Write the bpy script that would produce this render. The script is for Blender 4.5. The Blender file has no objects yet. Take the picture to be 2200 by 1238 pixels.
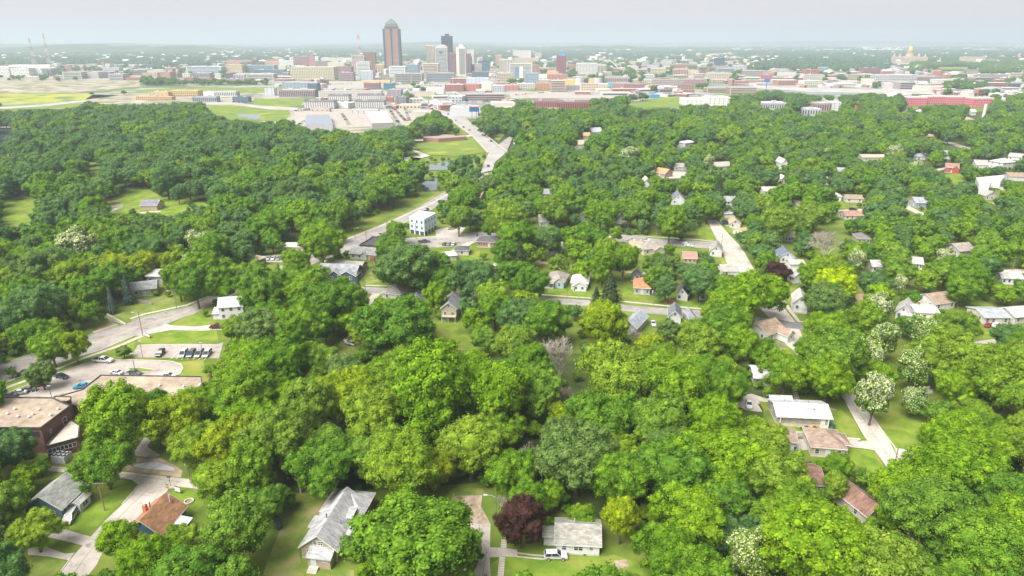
import bpy, math, random
import numpy as np
from mathutils import Vector, Matrix
from mathutils.geometry import tessellate_polygon
S = bpy.context.scene
C = S.collection
R = math.radians
rng = random.Random(7)
nr = np.random.RandomState(11)
CAM_H = 100.0
PITCH = R(19.9)
F = 1467.0                       # focal length in pixels of a 2200 px wide frame
CX, CY = 1100.0, 619.0
SP, CP = math.sin(PITCH), math.cos(PITCH)
cam_d = bpy.data.cameras.new('camera')
cam_d.sensor_width = 36.0
cam_d.lens = 36.0 * F / 2200.0
cam_d.clip_start = 1.0
cam_d.clip_end = 90000.0
cam = bpy.data.objects.new('camera', cam_d)
C.objects.link(cam)
cam.location = (0, 0, CAM_H)
cam.rotation_euler = (math.pi / 2 - PITCH, 0, 0)
S.camera = cam
SUN_EL, SUN_AZ = R(52), R(228)       # azimuth measured clockwise from +Y
world = bpy.data.worlds.new('World')
S.world = world
world.use_nodes = True
wn = world.node_tree.nodes
wl = world.node_tree.links
for n in list(wn):
 wn.remove(n)
sky = wn.new('ShaderNodeTexSky')
sky.sky_type = 'NISHITA'
sky.sun_disc = False
sky.sun_elevation = SUN_EL
sky.sun_rotation = SUN_AZ
sky.altitude = 300
sky.air_density = 1.5
sky.dust_density = 4.0
sky.ozone_density = 1.0
hs = wn.new('ShaderNodeHueSaturation')
hs.inputs['Saturation'].default_value = 0.45
mx = wn.new('ShaderNodeMix')
mx.data_type = 'RGBA'
mx.inputs[0].default_value = 0.80      # veil of high cloud
mx.inputs[7].default_value = (6.7, 6.4, 6.7, 1)
bg = wn.new('ShaderNodeBackground')
bg.inputs['Strength'].default_value = 0.063
wo = wn.new('ShaderNodeOutputWorld')
wl.new(sky.outputs[0], hs.inputs['Color'])
wl.new(hs.outputs[0], mx.inputs[6])
wl.new(mx.outputs[2], bg.inputs['Color'])
wl.new(bg.outputs[0], wo.inputs['Surface'])
sun_d = bpy.data.lights.new('sun', 'SUN')
sun_d.energy = 4.5
sun_d.angle = R(48)
sun_d.color = (1.0, 0.955, 0.88)
sun = bpy.data.objects.new('sun', sun_d)
C.objects.link(sun)
sdir = Vector((math.sin(SUN_AZ) * math.cos(SUN_EL), math.cos(SUN_AZ) * math.cos(SUN_EL), math.sin(SUN_EL)))
sun.rotation_euler = sdir.to_track_quat('Z', 'Y').to_euler()
sun.location = (0, 0, 400)
S.view_settings.view_transform = 'Standard'
S.view_settings.look = 'None'
S.view_settings.exposure = 1.02
S.view_settings.gamma = 1.0
S.view_settings.use_curve_mapping = False
S.render.engine = 'CYCLES'
cy = S.cycles
cy.use_denoising = True
cy.max_bounces = 7
cy.diffuse_bounces = 5
cy.glossy_bounces = 2
cy.transmission_bounces = 2
cy.transparent_max_bounces = 4
cy.volume_bounces = 1
cy.caustics_reflective = False
cy.caustics_refractive = False
cy.use_adaptive_sampling = False
def P(u, v, z=0.0):
 q = (v - CY) / F
 t = (CAM_H - z) / (SP + q * CP)
 return Vector((t * (u - CX) / F, t * (CP - q * SP), z))
def depth_at(v, z=0.0):
 return (CAM_H - z) / (SP + (v - CY) / F * CP)
def proj(p):
 """pixel of a point in the place (2200 px frame), and its depth"""
 dy, dz = p[1], p[2] - CAM_H
 t = dy * CP - dz * SP
 up = dy * SP + dz * CP
 return CX + F * p[0] / t, CY - F * up / t, t
def height_for(u, vb, vt):
 """height of something standing at ground pixel (u, vb) whose top shows at row vt"""
 p = P(u, vb)
 q = (CY - vt) / F
 dz = p.y * (q * CP - SP) / (CP + q * SP)
 return CAM_H + dz
MW, MH = 1100, 619
VIS = np.zeros((MH, MW), bool)      # what no crown may cover
NOT = np.zeros((MH, MW), bool)      # where no trunk may stand
_yy, _xx = np.mgrid[0:MH, 0:MW]
def _poly_mask(poly):
 pts = [(x / 2.0, y / 2.0) for x, y in poly]
 x0 = max(0, int(min(p[0] for p in pts)) - 1); x1 = min(MW, int(max(p[0] for p in pts)) + 2)
 y0 = max(0, int(min(p[1] for p in pts)) - 1); y1 = min(MH, int(max(p[1] for p in pts)) + 2)
 if x1 <= x0 or y1 <= y0:
  return None
 X = _xx[y0:y1, x0:x1] + 0.5; Y = _yy[y0:y1, x0:x1] + 0.5
 ins = np.zeros(X.shape, bool)
 n = len(pts)
 for i in range(n):
  ax, ay = pts[i]; bx, by = pts[(i + 1) % n]
  if ay == by:
   continue
  c = (ay > Y) != (by > Y)
  ins ^= c & (X < (bx - ax) * (Y - ay) / (by - ay) + ax)
 return (slice(y0, y1), slice(x0, x1)), ins
def mark(poly, vis=True, nt=True):
 r = _poly_mask(poly)
 if r is None:
  return
 if vis:
  VIS[r[0]] |= r[1]
 if nt:
  NOT[r[0]] |= r[1]
def mark_strip(pts, wpx, vis=True, nt=True):
 for (a, b) in zip(pts[:-1], pts[1:]):
  mark([(a[0] - wpx, a[1] - wpx * .5), (a[0] + wpx, a[1] + wpx * .5), (b[0] + wpx, b[1] + wpx * .5), (b[0] - wpx, b[1] - wpx * .5)], vis, nt)
def node_mat(name, rough=0.85, spec=0.2):
 m = bpy.data.materials.new(name)
 m.use_nodes = True
 n = m.node_tree.nodes; l = m.node_tree.links
 b = n['Principled BSDF']
 b.inputs['Roughness'].default_value = rough
 b.inputs['Specular IOR Level'].default_value = spec
 return m, n, l, b
def coords(n, l, scale, world_space=False, objspace=True):
 tc = n.new('ShaderNodeTexCoord')
 mp = n.new('ShaderNodeMapping')
 mp.inputs['Scale'].default_value = scale
 if world_space:
  g = n.new('ShaderNodeNewGeometry')
  l.new(g.outputs['Position'], mp.inputs['Vector'])
 else:
  l.new(tc.outputs['Object'], mp.inputs['Vector'])
 return mp
def surf(name, c1, c2, scale=1.0, rough=0.85, spec=0.15, detail=6, lo=0.35, hi=0.65, bump=0.0, bscale=None,
   c3=None, scale3=None, lo3=0.55, hi3=0.7, stretch=None, world_space=True, crack=0):
 """two tones mixed by noise, an optional third tone in larger stains, and relief"""
 m, n, l, b = node_mat(name, rough, spec)
 s = (scale,) * 3 if stretch is None else tuple(scale * k for k in stretch)
 mp = coords(n, l, s, world_space)
 t = n.new('ShaderNodeTexNoise')
 t.inputs['Scale'].default_value = 1.0
 t.inputs['Detail'].default_value = detail
 t.inputs['Roughness'].default_value = 0.62
 l.new(mp.outputs[0], t.inputs['Vector'])
 r = n.new('ShaderNodeValToRGB')
 r.color_ramp.elements[0].position = lo
 r.color_ramp.elements[1].position = hi
 r.color_ramp.elements[0].color = (*c1, 1)
 r.color_ramp.elements[1].color = (*c2, 1)
 l.new(t.outputs['Fac'], r.inputs['Fac'])
 out = r.outputs['Color']
 if c3 is not None:
  mp3 = coords(n, l, (scale3,) * 3, world_space)
  t3 = n.new('ShaderNodeTexNoise')
  t3.inputs['Scale'].default_value = 1.0
  t3.inputs['Detail'].default_value = 5
  l.new(mp3.outputs[0], t3.inputs['Vector'])
  r3 = n.new('ShaderNodeMapRange')
  r3.inputs['From Min'].default_value = lo3
  r3.inputs['From Max'].default_value = hi3
  l.new(t3.outputs['Fac'], r3.inputs['Value'])
  k = n.new('ShaderNodeMix'); k.data_type = 'RGBA'
  l.new(r3.outputs[0], k.inputs[0])
  l.new(out, k.inputs[6]); k.inputs[7].default_value = (*c3, 1)
  out = k.outputs[2]
 if crack:
  vo = n.new('ShaderNodeTexVoronoi'); vo.feature = 'DISTANCE_TO_EDGE'; vo.inputs['Scale'].default_value = crack
  tn = n.new('ShaderNodeTexNoise'); tn.inputs['Scale'].default_value = .6; tn.inputs['Detail'].default_value = 4
  g2 = n.new('ShaderNodeNewGeometry'); l.new(g2.outputs['Position'], tn.inputs['Vector'])
  va = n.new('ShaderNodeVectorMath'); va.operation = 'MULTIPLY_ADD'; va.inputs[1].default_value = (2.2, 2.2, 2.2)
  l.new(tn.outputs['Color'], va.inputs[0]); l.new(g2.outputs['Position'], va.inputs[2]); l.new(va.outputs[0], vo.inputs['Vector'])
  cr = n.new('ShaderNodeMapRange'); cr.inputs['From Max'].default_value = .014 * crack * 6; cr.inputs['To Min'].default_value = .74; cr.inputs['To Max'].default_value = 1
  l.new(vo.outputs['Distance'], cr.inputs['Value'])
  vs = n.new('ShaderNodeVectorMath'); vs.operation = 'SCALE'; l.new(out, vs.inputs[0]); l.new(cr.outputs[0], vs.inputs['Scale']); out = vs.outputs[0]
 l.new(out, b.inputs['Base Color'])
 if bump:
  bn = n.new('ShaderNodeBump')
  bn.inputs['Strength'].default_value = bump
  bn.inputs['Distance'].default_value = 0.05
  if bscale:
   mb = coords(n, l, (bscale,) * 3, world_space)
   tb = n.new('ShaderNodeTexNoise'); tb.inputs['Scale'].default_value = 1; tb.inputs['Detail'].default_value = 3
   l.new(mb.outputs[0], tb.inputs['Vector']); l.new(tb.outputs['Fac'], bn.inputs['Height'])
  else:
   l.new(t.outputs['Fac'], bn.inputs['Height'])
  l.new(bn.outputs[0], b.inputs['Normal'])
 return m
_pm = {}
def paint(col, rough=0.7, spec=0.25, k=0.10, scale=0.9):
 """painted or rendered wall: a base colour weathered a little"""
 key = (tuple(round(c, 3) for c in col), rough)
 if key not in _pm:
  a = tuple(c * (1 - k * 1.6) for c in col); b = tuple(min(1, c * (1 + k)) for c in col)
  _pm[key] = surf('paint_%d' % len(_pm), a, b, scale, rough, spec, detail=5, world_space=False)
 return _pm[key]
_rm = {}
def shingle(col):
 """asphalt shingles: blotchy tabs in courses"""
 key = tuple(round(c, 3) for c in col)
 if key in _rm:
  return _rm[key]
 m, n, l, b = node_mat('shingle_%d' % len(_rm), 0.95, 0.1)
 mp = coords(n, l, (1, 1, 1), False)
 br = n.new('ShaderNodeTexBrick')
 br.inputs['Scale'].default_value = 1.0
 br.inputs['Brick Width'].default_value = 0.9
 br.inputs['Row Height'].default_value = 0.28
 br.inputs['Mortar Size'].default_value = 0.012
 br.inputs['Color1'].default_value = (*[c * 1.22 for c in col], 1)
 br.inputs['Color2'].default_value = (*[c * 0.78 for c in col], 1)
 br.inputs['Mortar'].default_value = (*[c * 0.55 for c in col], 1)
 l.new(mp.outputs[0], br.inputs['Vector'])
 t = n.new('ShaderNodeTexNoise'); t.inputs['Scale'].default_value = 0.55; t.inputs['Detail'].default_value = 6
 l.new(mp.outputs[0], t.inputs['Vector'])
 r = n.new('ShaderNodeMapRange'); r.inputs['To Min'].default_value = 0.78; r.inputs['To Max'].default_value = 1.22
 r.inputs['From Min'].default_value = .3; r.inputs['From Max'].default_value = .7
 l.new(t.outputs['Fac'], r.inputs['Value'])
 mm = n.new('ShaderNodeVectorMath'); mm.operation = 'SCALE'
 l.new(br.outputs['Color'], mm.inputs[0]); l.new(r.outputs[0], mm.inputs['Scale'])
 l.new(mm.outputs[0], b.inputs['Base Color'])
 _rm[key] = m
 return m
_bm = {}
def brick(col, sc=1.0):
 key = (tuple(round(c, 3) for c in col), sc)
 if key in _bm:
  return _bm[key]
 m, n, l, b = node_mat('brick_%d' % len(_bm), 0.9, 0.1)
 mp = coords(n, l, (1, 1, 1), False)
 sx = n.new('ShaderNodeSeparateXYZ'); l.new(mp.outputs[0], sx.inputs[0])
 ad = n.new('ShaderNodeMath'); ad.operation = 'ADD'
 l.new(sx.outputs[0], ad.inputs[0]); l.new(sx.outputs[1], ad.inputs[1])
 cb = n.new('ShaderNodeCombineXYZ'); l.new(ad.outputs[0], cb.inputs[0]); l.new(sx.outputs[2], cb.inputs[1])
 br = n.new('ShaderNodeTexBrick')
 br.inputs['Scale'].default_value = sc
 br.inputs['Brick Width'].default_value = 0.5
 br.inputs['Row Height'].default_value = 0.16
 br.inputs['Mortar Size'].default_value = 0.012
 br.inputs['Color1'].default_value = (*[c * 1.2 for c in col], 1)
 br.inputs['Color2'].default_value = (*[c * 0.75 for c in col], 1)
 br.inputs['Mortar'].default_value = (*[0.5 * c + .12 for c in col], 1)
 l.new(cb.outputs[0], br.inputs['Vector'])
 l.new(br.outputs['Color'], b.inputs['Base Color'])
 _bm[key] = m
 return m
def siding(col, row=0.22):
 """lapped boards: fine horizontal relief"""
 key = ('sd', tuple(round(c, 3) for c in col))
 if key in _bm:
  return _bm[key]
 m, n, l, b = node_mat('siding_%d' % len(_bm), 0.75, 0.2)
 mp = coords(n, l, (1, 1, 1), False)
 sx = n.new('ShaderNodeSeparateXYZ'); l.new(mp.outputs[0], sx.inputs[0])
 mo = n.new('ShaderNodeMath'); mo.operation = 'FRACT'
 dv = n.new('ShaderNodeMath'); dv.operation = 'DIVIDE'; dv.inputs[1].default_value = row
 l.new(sx.outputs[2], dv.inputs[0]); l.new(dv.outputs[0], mo.inputs[0])
 bn = n.new('ShaderNodeBump'); bn.inputs['Strength'].default_value = 0.6; bn.inputs['Distance'].default_value = 0.04
 bn.invert = True
 l.new(mo.outputs[0], bn.inputs['Height']); l.new(bn.outputs[0], b.inputs['Normal'])
 t = n.new('ShaderNodeTexNoise'); t.inputs['Scale'].default_value = 0.8; t.inputs['Detail'].default_value = 6
 l.new(mp.outputs[0], t.inputs['Vector'])
 r = n.new('ShaderNodeValToRGB')
 r.color_ramp.elements[0].position = .35; r.color_ramp.elements[1].position = .65
 r.color_ramp.elements[0].color = (*[c * .84 for c in col], 1); r.color_ramp.elements[1].color = (*[min(1, c * 1.08) for c in col], 1)
 l.new(t.outputs['Fac'], r.inputs['Fac']); l.new(r.outputs[0], b.inputs['Base Color'])
 _bm[key] = m
 return m
def foliage(name, cols, sat_noise=0.34, trans=0.36, island=0.28):
 """leaves: a tone per tree, light and dark sprays within the crown, a tone per leaf clump"""
 m = bpy.data.materials.new(name)
 m.use_nodes = True
 n = m.node_tree.nodes; l = m.node_tree.links
 n.clear()
 oi = n.new('ShaderNodeObjectInfo')
 r = n.new('ShaderNodeValToRGB')
 els = r.color_ramp.elements
 while len(els) < len(cols):
  els.new(0.5)
 for i, c in enumerate(cols):
  els[i].position = i / max(1, len(cols) - 1)
 for i, c in enumerate(cols):
  els[i].color = (*c, 1)
 l.new(oi.outputs['Random'], r.inputs['Fac'])
 g = n.new('ShaderNodeNewGeometry')
 rr = n.new('ShaderNodeMapRange')
 rr.inputs['To Min'].default_value = 1 - island; rr.inputs['To Max'].default_value = 1 + island
 l.new(g.outputs['Random Per Island'], rr.inputs['Value'])
 t = n.new('ShaderNodeTexNoise'); t.inputs['Scale'].default_value = 0.45; t.inputs['Detail'].default_value = 2
 l.new(g.outputs['Position'], t.inputs['Vector'])
 tr = n.new('ShaderNodeMapRange')
 tr.inputs['From Min'].default_value = .3; tr.inputs['From Max'].default_value = .7
 tr.inputs['To Min'].default_value = 1 - sat_noise; tr.inputs['To Max'].default_value = 1 + sat_noise
 l.new(t.outputs['Fac'], tr.inputs['Value'])
 mu = n.new('ShaderNodeMath'); mu.operation = 'MULTIPLY'
 l.new(rr.outputs[0], mu.inputs[0]); l.new(tr.outputs[0], mu.inputs[1])
 vm = n.new('ShaderNodeVectorMath'); vm.operation = 'SCALE'
 l.new(r.outputs[0], vm.inputs[0]); l.new(mu.outputs[0], vm.inputs['Scale'])
 hs = n.new('ShaderNodeHueSaturation')
 hr = n.new('ShaderNodeMapRange'); hr.inputs['To Min'].default_value = 0.518; hr.inputs['To Max'].default_value = 0.488
 hr.inputs['From Min'].default_value = .3; hr.inputs['From Max'].default_value = .7
 l.new(t.outputs['Fac'], hr.inputs['Value'])
 l.new(hr.outputs[0], hs.inputs['Hue']); l.new(vm.outputs[0], hs.inputs['Color'])
 d = n.new('ShaderNodeBsdfDiffuse'); tl = n.new('ShaderNodeBsdfTranslucent')
 l.new(hs.outputs[0], d.inputs['Color']); l.new(hs.outputs[0], tl.inputs['Color'])
 mix = n.new('ShaderNodeMixShader'); mix.inputs[0].default_value = trans
 l.new(d.outputs[0], mix.inputs[1]); l.new(tl.outputs[0], mix.inputs[2])
 o = n.new('ShaderNodeOutputMaterial')
 l.new(mix.outputs[0], o.inputs['Surface'])
 return m
def glassy(name, col, rough=0.12):
 m, n, l, b = node_mat(name, rough, 0.6)
 b.inputs['Base Color'].default_value = (*col, 1)
 return m
M = {}
M['glass'] = glassy('window_glass', (0.035, 0.045, 0.055))
M['glass_blue'] = glassy('blue_glass', (0.05, 0.11, 0.16), 0.2)
M['glass_far'] = surf('far_glass', (.022, .028, .038), (.05, .06, .075), 0.05, 0.35, 0.5, world_space=False)
M['white_trim'] = paint((.62, .62, .60))
M['bark'] = surf('bark', (.07, .052, .038), (.17, .135, .10), 1.4, 0.95, 0.1, stretch=(1, 1, .25), world_space=False)
M['dead_bark'] = surf('dead_bark', (.26, .23, .20), (.42, .38, .33), 1.4, 0.95, 0.1, world_space=False)
M['wood_pole'] = surf('pole_wood', (.17, .125, .09), (.30, .24, .18), 2.0, 0.9, 0.1, stretch=(1, 1, .1), world_space=False)
M['metal_grey'] = surf('grey_metal', (.32, .33, .34), (.46, .47, .48), 1.0, 0.45, 0.5, world_space=False)
M['dark_metal'] = surf('dark_metal', (.03, .028, .028), (.07, .065, .06), 1.0, 0.5, 0.4, world_space=False)
M['asphalt'] = surf('asphalt', (.23, .215, .205), (.33, .31, .295), 0.12, 0.9, 0.12, c3=(.17, .165, .16), scale3=.35, lo3=.56, hi3=.72, bump=.2, bscale=8, crack=.16)
M['asphalt_new'] = surf('new_asphalt', (.15, .15, .155), (.21, .21, .21), 0.2, 0.9, 0.12, c3=(.11, .11, .11), scale3=.9)
M['concrete'] = surf('concrete', (.36, .325, .285), (.49, .455, .41), 0.10, 0.9, 0.12, c3=(.25, .225, .195), scale3=.5, lo3=.58, hi3=.74, bump=.2, bscale=6, crack=.22)
M['lot'] = surf('lot_asphalt', (.29, .26, .23), (.40, .365, .335), 0.09, 0.9, 0.12, c3=(.20, .185, .17), scale3=.3, lo3=.56, hi3=.75, bump=.2, bscale=7, crack=.22)
M['kerb'] = surf('kerb_concrete', (.40, .37, .32), (.55, .52, .46), 0.3, 0.9, 0.1)
M['dirt'] = surf('dirt', (.20, .145, .095), (.36, .29, .21), 0.35, 0.95, 0.05, c3=(.45, .39, .31), scale3=.15, bump=.6, bscale=2)
M['gravel_drive'] = surf('gravel_drive', (.25, .19, .135), (.44, .37, .29), 0.5, 0.95, 0.05, c3=(.17, .12, .08), scale3=.35, lo3=.5, hi3=.68, bump=.8, bscale=2.2)
M['crack'] = surf('joint_filler', (.10, .085, .07), (.17, .15, .13), 1, 0.9, 0.1)
M['paint_yellow'] = paint((.62, .42, .10))
M['paint_white'] = paint((.70, .70, .66))
M['water'] = glassy('water', (.10, .13, .13), 0.06)
M['rubber'] = paint((.02, .02, .022), 0.8)
M['gravel_roof'] = surf('gravel_roof', (.24, .195, .15), (.36, .30, .235), 0.5, 0.95, 0.05, c3=(.43, .37, .29), scale3=.16, lo3=.5, hi3=.75, bump=.4, bscale=8, world_space=False)
class MB:
 def __init__(s):
  s.v = []; s.f = []; s.mi = []
 def add(s, vs, fs, mi=0):
  o = len(s.v)
  s.v.extend(tuple(p) for p in vs)
  s.f.extend(tuple(o + i for i in f) for f in fs)
  s.mi.extend([mi] * len(fs))
  return s
 def box(s, x0, x1, y0, y1, z0, z1, mi=0):
  v = [(x0, y0, z0), (x1, y0, z0), (x1, y1, z0), (x0, y1, z0), (x0, y0, z1), (x1, y0, z1), (x1, y1, z1), (x0, y1, z1)]
  return s.add(v, [(0, 3, 2, 1), (4, 5, 6, 7), (0, 1, 5, 4), (1, 2, 6, 5), (2, 3, 7, 6), (3, 0, 4, 7)], mi)
 def obox(s, c, ax, ay, az, mi=0):
  c, ax, ay, az = map(Vector, (c, ax, ay, az))
  v = [c + sx * ax + sy * ay + sz * az for sz in (-1, 1) for (sx, sy) in ((-1, -1), (1, -1), (1, 1), (-1, 1))]
  return s.add(v, [(0, 3, 2, 1), (4, 5, 6, 7), (0, 1, 5, 4), (1, 2, 6, 5), (2, 3, 7, 6), (3, 0, 4, 7)], mi)
 def prism(s, poly, z0, z1, mi=0, cap=True):
  n = len(poly)
  v = [(p[0], p[1], z0) for p in poly] + [(p[0], p[1], z1) for p in poly]
  f = [(i, (i + 1) % n, n + (i + 1) % n, n + i) for i in range(n)]
  if cap:
   tr = tessellate_polygon([[Vector((p[0], p[1], 0)) for p in poly]])
   f += [tuple(n + i for i in t) for t in tr] + [tuple(t[::-1]) for t in tr]
  return s.add(v, f, mi)
 def tube(s, a, b, r0, r1, n=6, mi=0, cap=True):
  a, b = Vector(a), Vector(b)
  d = (b - a)
  if d.length < 1e-6:
   return s
  d.normalize()
  x = d.orthogonal().normalized(); y = d.cross(x)
  v = []
  for c, r in ((a, r0), (b, r1)):
   for i in range(n):
    t = 2 * math.pi * i / n
    v.append(c + x * (r * math.cos(t)) + y * (r * math.sin(t)))
  f = [(i, (i + 1) % n, n + (i + 1) % n, n + i) for i in range(n)]
  if cap:
   f += [tuple(range(n - 1, -1, -1)), tuple(range(n, 2 * n))]
  return s.add(v, f, mi)
 def path(s, pts, rs, n=6, mi=0):
  for i in range(len(pts) - 1):
   s.tube(pts[i], pts[i + 1], rs[i], rs[i + 1], n, mi, cap=(i == len(pts) - 2))
  return s
 def dome(s, c, r, h, n=8, k=3, mi=0):
  c = Vector(c); v = []; f = []
  for j in range(k):
   a = (j / k) * math.pi / 2
   for i in range(n):
    t = 2 * math.pi * i / n
    v.append(c + Vector((r * math.cos(a) * math.cos(t), r * math.cos(a) * math.sin(t), h * math.sin(a))))
  v.append(c + Vector((0, 0, h)))
  for j in range(k - 1):
   for i in range(n):
    f.append((j * n + i, j * n + (i + 1) % n, (j + 1) * n + (i + 1) % n, (j + 1) * n + i))
  for i in range(n):
   f.append(((k - 1) * n + i, (k - 1) * n + (i + 1) % n, k * n))
  return s.add(v, f, mi)
 def mesh(s, name, mats):
  me = bpy.data.meshes.new(name)
  me.from_pydata([tuple(p) for p in s.v], [], s.f)
  for m in (mats if isinstance(mats, (list, tuple)) else [mats]):
   me.materials.append(m)
  if any(s.mi):
   me.polygons.foreach_set('material_index', s.mi)
  me.update()
  return me
 def build(s, name, mats, parent=None, kind=None):
  o = bpy.data.objects.new(name, s.mesh(name, mats))
  C.objects.link(o)
  if parent is not None:
   o.parent = parent
  if kind:
   o['kind'] = kind
  return o
def empty(name, loc=(0, 0, 0), rz=0.0):
 o = bpy.data.objects.new(name, None)
 o.empty_display_size = 1
 C.objects.link(o)
 o.location = loc; o.rotation_euler = (0, 0, rz)
 return o
def tag(o, label, cat, group=None):
 o['label'] = label; o['category'] = cat
 if group:
  o['group'] = group
 return o
def copy_tree(o, parent=None):
 c = o.copy(); C.objects.link(c)
 if parent is not None:
  c.parent = parent
  c.matrix_parent_inverse = o.matrix_parent_inverse.copy()
 for ch in o.children:
  copy_tree(ch, c)
 return c
LV = [0]
def sheet(name, poly, mat, level, vis=None, px=True, z=None):
 """a flat polygon laid on the ground; level n lies n*4 mm up"""
 pts = [P(u, v) for u, v in poly] if px else [Vector((a, b, 0)) for a, b in poly]
 z = level * 0.004 if z is None else z
 tr = tessellate_polygon([pts])
 up = []
 for t in tr:
  a, b, c = (pts[i] for i in t)
  up.append(t if (b - a).cross(c - a).z > 0 else t[::-1])
 mb = MB()
 mb.add([(p.x, p.y, z) for p in pts], up)
 o = mb.build(name, mat, kind='structure')
 if px and vis is not None:
  mark(poly, vis, True)
 return o
def ribbon(pts, w, z, closed=False):
 """strip of quads of width w along ground points"""
 V = [Vector((p[0], p[1], 0)) for p in pts]
 L = []; Rr = []
 for i, p in enumerate(V):
  a = V[max(0, i - 1)]; b = V[min(len(V) - 1, i + 1)]
  d = (b - a).normalized(); nn = Vector((-d.y, d.x, 0))
  L.append(p + nn * w / 2); Rr.append(p - nn * w / 2)
 return L, Rr
def strip(name, pxs, w, mat, level, vis=None, kind='structure', mb=None):
 pts = [P(u, v) for u, v in pxs]
 L, Rr = ribbon(pts, w, 0)
 z = level * 0.004
 m = mb or MB()
 n = len(pts)
 m.add([(p.x, p.y, z) for p in Rr] + [(p.x, p.y, z) for p in L], [(i, i + 1, n + i + 1, n + i) for i in range(n - 1)])
 if vis is not None:
  poly = [proj(p)[:2] for p in Rr] + [proj(p)[:2] for p in L[::-1]]
  mark(poly, vis, True)
 if mb is None:
  return m.build(name, mat, kind=kind)
def kerb(pxs, w=0.3, h=0.13, name='kerb'):
 pts = [P(u, v) for u, v in pxs]
 L, Rr = ribbon(pts, w, 0)
 m = MB(); n = len(pts)
 m.add([(p.x, p.y, 0) for p in Rr] + [(p.x, p.y, 0) for p in L] + [(p.x, p.y, h) for p in Rr] + [(p.x, p.y, h) for p in L],
    [(2 * n + i, 2 * n + i + 1, 3 * n + i + 1, 3 * n + i) for i in range(n - 1)] +
    [(i, i + 1, 2 * n + i + 1, 2 * n + i) for i in range(n - 1)] +
    [(n + i + 1, n + i, 3 * n + i, 3 * n + i + 1) for i in range(n - 1)] + [(0, 2 * n, 3 * n, n), (n - 1, 2 * n - 1, 4 * n - 1, 3 * n - 1)])
 return m.build(name, M['kerb'], kind='structure')
# ================================================================== THE SETTING
M['country'] = surf('countryside', (.030, .055, .022), (.060, .095, .035), 0.006, 0.95, 0.05, detail=9, c3=(.13, .17, .06), scale3=.0018, lo3=.60, hi3=.72)
M['grass'] = surf('grass', (.085, .135, .022), (.15, .205, .035), 0.09, 0.95, 0.05, detail=8, c3=(.205, .20, .06), scale3=.045, lo3=.52, hi3=.74, bump=.5, bscale=3.0)
M['lawn'] = surf('lawn', (.085, .165, .018), (.185, .255, .034), 0.22, 0.95, 0.05, detail=9, c3=(.26, .24, .07), scale3=.10, lo3=.50, hi3=.72, bump=.5, bscale=3.0)
M['lawn_dry'] = surf('dry_lawn', (.095, .16, .028), (.20, .23, .055), 0.25, 0.95, 0.05, detail=8, c3=(.30, .25, .13), scale3=.12, lo3=.5, hi3=.75, bump=.5, bscale=3.0)
M['meadow'] = surf('meadow', (.11, .17, .035), (.17, .225, .05), 0.05, 0.95, 0.05, detail=8, c3=(.30, .30, .03), scale3=.03, lo3=.56, hi3=.70)
M['field_yellow'] = surf('flowering_field', (.22, .25, .04), (.36, .36, .05), 0.04, 0.95, 0.05, detail=10, c3=(.13, .18, .06), scale3=.02, lo3=.50, hi3=.60, stretch=(.3, 1, 1))
M['city'] = surf('city_ground', (.22, .21, .20), (.36, .345, .325), 0.02, 0.9, 0.1, detail=9, c3=(.10, .15, .05), scale3=.010, lo3=.48, hi3=.54)
M['city_pave'] = surf('city_paving', (.29, .275, .26), (.42, .40, .38), 0.02, 0.9, 0.1, detail=8, c3=(.26, .245, .235), scale3=.03)
M['earth'] = surf('bare_earth', (.25, .20, .155), (.42, .37, .32), 0.045, 0.95, 0.05, detail=10, c3=(.15, .17, .09), scale3=.03, lo3=.47, hi3=.56, stretch=(.35, 1, 1))
g = MB(); g.add([(-29000, -150, 0), (29000, -150, 0), (44000, 44000, 0), (-44000, 44000, 0)], [(0, 1, 2, 3)])
g.build('ground', M['country'], kind='structure')
g = MB(); g.add([(-1500, -100, .004), (1500, -100, .004), (1500, 1220, .004), (-1500, 1220, .004)], [(0, 1, 2, 3)])
g.build('grassland', M['grass'], kind='structure')
M['floor'] = surf('shade_toned_forest_floor', (.04, .06, .02), (.08, .11, .03), 0.2, 0.95, 0.05, detail=8)  # leaf litter, with the shade of the crown gaps put into its colour
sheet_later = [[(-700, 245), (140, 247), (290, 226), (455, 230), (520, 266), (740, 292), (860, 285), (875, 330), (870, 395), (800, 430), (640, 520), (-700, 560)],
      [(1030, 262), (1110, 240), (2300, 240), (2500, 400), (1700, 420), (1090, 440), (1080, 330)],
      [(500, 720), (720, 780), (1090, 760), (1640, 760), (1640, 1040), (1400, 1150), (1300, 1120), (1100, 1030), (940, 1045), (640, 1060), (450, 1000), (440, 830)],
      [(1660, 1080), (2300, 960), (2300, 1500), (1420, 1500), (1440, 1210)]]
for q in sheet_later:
 sheet('shade_toned_forest_floor', q, M['floor'], 1.5)
def ridge(name, y0, y1, x0, x1, top, seed, mat):
 r_ = random.Random(seed)
 n = 90; m = 5; v = []; f = []
 ph = [(r_.uniform(0, 6.28), r_.uniform(.6, 1.4) * k) for k in (1, 2, 3, 5, 8, 13)]
 for j in range(m):
  t = j / (m - 1); prof = math.sin(math.pi * t * .5) if t < 1 else 1
  for i in range(n):
   u = i / (n - 1)
   e = min(1, min(u, 1 - u) * 6)
   h = .62 + .38 * sum(math.sin(u * 6.28 * k + p) / k ** .7 for p, k in ph) / 2.2
   v.append((x0 + (x1 - x0) * u, y0 + (y1 - y0) * t, -.5 + max(0, top * h * prof * e)))
 for j in range(m - 1):
  for i in range(n - 1):
   f.append((j * n + i, j * n + i + 1, (j + 1) * n + i + 1, (j + 1) * n + i))
 b_ = MB(); b_.add(v, f); b_.build(name, mat, kind='structure')
ridge('hill', 9000, 10500, -9000, 600, 92, 3, M['country'])
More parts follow.
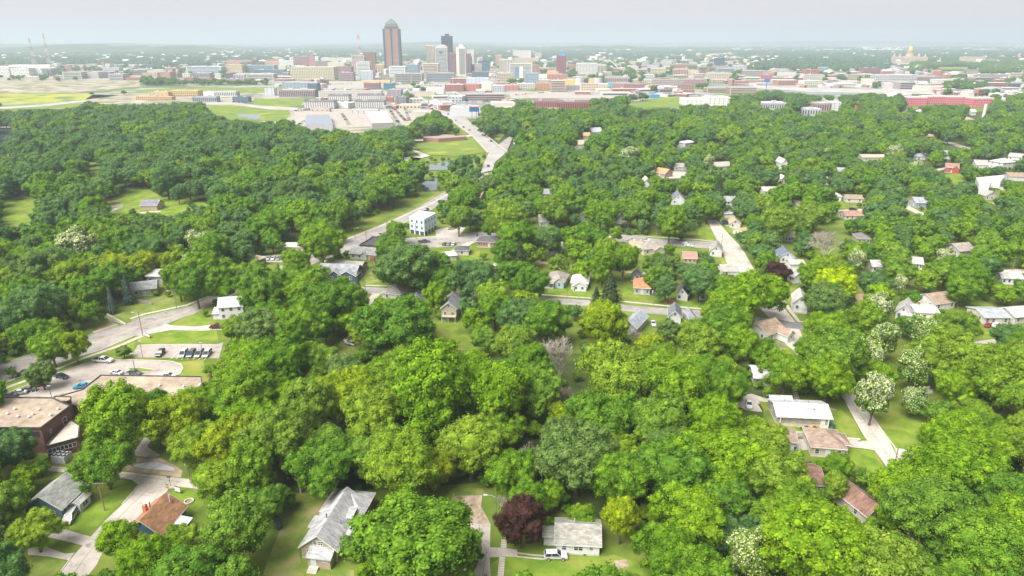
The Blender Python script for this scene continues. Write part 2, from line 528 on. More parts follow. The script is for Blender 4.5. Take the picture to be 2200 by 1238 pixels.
ridge('hill', 6800, 8200, -800, 2600, 60, 5, M['country'])
ridge('hill', 15000, 17500, -14000, 15000, 110, 9, M['country'])
ridge('hill', 5200, 6500, -5200, -2300, 88, 12, M['country'])
FZ = 0.25
sheet('city_ground', [(-400, 128), (500, 128), (1100, 122), (1640, 126), (2000, 150), (1900, 185), (1880, 236), (1660, 240), (1480, 236), (1230, 236), (1095, 250), (1010, 262), (860, 285), (640, 285), (560, 262), (470, 236), (-400, 232)], M['city'], 0, z=FZ)
def far(name, poly, mat, k=1, vis=True):
 o = sheet(name, poly, mat, 0, vis, z=FZ + .12 * k)
 return o
far('field', [(-300, 203), (70, 201), (190, 203), (255, 206), (190, 214), (100, 222), (-300, 226)], M['field_yellow'])
far('field', [(-300, 226), (70, 225), (180, 222), (170, 231), (60, 236), (-300, 236)], M['meadow'], 1)
far('field', [(285, 196), (380, 190), (610, 187), (610, 195), (560, 200), (440, 196), (310, 200)], M['meadow'], 2)
far('field', [(545, 212), (655, 212), (648, 226), (600, 234), (545, 226)], M['meadow'], 1)
far('field', [(440, 222), (545, 230), (620, 235), (625, 250), (600, 262), (500, 260), (452, 246)], M['meadow'], 1)
far('bare_ground', [(-300, 168), (180, 172), (300, 172), (300, 186), (240, 192), (160, 200), (-300, 200)], M['earth'], 1)
far('bare_ground', [(200, 204), (310, 200), (560, 206), (545, 212), (440, 218), (300, 224), (230, 226), (180, 216)], M['earth'], 1)
far('gravel_road', [(-300, 238), (20, 230), (100, 224), (180, 216), (190, 218), (110, 228), (20, 234), (-300, 243)], M['city_pave'], 2)
far('gravel_road', [(440, 222), (500, 220), (560, 228), (640, 232), (640, 238), (580, 236), (500, 226), (440, 226)], M['city_pave'], 2)
far('parking_lot', [(632, 236), (700, 232), (770, 236), (790, 272), (690, 278), (632, 268)], M['lot'], 1)
far('parking_lot', [(750, 238), (860, 236), (900, 250), (880, 270), (750, 275)], M['lot'], 2)
far('parking_lot', [(700, 176), (830, 174), (830, 190), (700, 190)], M['lot'], 2)
far('parking_lot', [(830, 182), (1000, 180), (1000, 186), (840, 190)], M['lot'], 2)
far('parking_lot', [(1090, 200), (1180, 196), (1260, 205), (1330, 208), (1330, 212), (1100, 212)], M['lot'], 2)
far('lawn', [(1345, 222), (1400, 212), (1455, 206), (1470, 222), (1465, 232), (1345, 232)], M['meadow'], 2)
far('lawn', [(1700, 172), (1880, 170), (1880, 176), (1720, 180)], M['meadow'], 1, False)
far('lawn', [(1978, 146), (2090, 143), (2075, 152), (1985, 152)], M['meadow'], 1)
far('river', [(1380, 178), (1560, 178), (1760, 198), (1840, 200), (1840, 204), (1740, 204), (1540, 184), (1380, 181)], M['water'], 2)
far('highway', [(1620, 184), (1740, 190), (1990, 192), (2010, 200), (2010, 204), (1740, 198), (1620, 190)], M['city_pave'], 3)
far('pond', [(505, 246), (560, 246), (562, 254), (550, 259), (515, 252)], M['water'], 3)
far('river', [(-300, 283), (26, 278), (35, 290), (10, 308), (-300, 312)], M['water'], 1)
far('path', [(-100, 271), (90, 273), (150, 276), (150, 278), (90, 276), (-100, 275)], M['city_pave'], 1)
far('pond', [(898, 362), (965, 346), (978, 352), (968, 366), (910, 367)], M['water'], 1)
far('pond', [(905, 393), (940, 384), (938, 410), (912, 412)], M['water'], 1)
far('meadow', [(890, 312), (1000, 294), (1024, 299), (1044, 328), (985, 336), (915, 334)], M['meadow'], 1)
far('path', [(868, 300), (960, 297), (1015, 290), (1012, 294), (960, 302), (882, 305)], M['concrete'], 1)
far('path', [(876, 305), (888, 322), (925, 336), (905, 341), (880, 338), (884, 355), (870, 360), (868, 340), (905, 337), (872, 316)], M['concrete'], 2)
far('lawn', [(1052, 292), (1090, 284), (1072, 304)], M['meadow'], 1)
far('gravel_yard', [(738, 277), (790, 277), (782, 286), (746, 287)], M['earth'], 1)
ROAD = [((850, 175), (883, 195 + 3)), ]
M['road_pale'] = surf('pale_road', (.28, .27, .26), (.36, .345, .33), .05, .9, .1, c3=(.28, .27, .26), scale3=.2)
far('bridge_road', [(845, 172), (876, 195), (925, 228), (971, 260), (1018, 295), (1050, 330), (1041, 350), (1033, 374), (1058, 368), (1064, 350), (1088, 330), (1066, 313), (1026, 280), (995, 255), (952, 238), (926, 220), (883, 198), (853, 172)], M['road_pale'], 4)
far('bridge_road', [(905, 170), (945, 186), (985, 205), (1000, 216), (1010, 214), (990, 202), (955, 186), (914, 169)], M['road_pale'], 4)
far('road', [(1064, 318), (1098, 292), (1104, 292), (1088, 330)], M['asphalt'], 5)
for lft, rgt in ((((1048, 330), (1016, 295), (969, 260), (923, 228)), 1), (((1090, 328), (1068, 312), (1028, 280), (997, 255)), 1)):
 pts = [P(u, v) for u, v in lft]
 L_, R_ = ribbon(pts, .5, 0); m_ = MB(); n_ = len(pts)
 for i in range(n_ - 1):
  m_.add([(*R_[i].xy, .2), (*R_[i + 1].xy, .2), (*L_[i + 1].xy, .2), (*L_[i].xy, .2), (*R_[i].xy, 1.6), (*R_[i + 1].xy, 1.6), (*L_[i + 1].xy, 1.6), (*L_[i].xy, 1.6)],
      [(4, 5, 6, 7), (0, 1, 5, 4), (1, 2, 6, 5), (2, 3, 7, 6), (3, 0, 4, 7)])
 tag(m_.build('bridge_parapet', M['kerb']), 'pale concrete parapet along the %s edge of the curving bridge road' % ('river' if lft[0][0] == 1048 else 'wooded'), 'parapet')
sheet('road', [(1040, 352), (1033, 374), (1005, 388), (955, 412), (912, 438), (826, 483), (736, 520), (640, 556), (540, 598), (470, 628), (405, 660), (305, 683), (255, 702), (205, 716), (190, 722), (60, 765), (-60, 806), (-60, 846), (0, 826), (145, 773), (215, 752), (290, 720), (355, 697), (411, 676), (450, 655), (540, 618), (640, 580), (740, 542), (826, 500), (925, 452), (975, 420), (1018, 396), (1050, 376)], M['asphalt'], 3, False)
mark([(190, 722), (255, 702), (305, 683), (405, 660), (411, 676), (355, 697), (290, 720), (215, 752), (200, 758)], True)
mark([(733, 523), (826, 487), (826, 500), (800, 512), (735, 535)], True)
mark([(0, 790), (60, 768), (60, 805), (0, 826)], True)
mark([(885, 462), (925, 445), (925, 452), (900, 465)], True)
for off in (0,):
 strip('centre_line', [(-60, 826), (60, 786), (190, 740), (290, 704), (400, 669), (470, 640)], .16, M['paint_yellow'], 4)
 strip('centre_line', [(-60, 828), (60, 788), (190, 742), (290, 706), (400, 671), (470, 642)], .16, M['paint_yellow'], 4)
kerb([(-60, 846), (0, 827), (145, 774), (215, 753), (290, 721), (352, 698)])
kerb([(412, 677), (450, 656), (470, 646)])
kerb([(-60, 805), (60, 764), (190, 721), (205, 715), (255, 701)]); kerb([(283, 690), (305, 682), (405, 659)])
kerb([(733, 522), (826, 486), (925, 442), (968, 416)])
strip('sidewalk', [(-60, 858), (0, 838), (100, 802), (180, 770), (217, 757), (262, 741), (293, 727), (340, 708)], 1.6, M['concrete'], 5, True)
strip('sidewalk', [(200, 714), (252, 697)], 1.5, M['concrete'], 5, True)
strip('sidewalk', [(280, 685), (310, 675), (400, 656), (450, 636)], 1.5, M['concrete'], 5, True)
strip('sidewalk', [(735, 518), (826, 482), (925, 438), (968, 414)], 1.6, M['concrete'], 5, True)
sheet('driveway', [(355, 696), (375, 700), (420, 702), (478, 695), (482, 708), (430, 711), (370, 709), (325, 717), (290, 722)], M['concrete'], 4, True)
sheet('parking_lot', [(296, 741), (340, 739), (470, 739), (480, 735), (470, 770), (285, 768), (286, 760)], M['lot'], 5, True)
sheet('parking_lot', [(-60, 868), (0, 853), (30, 840), (100, 812), (175, 785), (215, 776), (250, 774), (340, 776), (370, 778), (387, 784), (391, 792), (386, 802), (372, 810), (217, 810), (175, 842), (115, 860), (-60, 870)], M['lot'], 5, True)
kerb([(-60, 866), (0, 851), (30, 839), (100, 811), (175, 784), (215, 775), (250, 773), (340, 775), (370, 777), (388, 783), (393, 792), (387, 803), (374, 811)], .35, .14)
sheet('lawn', [(272, 790), (300, 791), (330, 795), (318, 799), (285, 797)], M['lawn_dry'], 6, True)
kerb([(270, 790), (300, 790), (333, 795), (318, 800), (284, 798), (270, 790)], .25, .14)
sheet('lawn', [(300, 722), (330, 716), (465, 711), (470, 737), (300, 738), (296, 730)], M['lawn'], 2, True)
sheet('lawn', [(361, 700), (415, 674), (463, 690), (462, 693), (420, 698), (385, 702)], M['lawn'], 2, True)
sheet('lawn', [(380, 778), (438, 773), (437, 811), (380, 812), (392, 800), (395, 790)], M['lawn'], 2, True)
sheet('lawn', [(-60, 862), (0, 842), (100, 806), (218, 760), (290, 735), (285, 768), (230, 772), (175, 783), (100, 808), (0, 848)], M['lawn'], 2, True)
sheet('lawn', [(238, 672), (262, 658), (330, 640), (352, 636), (400, 655), (320, 672), (275, 690)], M['lawn_dry'], 2, True)
sheet('dirt_bank', [(208, 706), (238, 690), (250, 695), (215, 712)], M['dirt'], 2, False)
sheet('road', [(868, 512), (930, 508), (976, 504), (1041, 498), (1075, 492), (1120, 494), (1240, 500), (1353, 507), (1436, 516), (1530, 520), (1548, 524), (1548, 536), (1526, 534), (1430, 528), (1350, 521), (1240, 516), (1120, 510), (1070, 506), (1000, 528), (940, 532), (878, 528), (872, 522)], M['asphalt'], 3, False)
mark([(872, 512), (976, 504), (1041, 498), (1060, 500), (1000, 528), (940, 532), (885, 526)], True)
mark([(1345, 511), (1436, 517), (1530, 521), (1530, 533), (1436, 526), (1345, 519)], True)
sheet('parking_lot', [(935, 494), (985, 484), (1000, 490), (985, 508), (938, 512)], M['concrete'], 4, True)
sheet('driveway', [(952, 548), (1005, 520), (1020, 519), (985, 545), (965, 560), (952, 562)], M['concrete'], 4, True)
sheet('lawn', [(1005, 545), (1022, 534), (1032, 540), (1028, 556), (1000, 560)], M['lawn'], 2, True)
sheet('lawn', [(938, 522), (990, 520), (980, 526), (950, 528)], M['lawn'], 4, True)
strip('sidewalk', [(872, 513), (935, 508), (990, 502)], 1.4, M['concrete'], 5, True)
sheet('verge', [(736, 515), (822, 480), (900, 436), (955, 408), (968, 412), (925, 437), (826, 480), (737, 517)], M['lawn_dry'], 2, True)
mark([(740, 512), (800, 488), (880, 440), (950, 404), (905, 428), (820, 455), (745, 490)], True)
sheet('parking_lot', [(545, 552), (620, 545), (650, 548), (640, 562), (560, 564), (545, 560)], M['concrete'], 4, True)
sheet('road', [(1518, 472), (1545, 524), (1560, 560), (1578, 592), (1622, 648), (1658, 690), (1690, 742), (1735, 775), (1790, 822), (1815, 860), (1838, 903), (1862, 945), (1880, 969), (1900, 996), (1925, 1040), (1975, 1030), (1938, 1003), (1912, 950), (1863, 880), (1823, 838), (1770, 785), (1735, 752), (1715, 700), (1668, 640), (1622, 582), (1598, 540), (1590, 530), (1566, 505), (1538, 472)], M['concrete'], 3, False)
mark([(1518, 472), (1545, 524), (1560, 560), (1566, 574), (1618, 576), (1598, 540), (1590, 530), (1566, 505), (1538, 472)], True)
mark([(1660, 690), (1692, 736), (1712, 756), (1722, 735), (1712, 700), (1695, 684)], True)
mark([(1815, 858), (1838, 903), (1862, 945), (1880, 969), (1900, 996), (1940, 1005), (1912, 950), (1863, 880), (1828, 842)], True)
kerb([(1790, 822), (1815, 860), (1838, 903), (1860, 942)], .3); kerb([(1823, 838), (1863, 880), (1897, 928), (1923, 962)], .3)
kerb([(1538, 472), (1566, 505), (1590, 530)], .3); kerb([(1560, 560), (1578, 592)], .3)
sheet('driveway', [(1921, 962), (1956, 967), (1969, 986), (1943, 989), (1948, 1002), (1936, 1000)], M['concrete'], 4, True)
sheet('driveway', [(1956, 967), (2010, 974), (2010, 986), (1969, 986)], M['asphalt'], 5, True)
sheet('driveway', [(1815, 949), (1862, 947), (1882, 968), (1850, 963), (1815, 960)], M['concrete'], 4, True)
sheet('driveway', [(1706, 944), (1738, 943), (1736, 966), (1722, 968), (1712, 966)], M['concrete'], 4, True)
sheet('driveway', [(1590, 850), (1615, 846), (1650, 858), (1665, 860), (1640, 866), (1628, 868), (1638, 885), (1622, 884), (1600, 880), (1580, 870)], M['concrete'], 4, True)
sheet('driveway', [(1640, 858), (1700, 862), (1765, 870), (1800, 882), (1770, 880), (1700, 868), (1660, 864)], M['dirt'], 3, True)
sheet('lawn', [(1630, 862), (1648, 864), (1655, 880), (1642, 884)], M['lawn'], 5, True)
sheet('lawn', [(1780, 922), (1790, 890), (1806, 880), (1836, 905), (1858, 944), (1790, 942), (1680, 926), (1690, 916), (1775, 921)], M['lawn'], 2, True)
sheet('lawn', [(1820, 963), (1850, 965), (1880, 971), (1898, 998), (1892, 1022), (1830, 995)], M['lawn'], 2, True)
sheet('lawn', [(1866, 884), (1905, 895), (1985, 905), (1996, 935), (1955, 965), (1925, 960), (1912, 945)], M['lawn'], 2, True)
mark([(1695, 968), (1735, 972), (1740, 985), (1700, 985)], True)
sheet('road', [(1655, 682), (1700, 692), (1757, 697), (1840, 712), (1840, 726), (1755, 711), (1700, 706), (1655, 703)], M['asphalt_new'], 5, False)
mark([(1655, 690), (1700, 694), (1750, 697), (1750, 709), (1700, 706), (1655, 703)], True)
strip('sidewalk', [(1680, 643), (1698, 668), (1716, 691), (1755, 694)], 1.5, M['concrete'], 5, True)
strip('sidewalk', [(1665, 701), (1690, 725), (1715, 762)], 1.5, M['concrete'], 6, True)
sheet('lawn', [(1679, 618), (1712, 620), (1704, 645), (1718, 690), (1700, 668), (1682, 640)], M['lawn'], 2, True)
sheet('lawn', [(1666, 746), (1690, 735), (1712, 765), (1700, 780), (1672, 765)], M['lawn'], 2, True)
sheet('lawn', [(1549, 545), (1562, 560), (1578, 580), (1550, 578)], M['lawn'], 2, True)
sheet('lawn', [(1500, 492), (1516, 476), (1528, 492), (1545, 520), (1500, 512)], M['lawn'], 2, True)
sheet('lawn', [(1555, 486), (1582, 486), (1590, 505), (1572, 502)], M['lawn'], 2, True)
sheet('driveway', [(1546, 472), (1570, 474), (1582, 488), (1562, 486), (1550, 480)], M['concrete'], 4, True)
strip('sidewalk', [(1326, 505), (1420, 510), (1500, 515), (1545, 520)], 1.3, M['concrete'], 5, True)
sheet('road', [(560, 622), (700, 618), (785, 617), (860, 620), (980, 626), (1080, 630), (1172, 640), (1262, 645), (1340, 655), (1420, 662), (1500, 667), (1580, 676), (1655, 684), (1655, 700), (1580, 692), (1500, 683), (1420, 676), (1340, 668), (1262, 657), (1172, 652), (1080, 645), (980, 640), (860, 634), (785, 631), (700, 632), (560, 638)], M['asphalt'], 3, False)
mark([(785, 617), (860, 620), (860, 632), (785, 630)], True)
mark([(1170, 640), (1262, 645), (1262, 657), (1170, 652)], True)
mark([(1335, 655), (1420, 662), (1500, 667), (1500, 682), (1420, 675), (1335, 667)], True)
strip('sidewalk', [(1080, 624), (1172, 634), (1262, 640), (1340, 648), (1420, 656), (1510, 664)], 1.3, M['concrete'], 5, True)
strip('sidewalk', [(785, 613), (850, 615)], 1.3, M['concrete'], 5, True)
sheet('driveway', [(800, 630), (818, 631), (800, 650), (785, 668), (775, 672), (776, 660), (790, 645)], M['concrete'], 4, True)
sheet('lane', [(1155, 561), (1190, 564), (1222, 569), (1275, 575), (1320, 579), (1410, 588), (1410, 592), (1320, 584), (1275, 580), (1222, 575), (1185, 569), (1155, 565)], M['dirt'], 3, True)
sheet('driveway', [(1245, 578), (1262, 578), (1262, 592), (1252, 592)], M['concrete'], 4, True)
sheet('lawn', [(1176, 617), (1268, 619), (1272, 638), (1176, 632)], M['lawn'], 2, True)
sheet('lawn', [(1263, 590), (1273, 590), (1275, 615), (1264, 615)], M['lawn'], 2, True)
sheet('lawn', [(1340, 615), (1360, 628), (1376, 640), (1372, 650), (1335, 646)], M['lawn'], 2, True)
sheet('lawn', [(1466, 612), (1482, 612), (1505, 650), (1500, 662), (1465, 658)], M['lawn'], 2, True)
sheet('lawn', [(1345, 657 - 30), (1350, 632), (1346, 640)], M['lawn'], 3, False)
sheet('lawn', [(782, 586), (815, 584), (815, 610), (782, 610)], M['lawn_dry'], 2, True)
sheet('lawn', [(928, 692), (984, 690), (986, 716), (1070, 742), (1092, 752), (1060, 757), (990, 752), (908, 746), (925, 725)], M['lawn'], 2, True)
sheet('lawn', [(725, 742), (745, 722), (762, 722), (766, 742), (745, 768), (720, 772)], M['lawn_dry'], 2, True)
sheet('road', [(285, 1058), (299, 1041), (285, 1030), (250, 1023), (170, 1018), (105, 1012), (100, 1000), (170, 1008), (280, 1015), (391, 1028), (520, 1040), (520, 1062), (386, 1046), (363, 1051), (330, 1080), (300, 1110), (265, 1145), (218, 1191), (208, 1213), (188, 1238), (170, 1260), (110, 1260), (123, 1236), (150, 1203), (175, 1175), (195, 1153), (230, 1115), (262, 1085)], M['concrete'], 3, False)
mark([(285, 1058), (299, 1041), (280, 1018), (391, 1028), (386, 1046), (363, 1051), (330, 1080), (312, 1092), (288, 1078)], True)
mark([(123, 1238), (150, 1203), (175, 1175), (188, 1160), (212, 1175), (206, 1210), (188, 1238)], True)
sheet('driveway', [(98, 1137), (130, 1134), (175, 1148), (195, 1153), (178, 1172), (150, 1165), (93, 1152)], M['concrete'], 4, True)
sheet('driveway', [(60, 1178), (90, 1172), (140, 1190), (160, 1188), (148, 1204), (105, 1196), (60, 1192)], M['concrete'], 4, True)
sheet('lawn', [(85, 1158), (110, 1158), (172, 1172), (166, 1178), (130, 1176), (85, 1168)], M['lawn_dry'], 2, True)
sheet('lawn', [(70, 1200), (100, 1200), (142, 1206), (112, 1245), (60, 1245)], M['lawn_dry'], 2, True)
sheet('lawn', [(186, 1068), (200, 1040), (252, 1030), (290, 1036), (299, 1045), (280, 1062), (240, 1098), (205, 1135), (150, 1140), (140, 1125), (165, 1110)], M['lawn'], 2, True)
sheet('lawn', [(365, 1058), (385, 1050), (440, 1058), (436, 1085), (420, 1100), (404, 1090), (372, 1068)], M['lawn'], 2, True)
kerb([(299, 1041), (285, 1031), (250, 1024)], .25); kerb([(299, 1041), (285, 1058), (262, 1084)], .25)
kerb([(388, 1046), (363, 1051), (330, 1080), (316, 1094)], .25); kerb([(123, 1237), (150, 1203)], .25)
sheet('sidewalk', [(282, 978), (310, 940), (325, 944), (316, 960), (345, 978), (330, 984)], M['concrete'], 4, True)
sheet('puddle', [(280, 1000), (310, 994), (340, 994), (372, 1004), (376, 1012), (345, 1010), (300, 1005)], M['metal_grey'], 4, True)
sheet('driveway', [(270, 985), (345, 984), (375, 1000), (392, 1012), (388, 1026), (330, 1018), (270, 1012)], M['dirt'], 2, False)
mark([(280, 985), (330, 984), (372, 996), (385, 1012), (330, 1014), (280, 1010)], True)
sheet('lawn', [(618, 1098), (640, 1080), (700, 1075), (720, 1085), (640, 1180), (650, 1222), (760, 1225), (760, 1250), (560, 1250), (585, 1180)], M['lawn_dry'], 2, True)
sheet('lawn', [(1084, 1196), (1175, 1196), (1300, 1196), (1320, 1192), (1400, 1220), (1400, 1250), (1050, 1250), (1055, 1210)], M['lawn'], 2, True)
sheet('lawn', [(960, 1048), (1036, 1050), (1048, 1066), (1036, 1064), (970, 1066)], M['lawn_dry'], 2, True)
sheet('dirt_drive', [(973, 1066), (1036, 1064), (1033, 1088), (1044, 1108), (1054, 1126), (1040, 1128), (1020, 1124), (1003, 1124), (1000, 1112), (985, 1095), (967, 1084)], M['gravel_drive'], 4, True)
sheet('road', [(1003, 1123), (1020, 1123), (1040, 1127), (1054, 1126), (1052, 1195), (1055, 1250), (1010, 1250), (1030, 1200), (1036, 1180), (1033, 1160), (1010, 1140)], M['concrete'], 3, False)
mark([(1003, 1124), (1054, 1126), (1052, 1190), (1036, 1195), (1036, 1175), (1008, 1142)], True)
sheet('driveway', [(1052, 1176), (1078, 1177), (1111, 1181), (1112, 1197), (1082, 1196), (1052, 1198)], M['concrete'], 4, True)
sheet('dirt_patch', [(775, 1092), (800, 1088), (812, 1112), (800, 1122), (782, 1135), (772, 1120)], M['gravel_drive'], 3, True)
sheet('dirt_patch', [(1318, 1205), (1345, 1202), (1352, 1218), (1325, 1222)], M['gravel_drive'], 3, True)
strip('wheel_track', [(1111, 1188), (1140, 1192), (1175, 1195), (1200, 1196)], .45, M['concrete'], 3)
strip('wheel_track', [(1111, 1196), (1140, 1199), (1175, 1202)], .45, M['concrete'], 3)
mark([(1070, 1040), (1052, 1120), (1056, 1170), (1068, 1176), (1070, 1150)], False, True)
def joints(name, pxs, w, step, mat, level=6):
 pts = [P(u, v) for u, v in pxs]; m = MB(); z = level * .004
 def q(a, b, t):
  d = (b - a).normalized(); n = Vector((-d.y, d.x, 0)) * t / 2
  m.add([(a.x - n.x, a.y - n.y, z), (b.x - n.x, b.y - n.y, z), (b.x + n.x, b.y + n.y, z), (a.x + n.x, a.y + n.y, z)], [(0, 1, 2, 3)])
 for a, b in zip(pts[:-1], pts[1:]):
  d = (b - a); L = d.length; d.normalize(); n = Vector((-d.y, d.x, 0)) * w / 2
  q(a, b, .09)
  for i in range(1, int(L / step)):
   if rng.random() < .85:
    c = a + d * (i * step + rng.uniform(-.2, .2)); q(c - n, c + n, .07)
 m.build(name, mat, kind='structure')
joints('road_joint', [(1820, 850), (1850, 892), (1886, 946), (1915, 990)], 6.6, 4.5, M['crack'])
joints('road_joint', [(1528, 476), (1556, 514), (1580, 550), (1598, 578)], 7.5, 5, M['crack'])
joints('road_joint', [(325, 1045), (275, 1092), (225, 1145), (185, 1195), (150, 1245)], 6.5, 3.6, M['crack'])
joints('road_joint', [(300, 741), (460, 741)], .1, 50, M['paint_white'], 7)
joints('road_joint', [(120, 1006), (280, 1021), (388, 1036)], 5.5, 4, M['crack'])
joints('road_joint', [(1030, 1128), (1030, 1150), (1045, 1185), (1035, 1245)], 4.0, 4.2, M['crack'])
m = MB()
for (a, b, n, ln) in (((380, 758), (452, 760), 6, (-14, 14)), ((20, 858), (105, 832), 7, (-12, -12))):
 pa, pb = P(*a), P(*b)
 for i in range(n + 1):
  c = pa.lerp(pb, i / n); u, v, _ = proj(c); e = P(u + ln[0], v + ln[1]); d = (e - c).normalized() * 5; k = Vector((-d.y, d.x, 0)).normalized() * .06
  m.add([tuple(c - k), tuple(c + d - k), tuple(c + d + k), tuple(c + k)], [(0, 1, 2, 3)])
o = m.build('parking_line', M['paint_white'], kind='structure'); o.location.z = .032
def steps(name, label, a, b, n, w, gap=.12, rise=0.0, cat='path'):
 p, q = P(*a), P(*b)
 d = (q - p); L_ = d.length; d.normalize(); nn = Vector((-d.y, d.x, 0))
 rt = empty(name, p)
 tag(rt, label, cat)
 k = L_ / n
 me = None
 for i in range(n):
  c = d * (k * (i + .5)) + Vector((0, 0, rise * i))
  mb = MB(); mb.obox(Vector((0, 0, .05)), d * (k / 2 - gap / 2), nn * w / 2, Vector((0, 0, .05)))
  if me is None:
   me = mb.mesh('paving_slab', M['kerb'])
  o = bpy.data.objects.new('paving_slab', me); C.objects.link(o); o.parent = rt; o.location = c
 mark([(a[0] - 8, a[1]), (a[0] + 8, a[1]), (b[0] + 8, b[1]), (b[0] - 8, b[1])], True)
steps('garden_path', 'pale concrete slab path beside the dirt drive running down past the purple tree', (1079, 1197), (1075, 1245), 9, 1.2)
steps('garden_path', 'narrow slab path under the purple-brown tree above the drive apron', (1083, 1160), (1082, 1178), 4, 1.2)
steps('garden_steps', 'timber steps climbing the bank behind the light grey ranch roof', (1713, 861), (1703, 832), 9, 1.4, .25, .12, 'steps')
mark([(192, 345), (216, 343), (210, 385), (194, 395)], True)
mark([(228, 432), (262, 420), (290, 405), (312, 402), (350, 428), (398, 440), (388, 462), (345, 460), (232, 456), (232, 440)], True)
mark([(15, 425), (75, 425), (85, 430), (66, 470), (60, 485), (5, 480)], True)
mark([(405, 418), (430, 414), (455, 440), (458, 448), (420, 440)], True)
sheet('meadow', [(192, 345), (216, 343), (212, 385), (194, 395)], M['lawn'], 2)
sheet('meadow', [(215, 432), (262, 418), (290, 403), (312, 400), (350, 425), (405, 418), (458, 446), (400, 465), (232, 458)], M['lawn'], 2)
sheet('meadow', [(10, 425), (85, 422), (90, 430), (66, 485), (0, 490)], M['lawn'], 2)
sheet('gravel_yard', [(226, 440), (264, 437), (264, 446), (250, 452), (236, 450)], M['earth'], 4, True)
sheet('path', [(137, 448), (175, 446), (172, 452), (140, 454)], M['earth'], 4, True)
strip('path', [(-60, 508), (20, 501), (60, 488), (105, 482), (160, 472)], 3.0, M['concrete'], 5, True)
strip('path', [(235, 455), (245, 452), (250, 447)], 2.0, M['concrete'], 5, True)
strip('path', [(300, 458), (345, 454)], 4.0, M['concrete'], 5, True)
mark([(832, 403), (852, 400), (856, 404), (836, 408)], True)
strip('path', [(820, 410), (855, 402), (870, 395)], 3.5, M['concrete'], 5)
mark([(880, 420), (905, 425), (880, 438), (862, 450), (840, 465), (835, 455)], True)
sheet('lawn', [(2030, 375), (2062, 372), (2075, 385), (2060, 398), (2035, 392)], M['lawn'], 2, True)
sheet('lawn', [(2052, 650), (2130, 652), (2142, 665), (2110, 662), (2060, 662)], M['lawn'], 2, True)
sheet('lawn', [(1798, 425), (1815, 440), (1816, 448), (1795, 446)], M['lawn'], 2, True)
sheet('driveway', [(1800, 451), (1855, 449), (1856, 453), (1802, 455)], M['concrete'], 4, True)
sheet('driveway', [(1935, 432), (1950, 440), (1975, 455), (2005, 460), (2003, 464), (1975, 462), (1945, 448)], M['concrete'], 4, True)
sheet('road', [(2015, 302), (2040, 305), (2085, 318), (2110, 325), (2080, 322), (2030, 308)], M['asphalt'], 4, True)
sheet('driveway', [(2145, 398), (2165, 408), (2162, 414), (2140, 402)], M['concrete'], 4, True)
sheet('road', [(2155, 578), (2260, 580), (2260, 589), (2150, 586)], M['concrete'], 4, True)
sheet('road', [(2090, 735), (2140, 728), (2140, 738), (2100, 742)], M['concrete'], 4, True)
sheet('road', [(1990, 368), (2045, 356), (2045, 360), (1992, 373)], M['concrete'], 4, True)
sheet('lawn', [(2110, 715), (2130, 712), (2135, 726), (2112, 728)], M['lawn'], 2, True)
sheet('driveway', [(1385, 366), (1500, 370), (1500, 382), (1420, 384)], M['concrete'], 4, False)
mark([(1430, 372), (1470, 372), (1468, 382), (1432, 384)], True)
mark([(1540, 305), (1556, 300), (1556, 318), (1542, 320)], True)
# ================================================================== BUILDERS
LAND = []            # landmarks for the labels of trees: (u, v, phrase)
def hull(pts):
 pts = sorted(set((round(x, 1), round(y, 1)) for x, y in pts))
 if len(pts) < 3:
  return pts
 def half(ps):
  h = []
  for p in ps:
   while len(h) >= 2 and (h[-1][0] - h[-2][0]) * (p[1] - h[-2][1]) - (h[-1][1] - h[-2][1]) * (p[0] - h[-2][0]) <= 0:
    h.pop()
   h.append(p)
  return h
 a = half(pts); b = half(pts[::-1])
 return a[:-1] + b[:-1]
def shrink(poly, k):
 cx = sum(p[0] for p in poly) / len(poly); cy_ = sum(p[1] for p in poly) / len(poly)
 return [(cx + (x - cx) * k, cy_ + (y - cy_) * k) for x, y in poly]
def mark_block(root, w, d, h, vis=1.0, m=0.0):
 mw = root.matrix_basis
 c = [mw @ Vector((x, y, z)) for x in (-m, w + m) for y in (-m, d + m) for z in (0, h)]
 c2 = [mw @ Vector((x, y, z)) for x in (0, w) for y in (0, d) for z in (h * .3, h)]
 if vis:
  mark(shrink(hull([proj(p)[:2] for p in c2]), vis if vis is not True else .92), True, False)
 mark(hull([proj(p)[:2] for p in c if p.z < .01]), False, True)
_wm = {}
def window(parent, x, y, z, side, w=1.0, h=1.3, name='window', trim=None, bars=1):
 """framed window standing a little proud of its wall, the pane set back in the frame"""
 key = (round(w, 1), round(h, 1), bars, None if trim is None else trim.name)
 if key not in _wm:
  t = .09
  fr = MB()
  fr.box(-w / 2 - t, w / 2 + t, -.06, .02, h / 2, h / 2 + t).box(-w / 2 - t, w / 2 + t, -.08, .02, -h / 2 - t, -h / 2)
  fr.box(-w / 2 - t, -w / 2, -.06, .02, -h / 2, h / 2).box(w / 2, w / 2 + t, -.06, .02, -h / 2, h / 2)
  if bars:
   fr.box(-w / 2, w / 2, -.045, .0, -.03, .03)
  if w > 1.5:
   fr.box(-.04, .04, -.05, .0, -h / 2, h / 2)
  pn = MB().box(-w / 2, w / 2, -.02, .01, -h / 2, h / 2)
  _wm[key] = (fr.mesh('window', trim or M['white_trim']), pn.mesh('pane', M['glass']))
 rz = {'f': 0, 'r': math.pi / 2, 'b': math.pi, 'l': -math.pi / 2}[side] if isinstance(side, str) else side
 o = bpy.data.objects.new(name, _wm[key][0]); C.objects.link(o)
 o.parent = parent; o.location = (x, y, z); o.rotation_euler = (0, 0, rz)
 p = bpy.data.objects.new('pane', _wm[key][1]); C.objects.link(p); p.parent = o
 return o
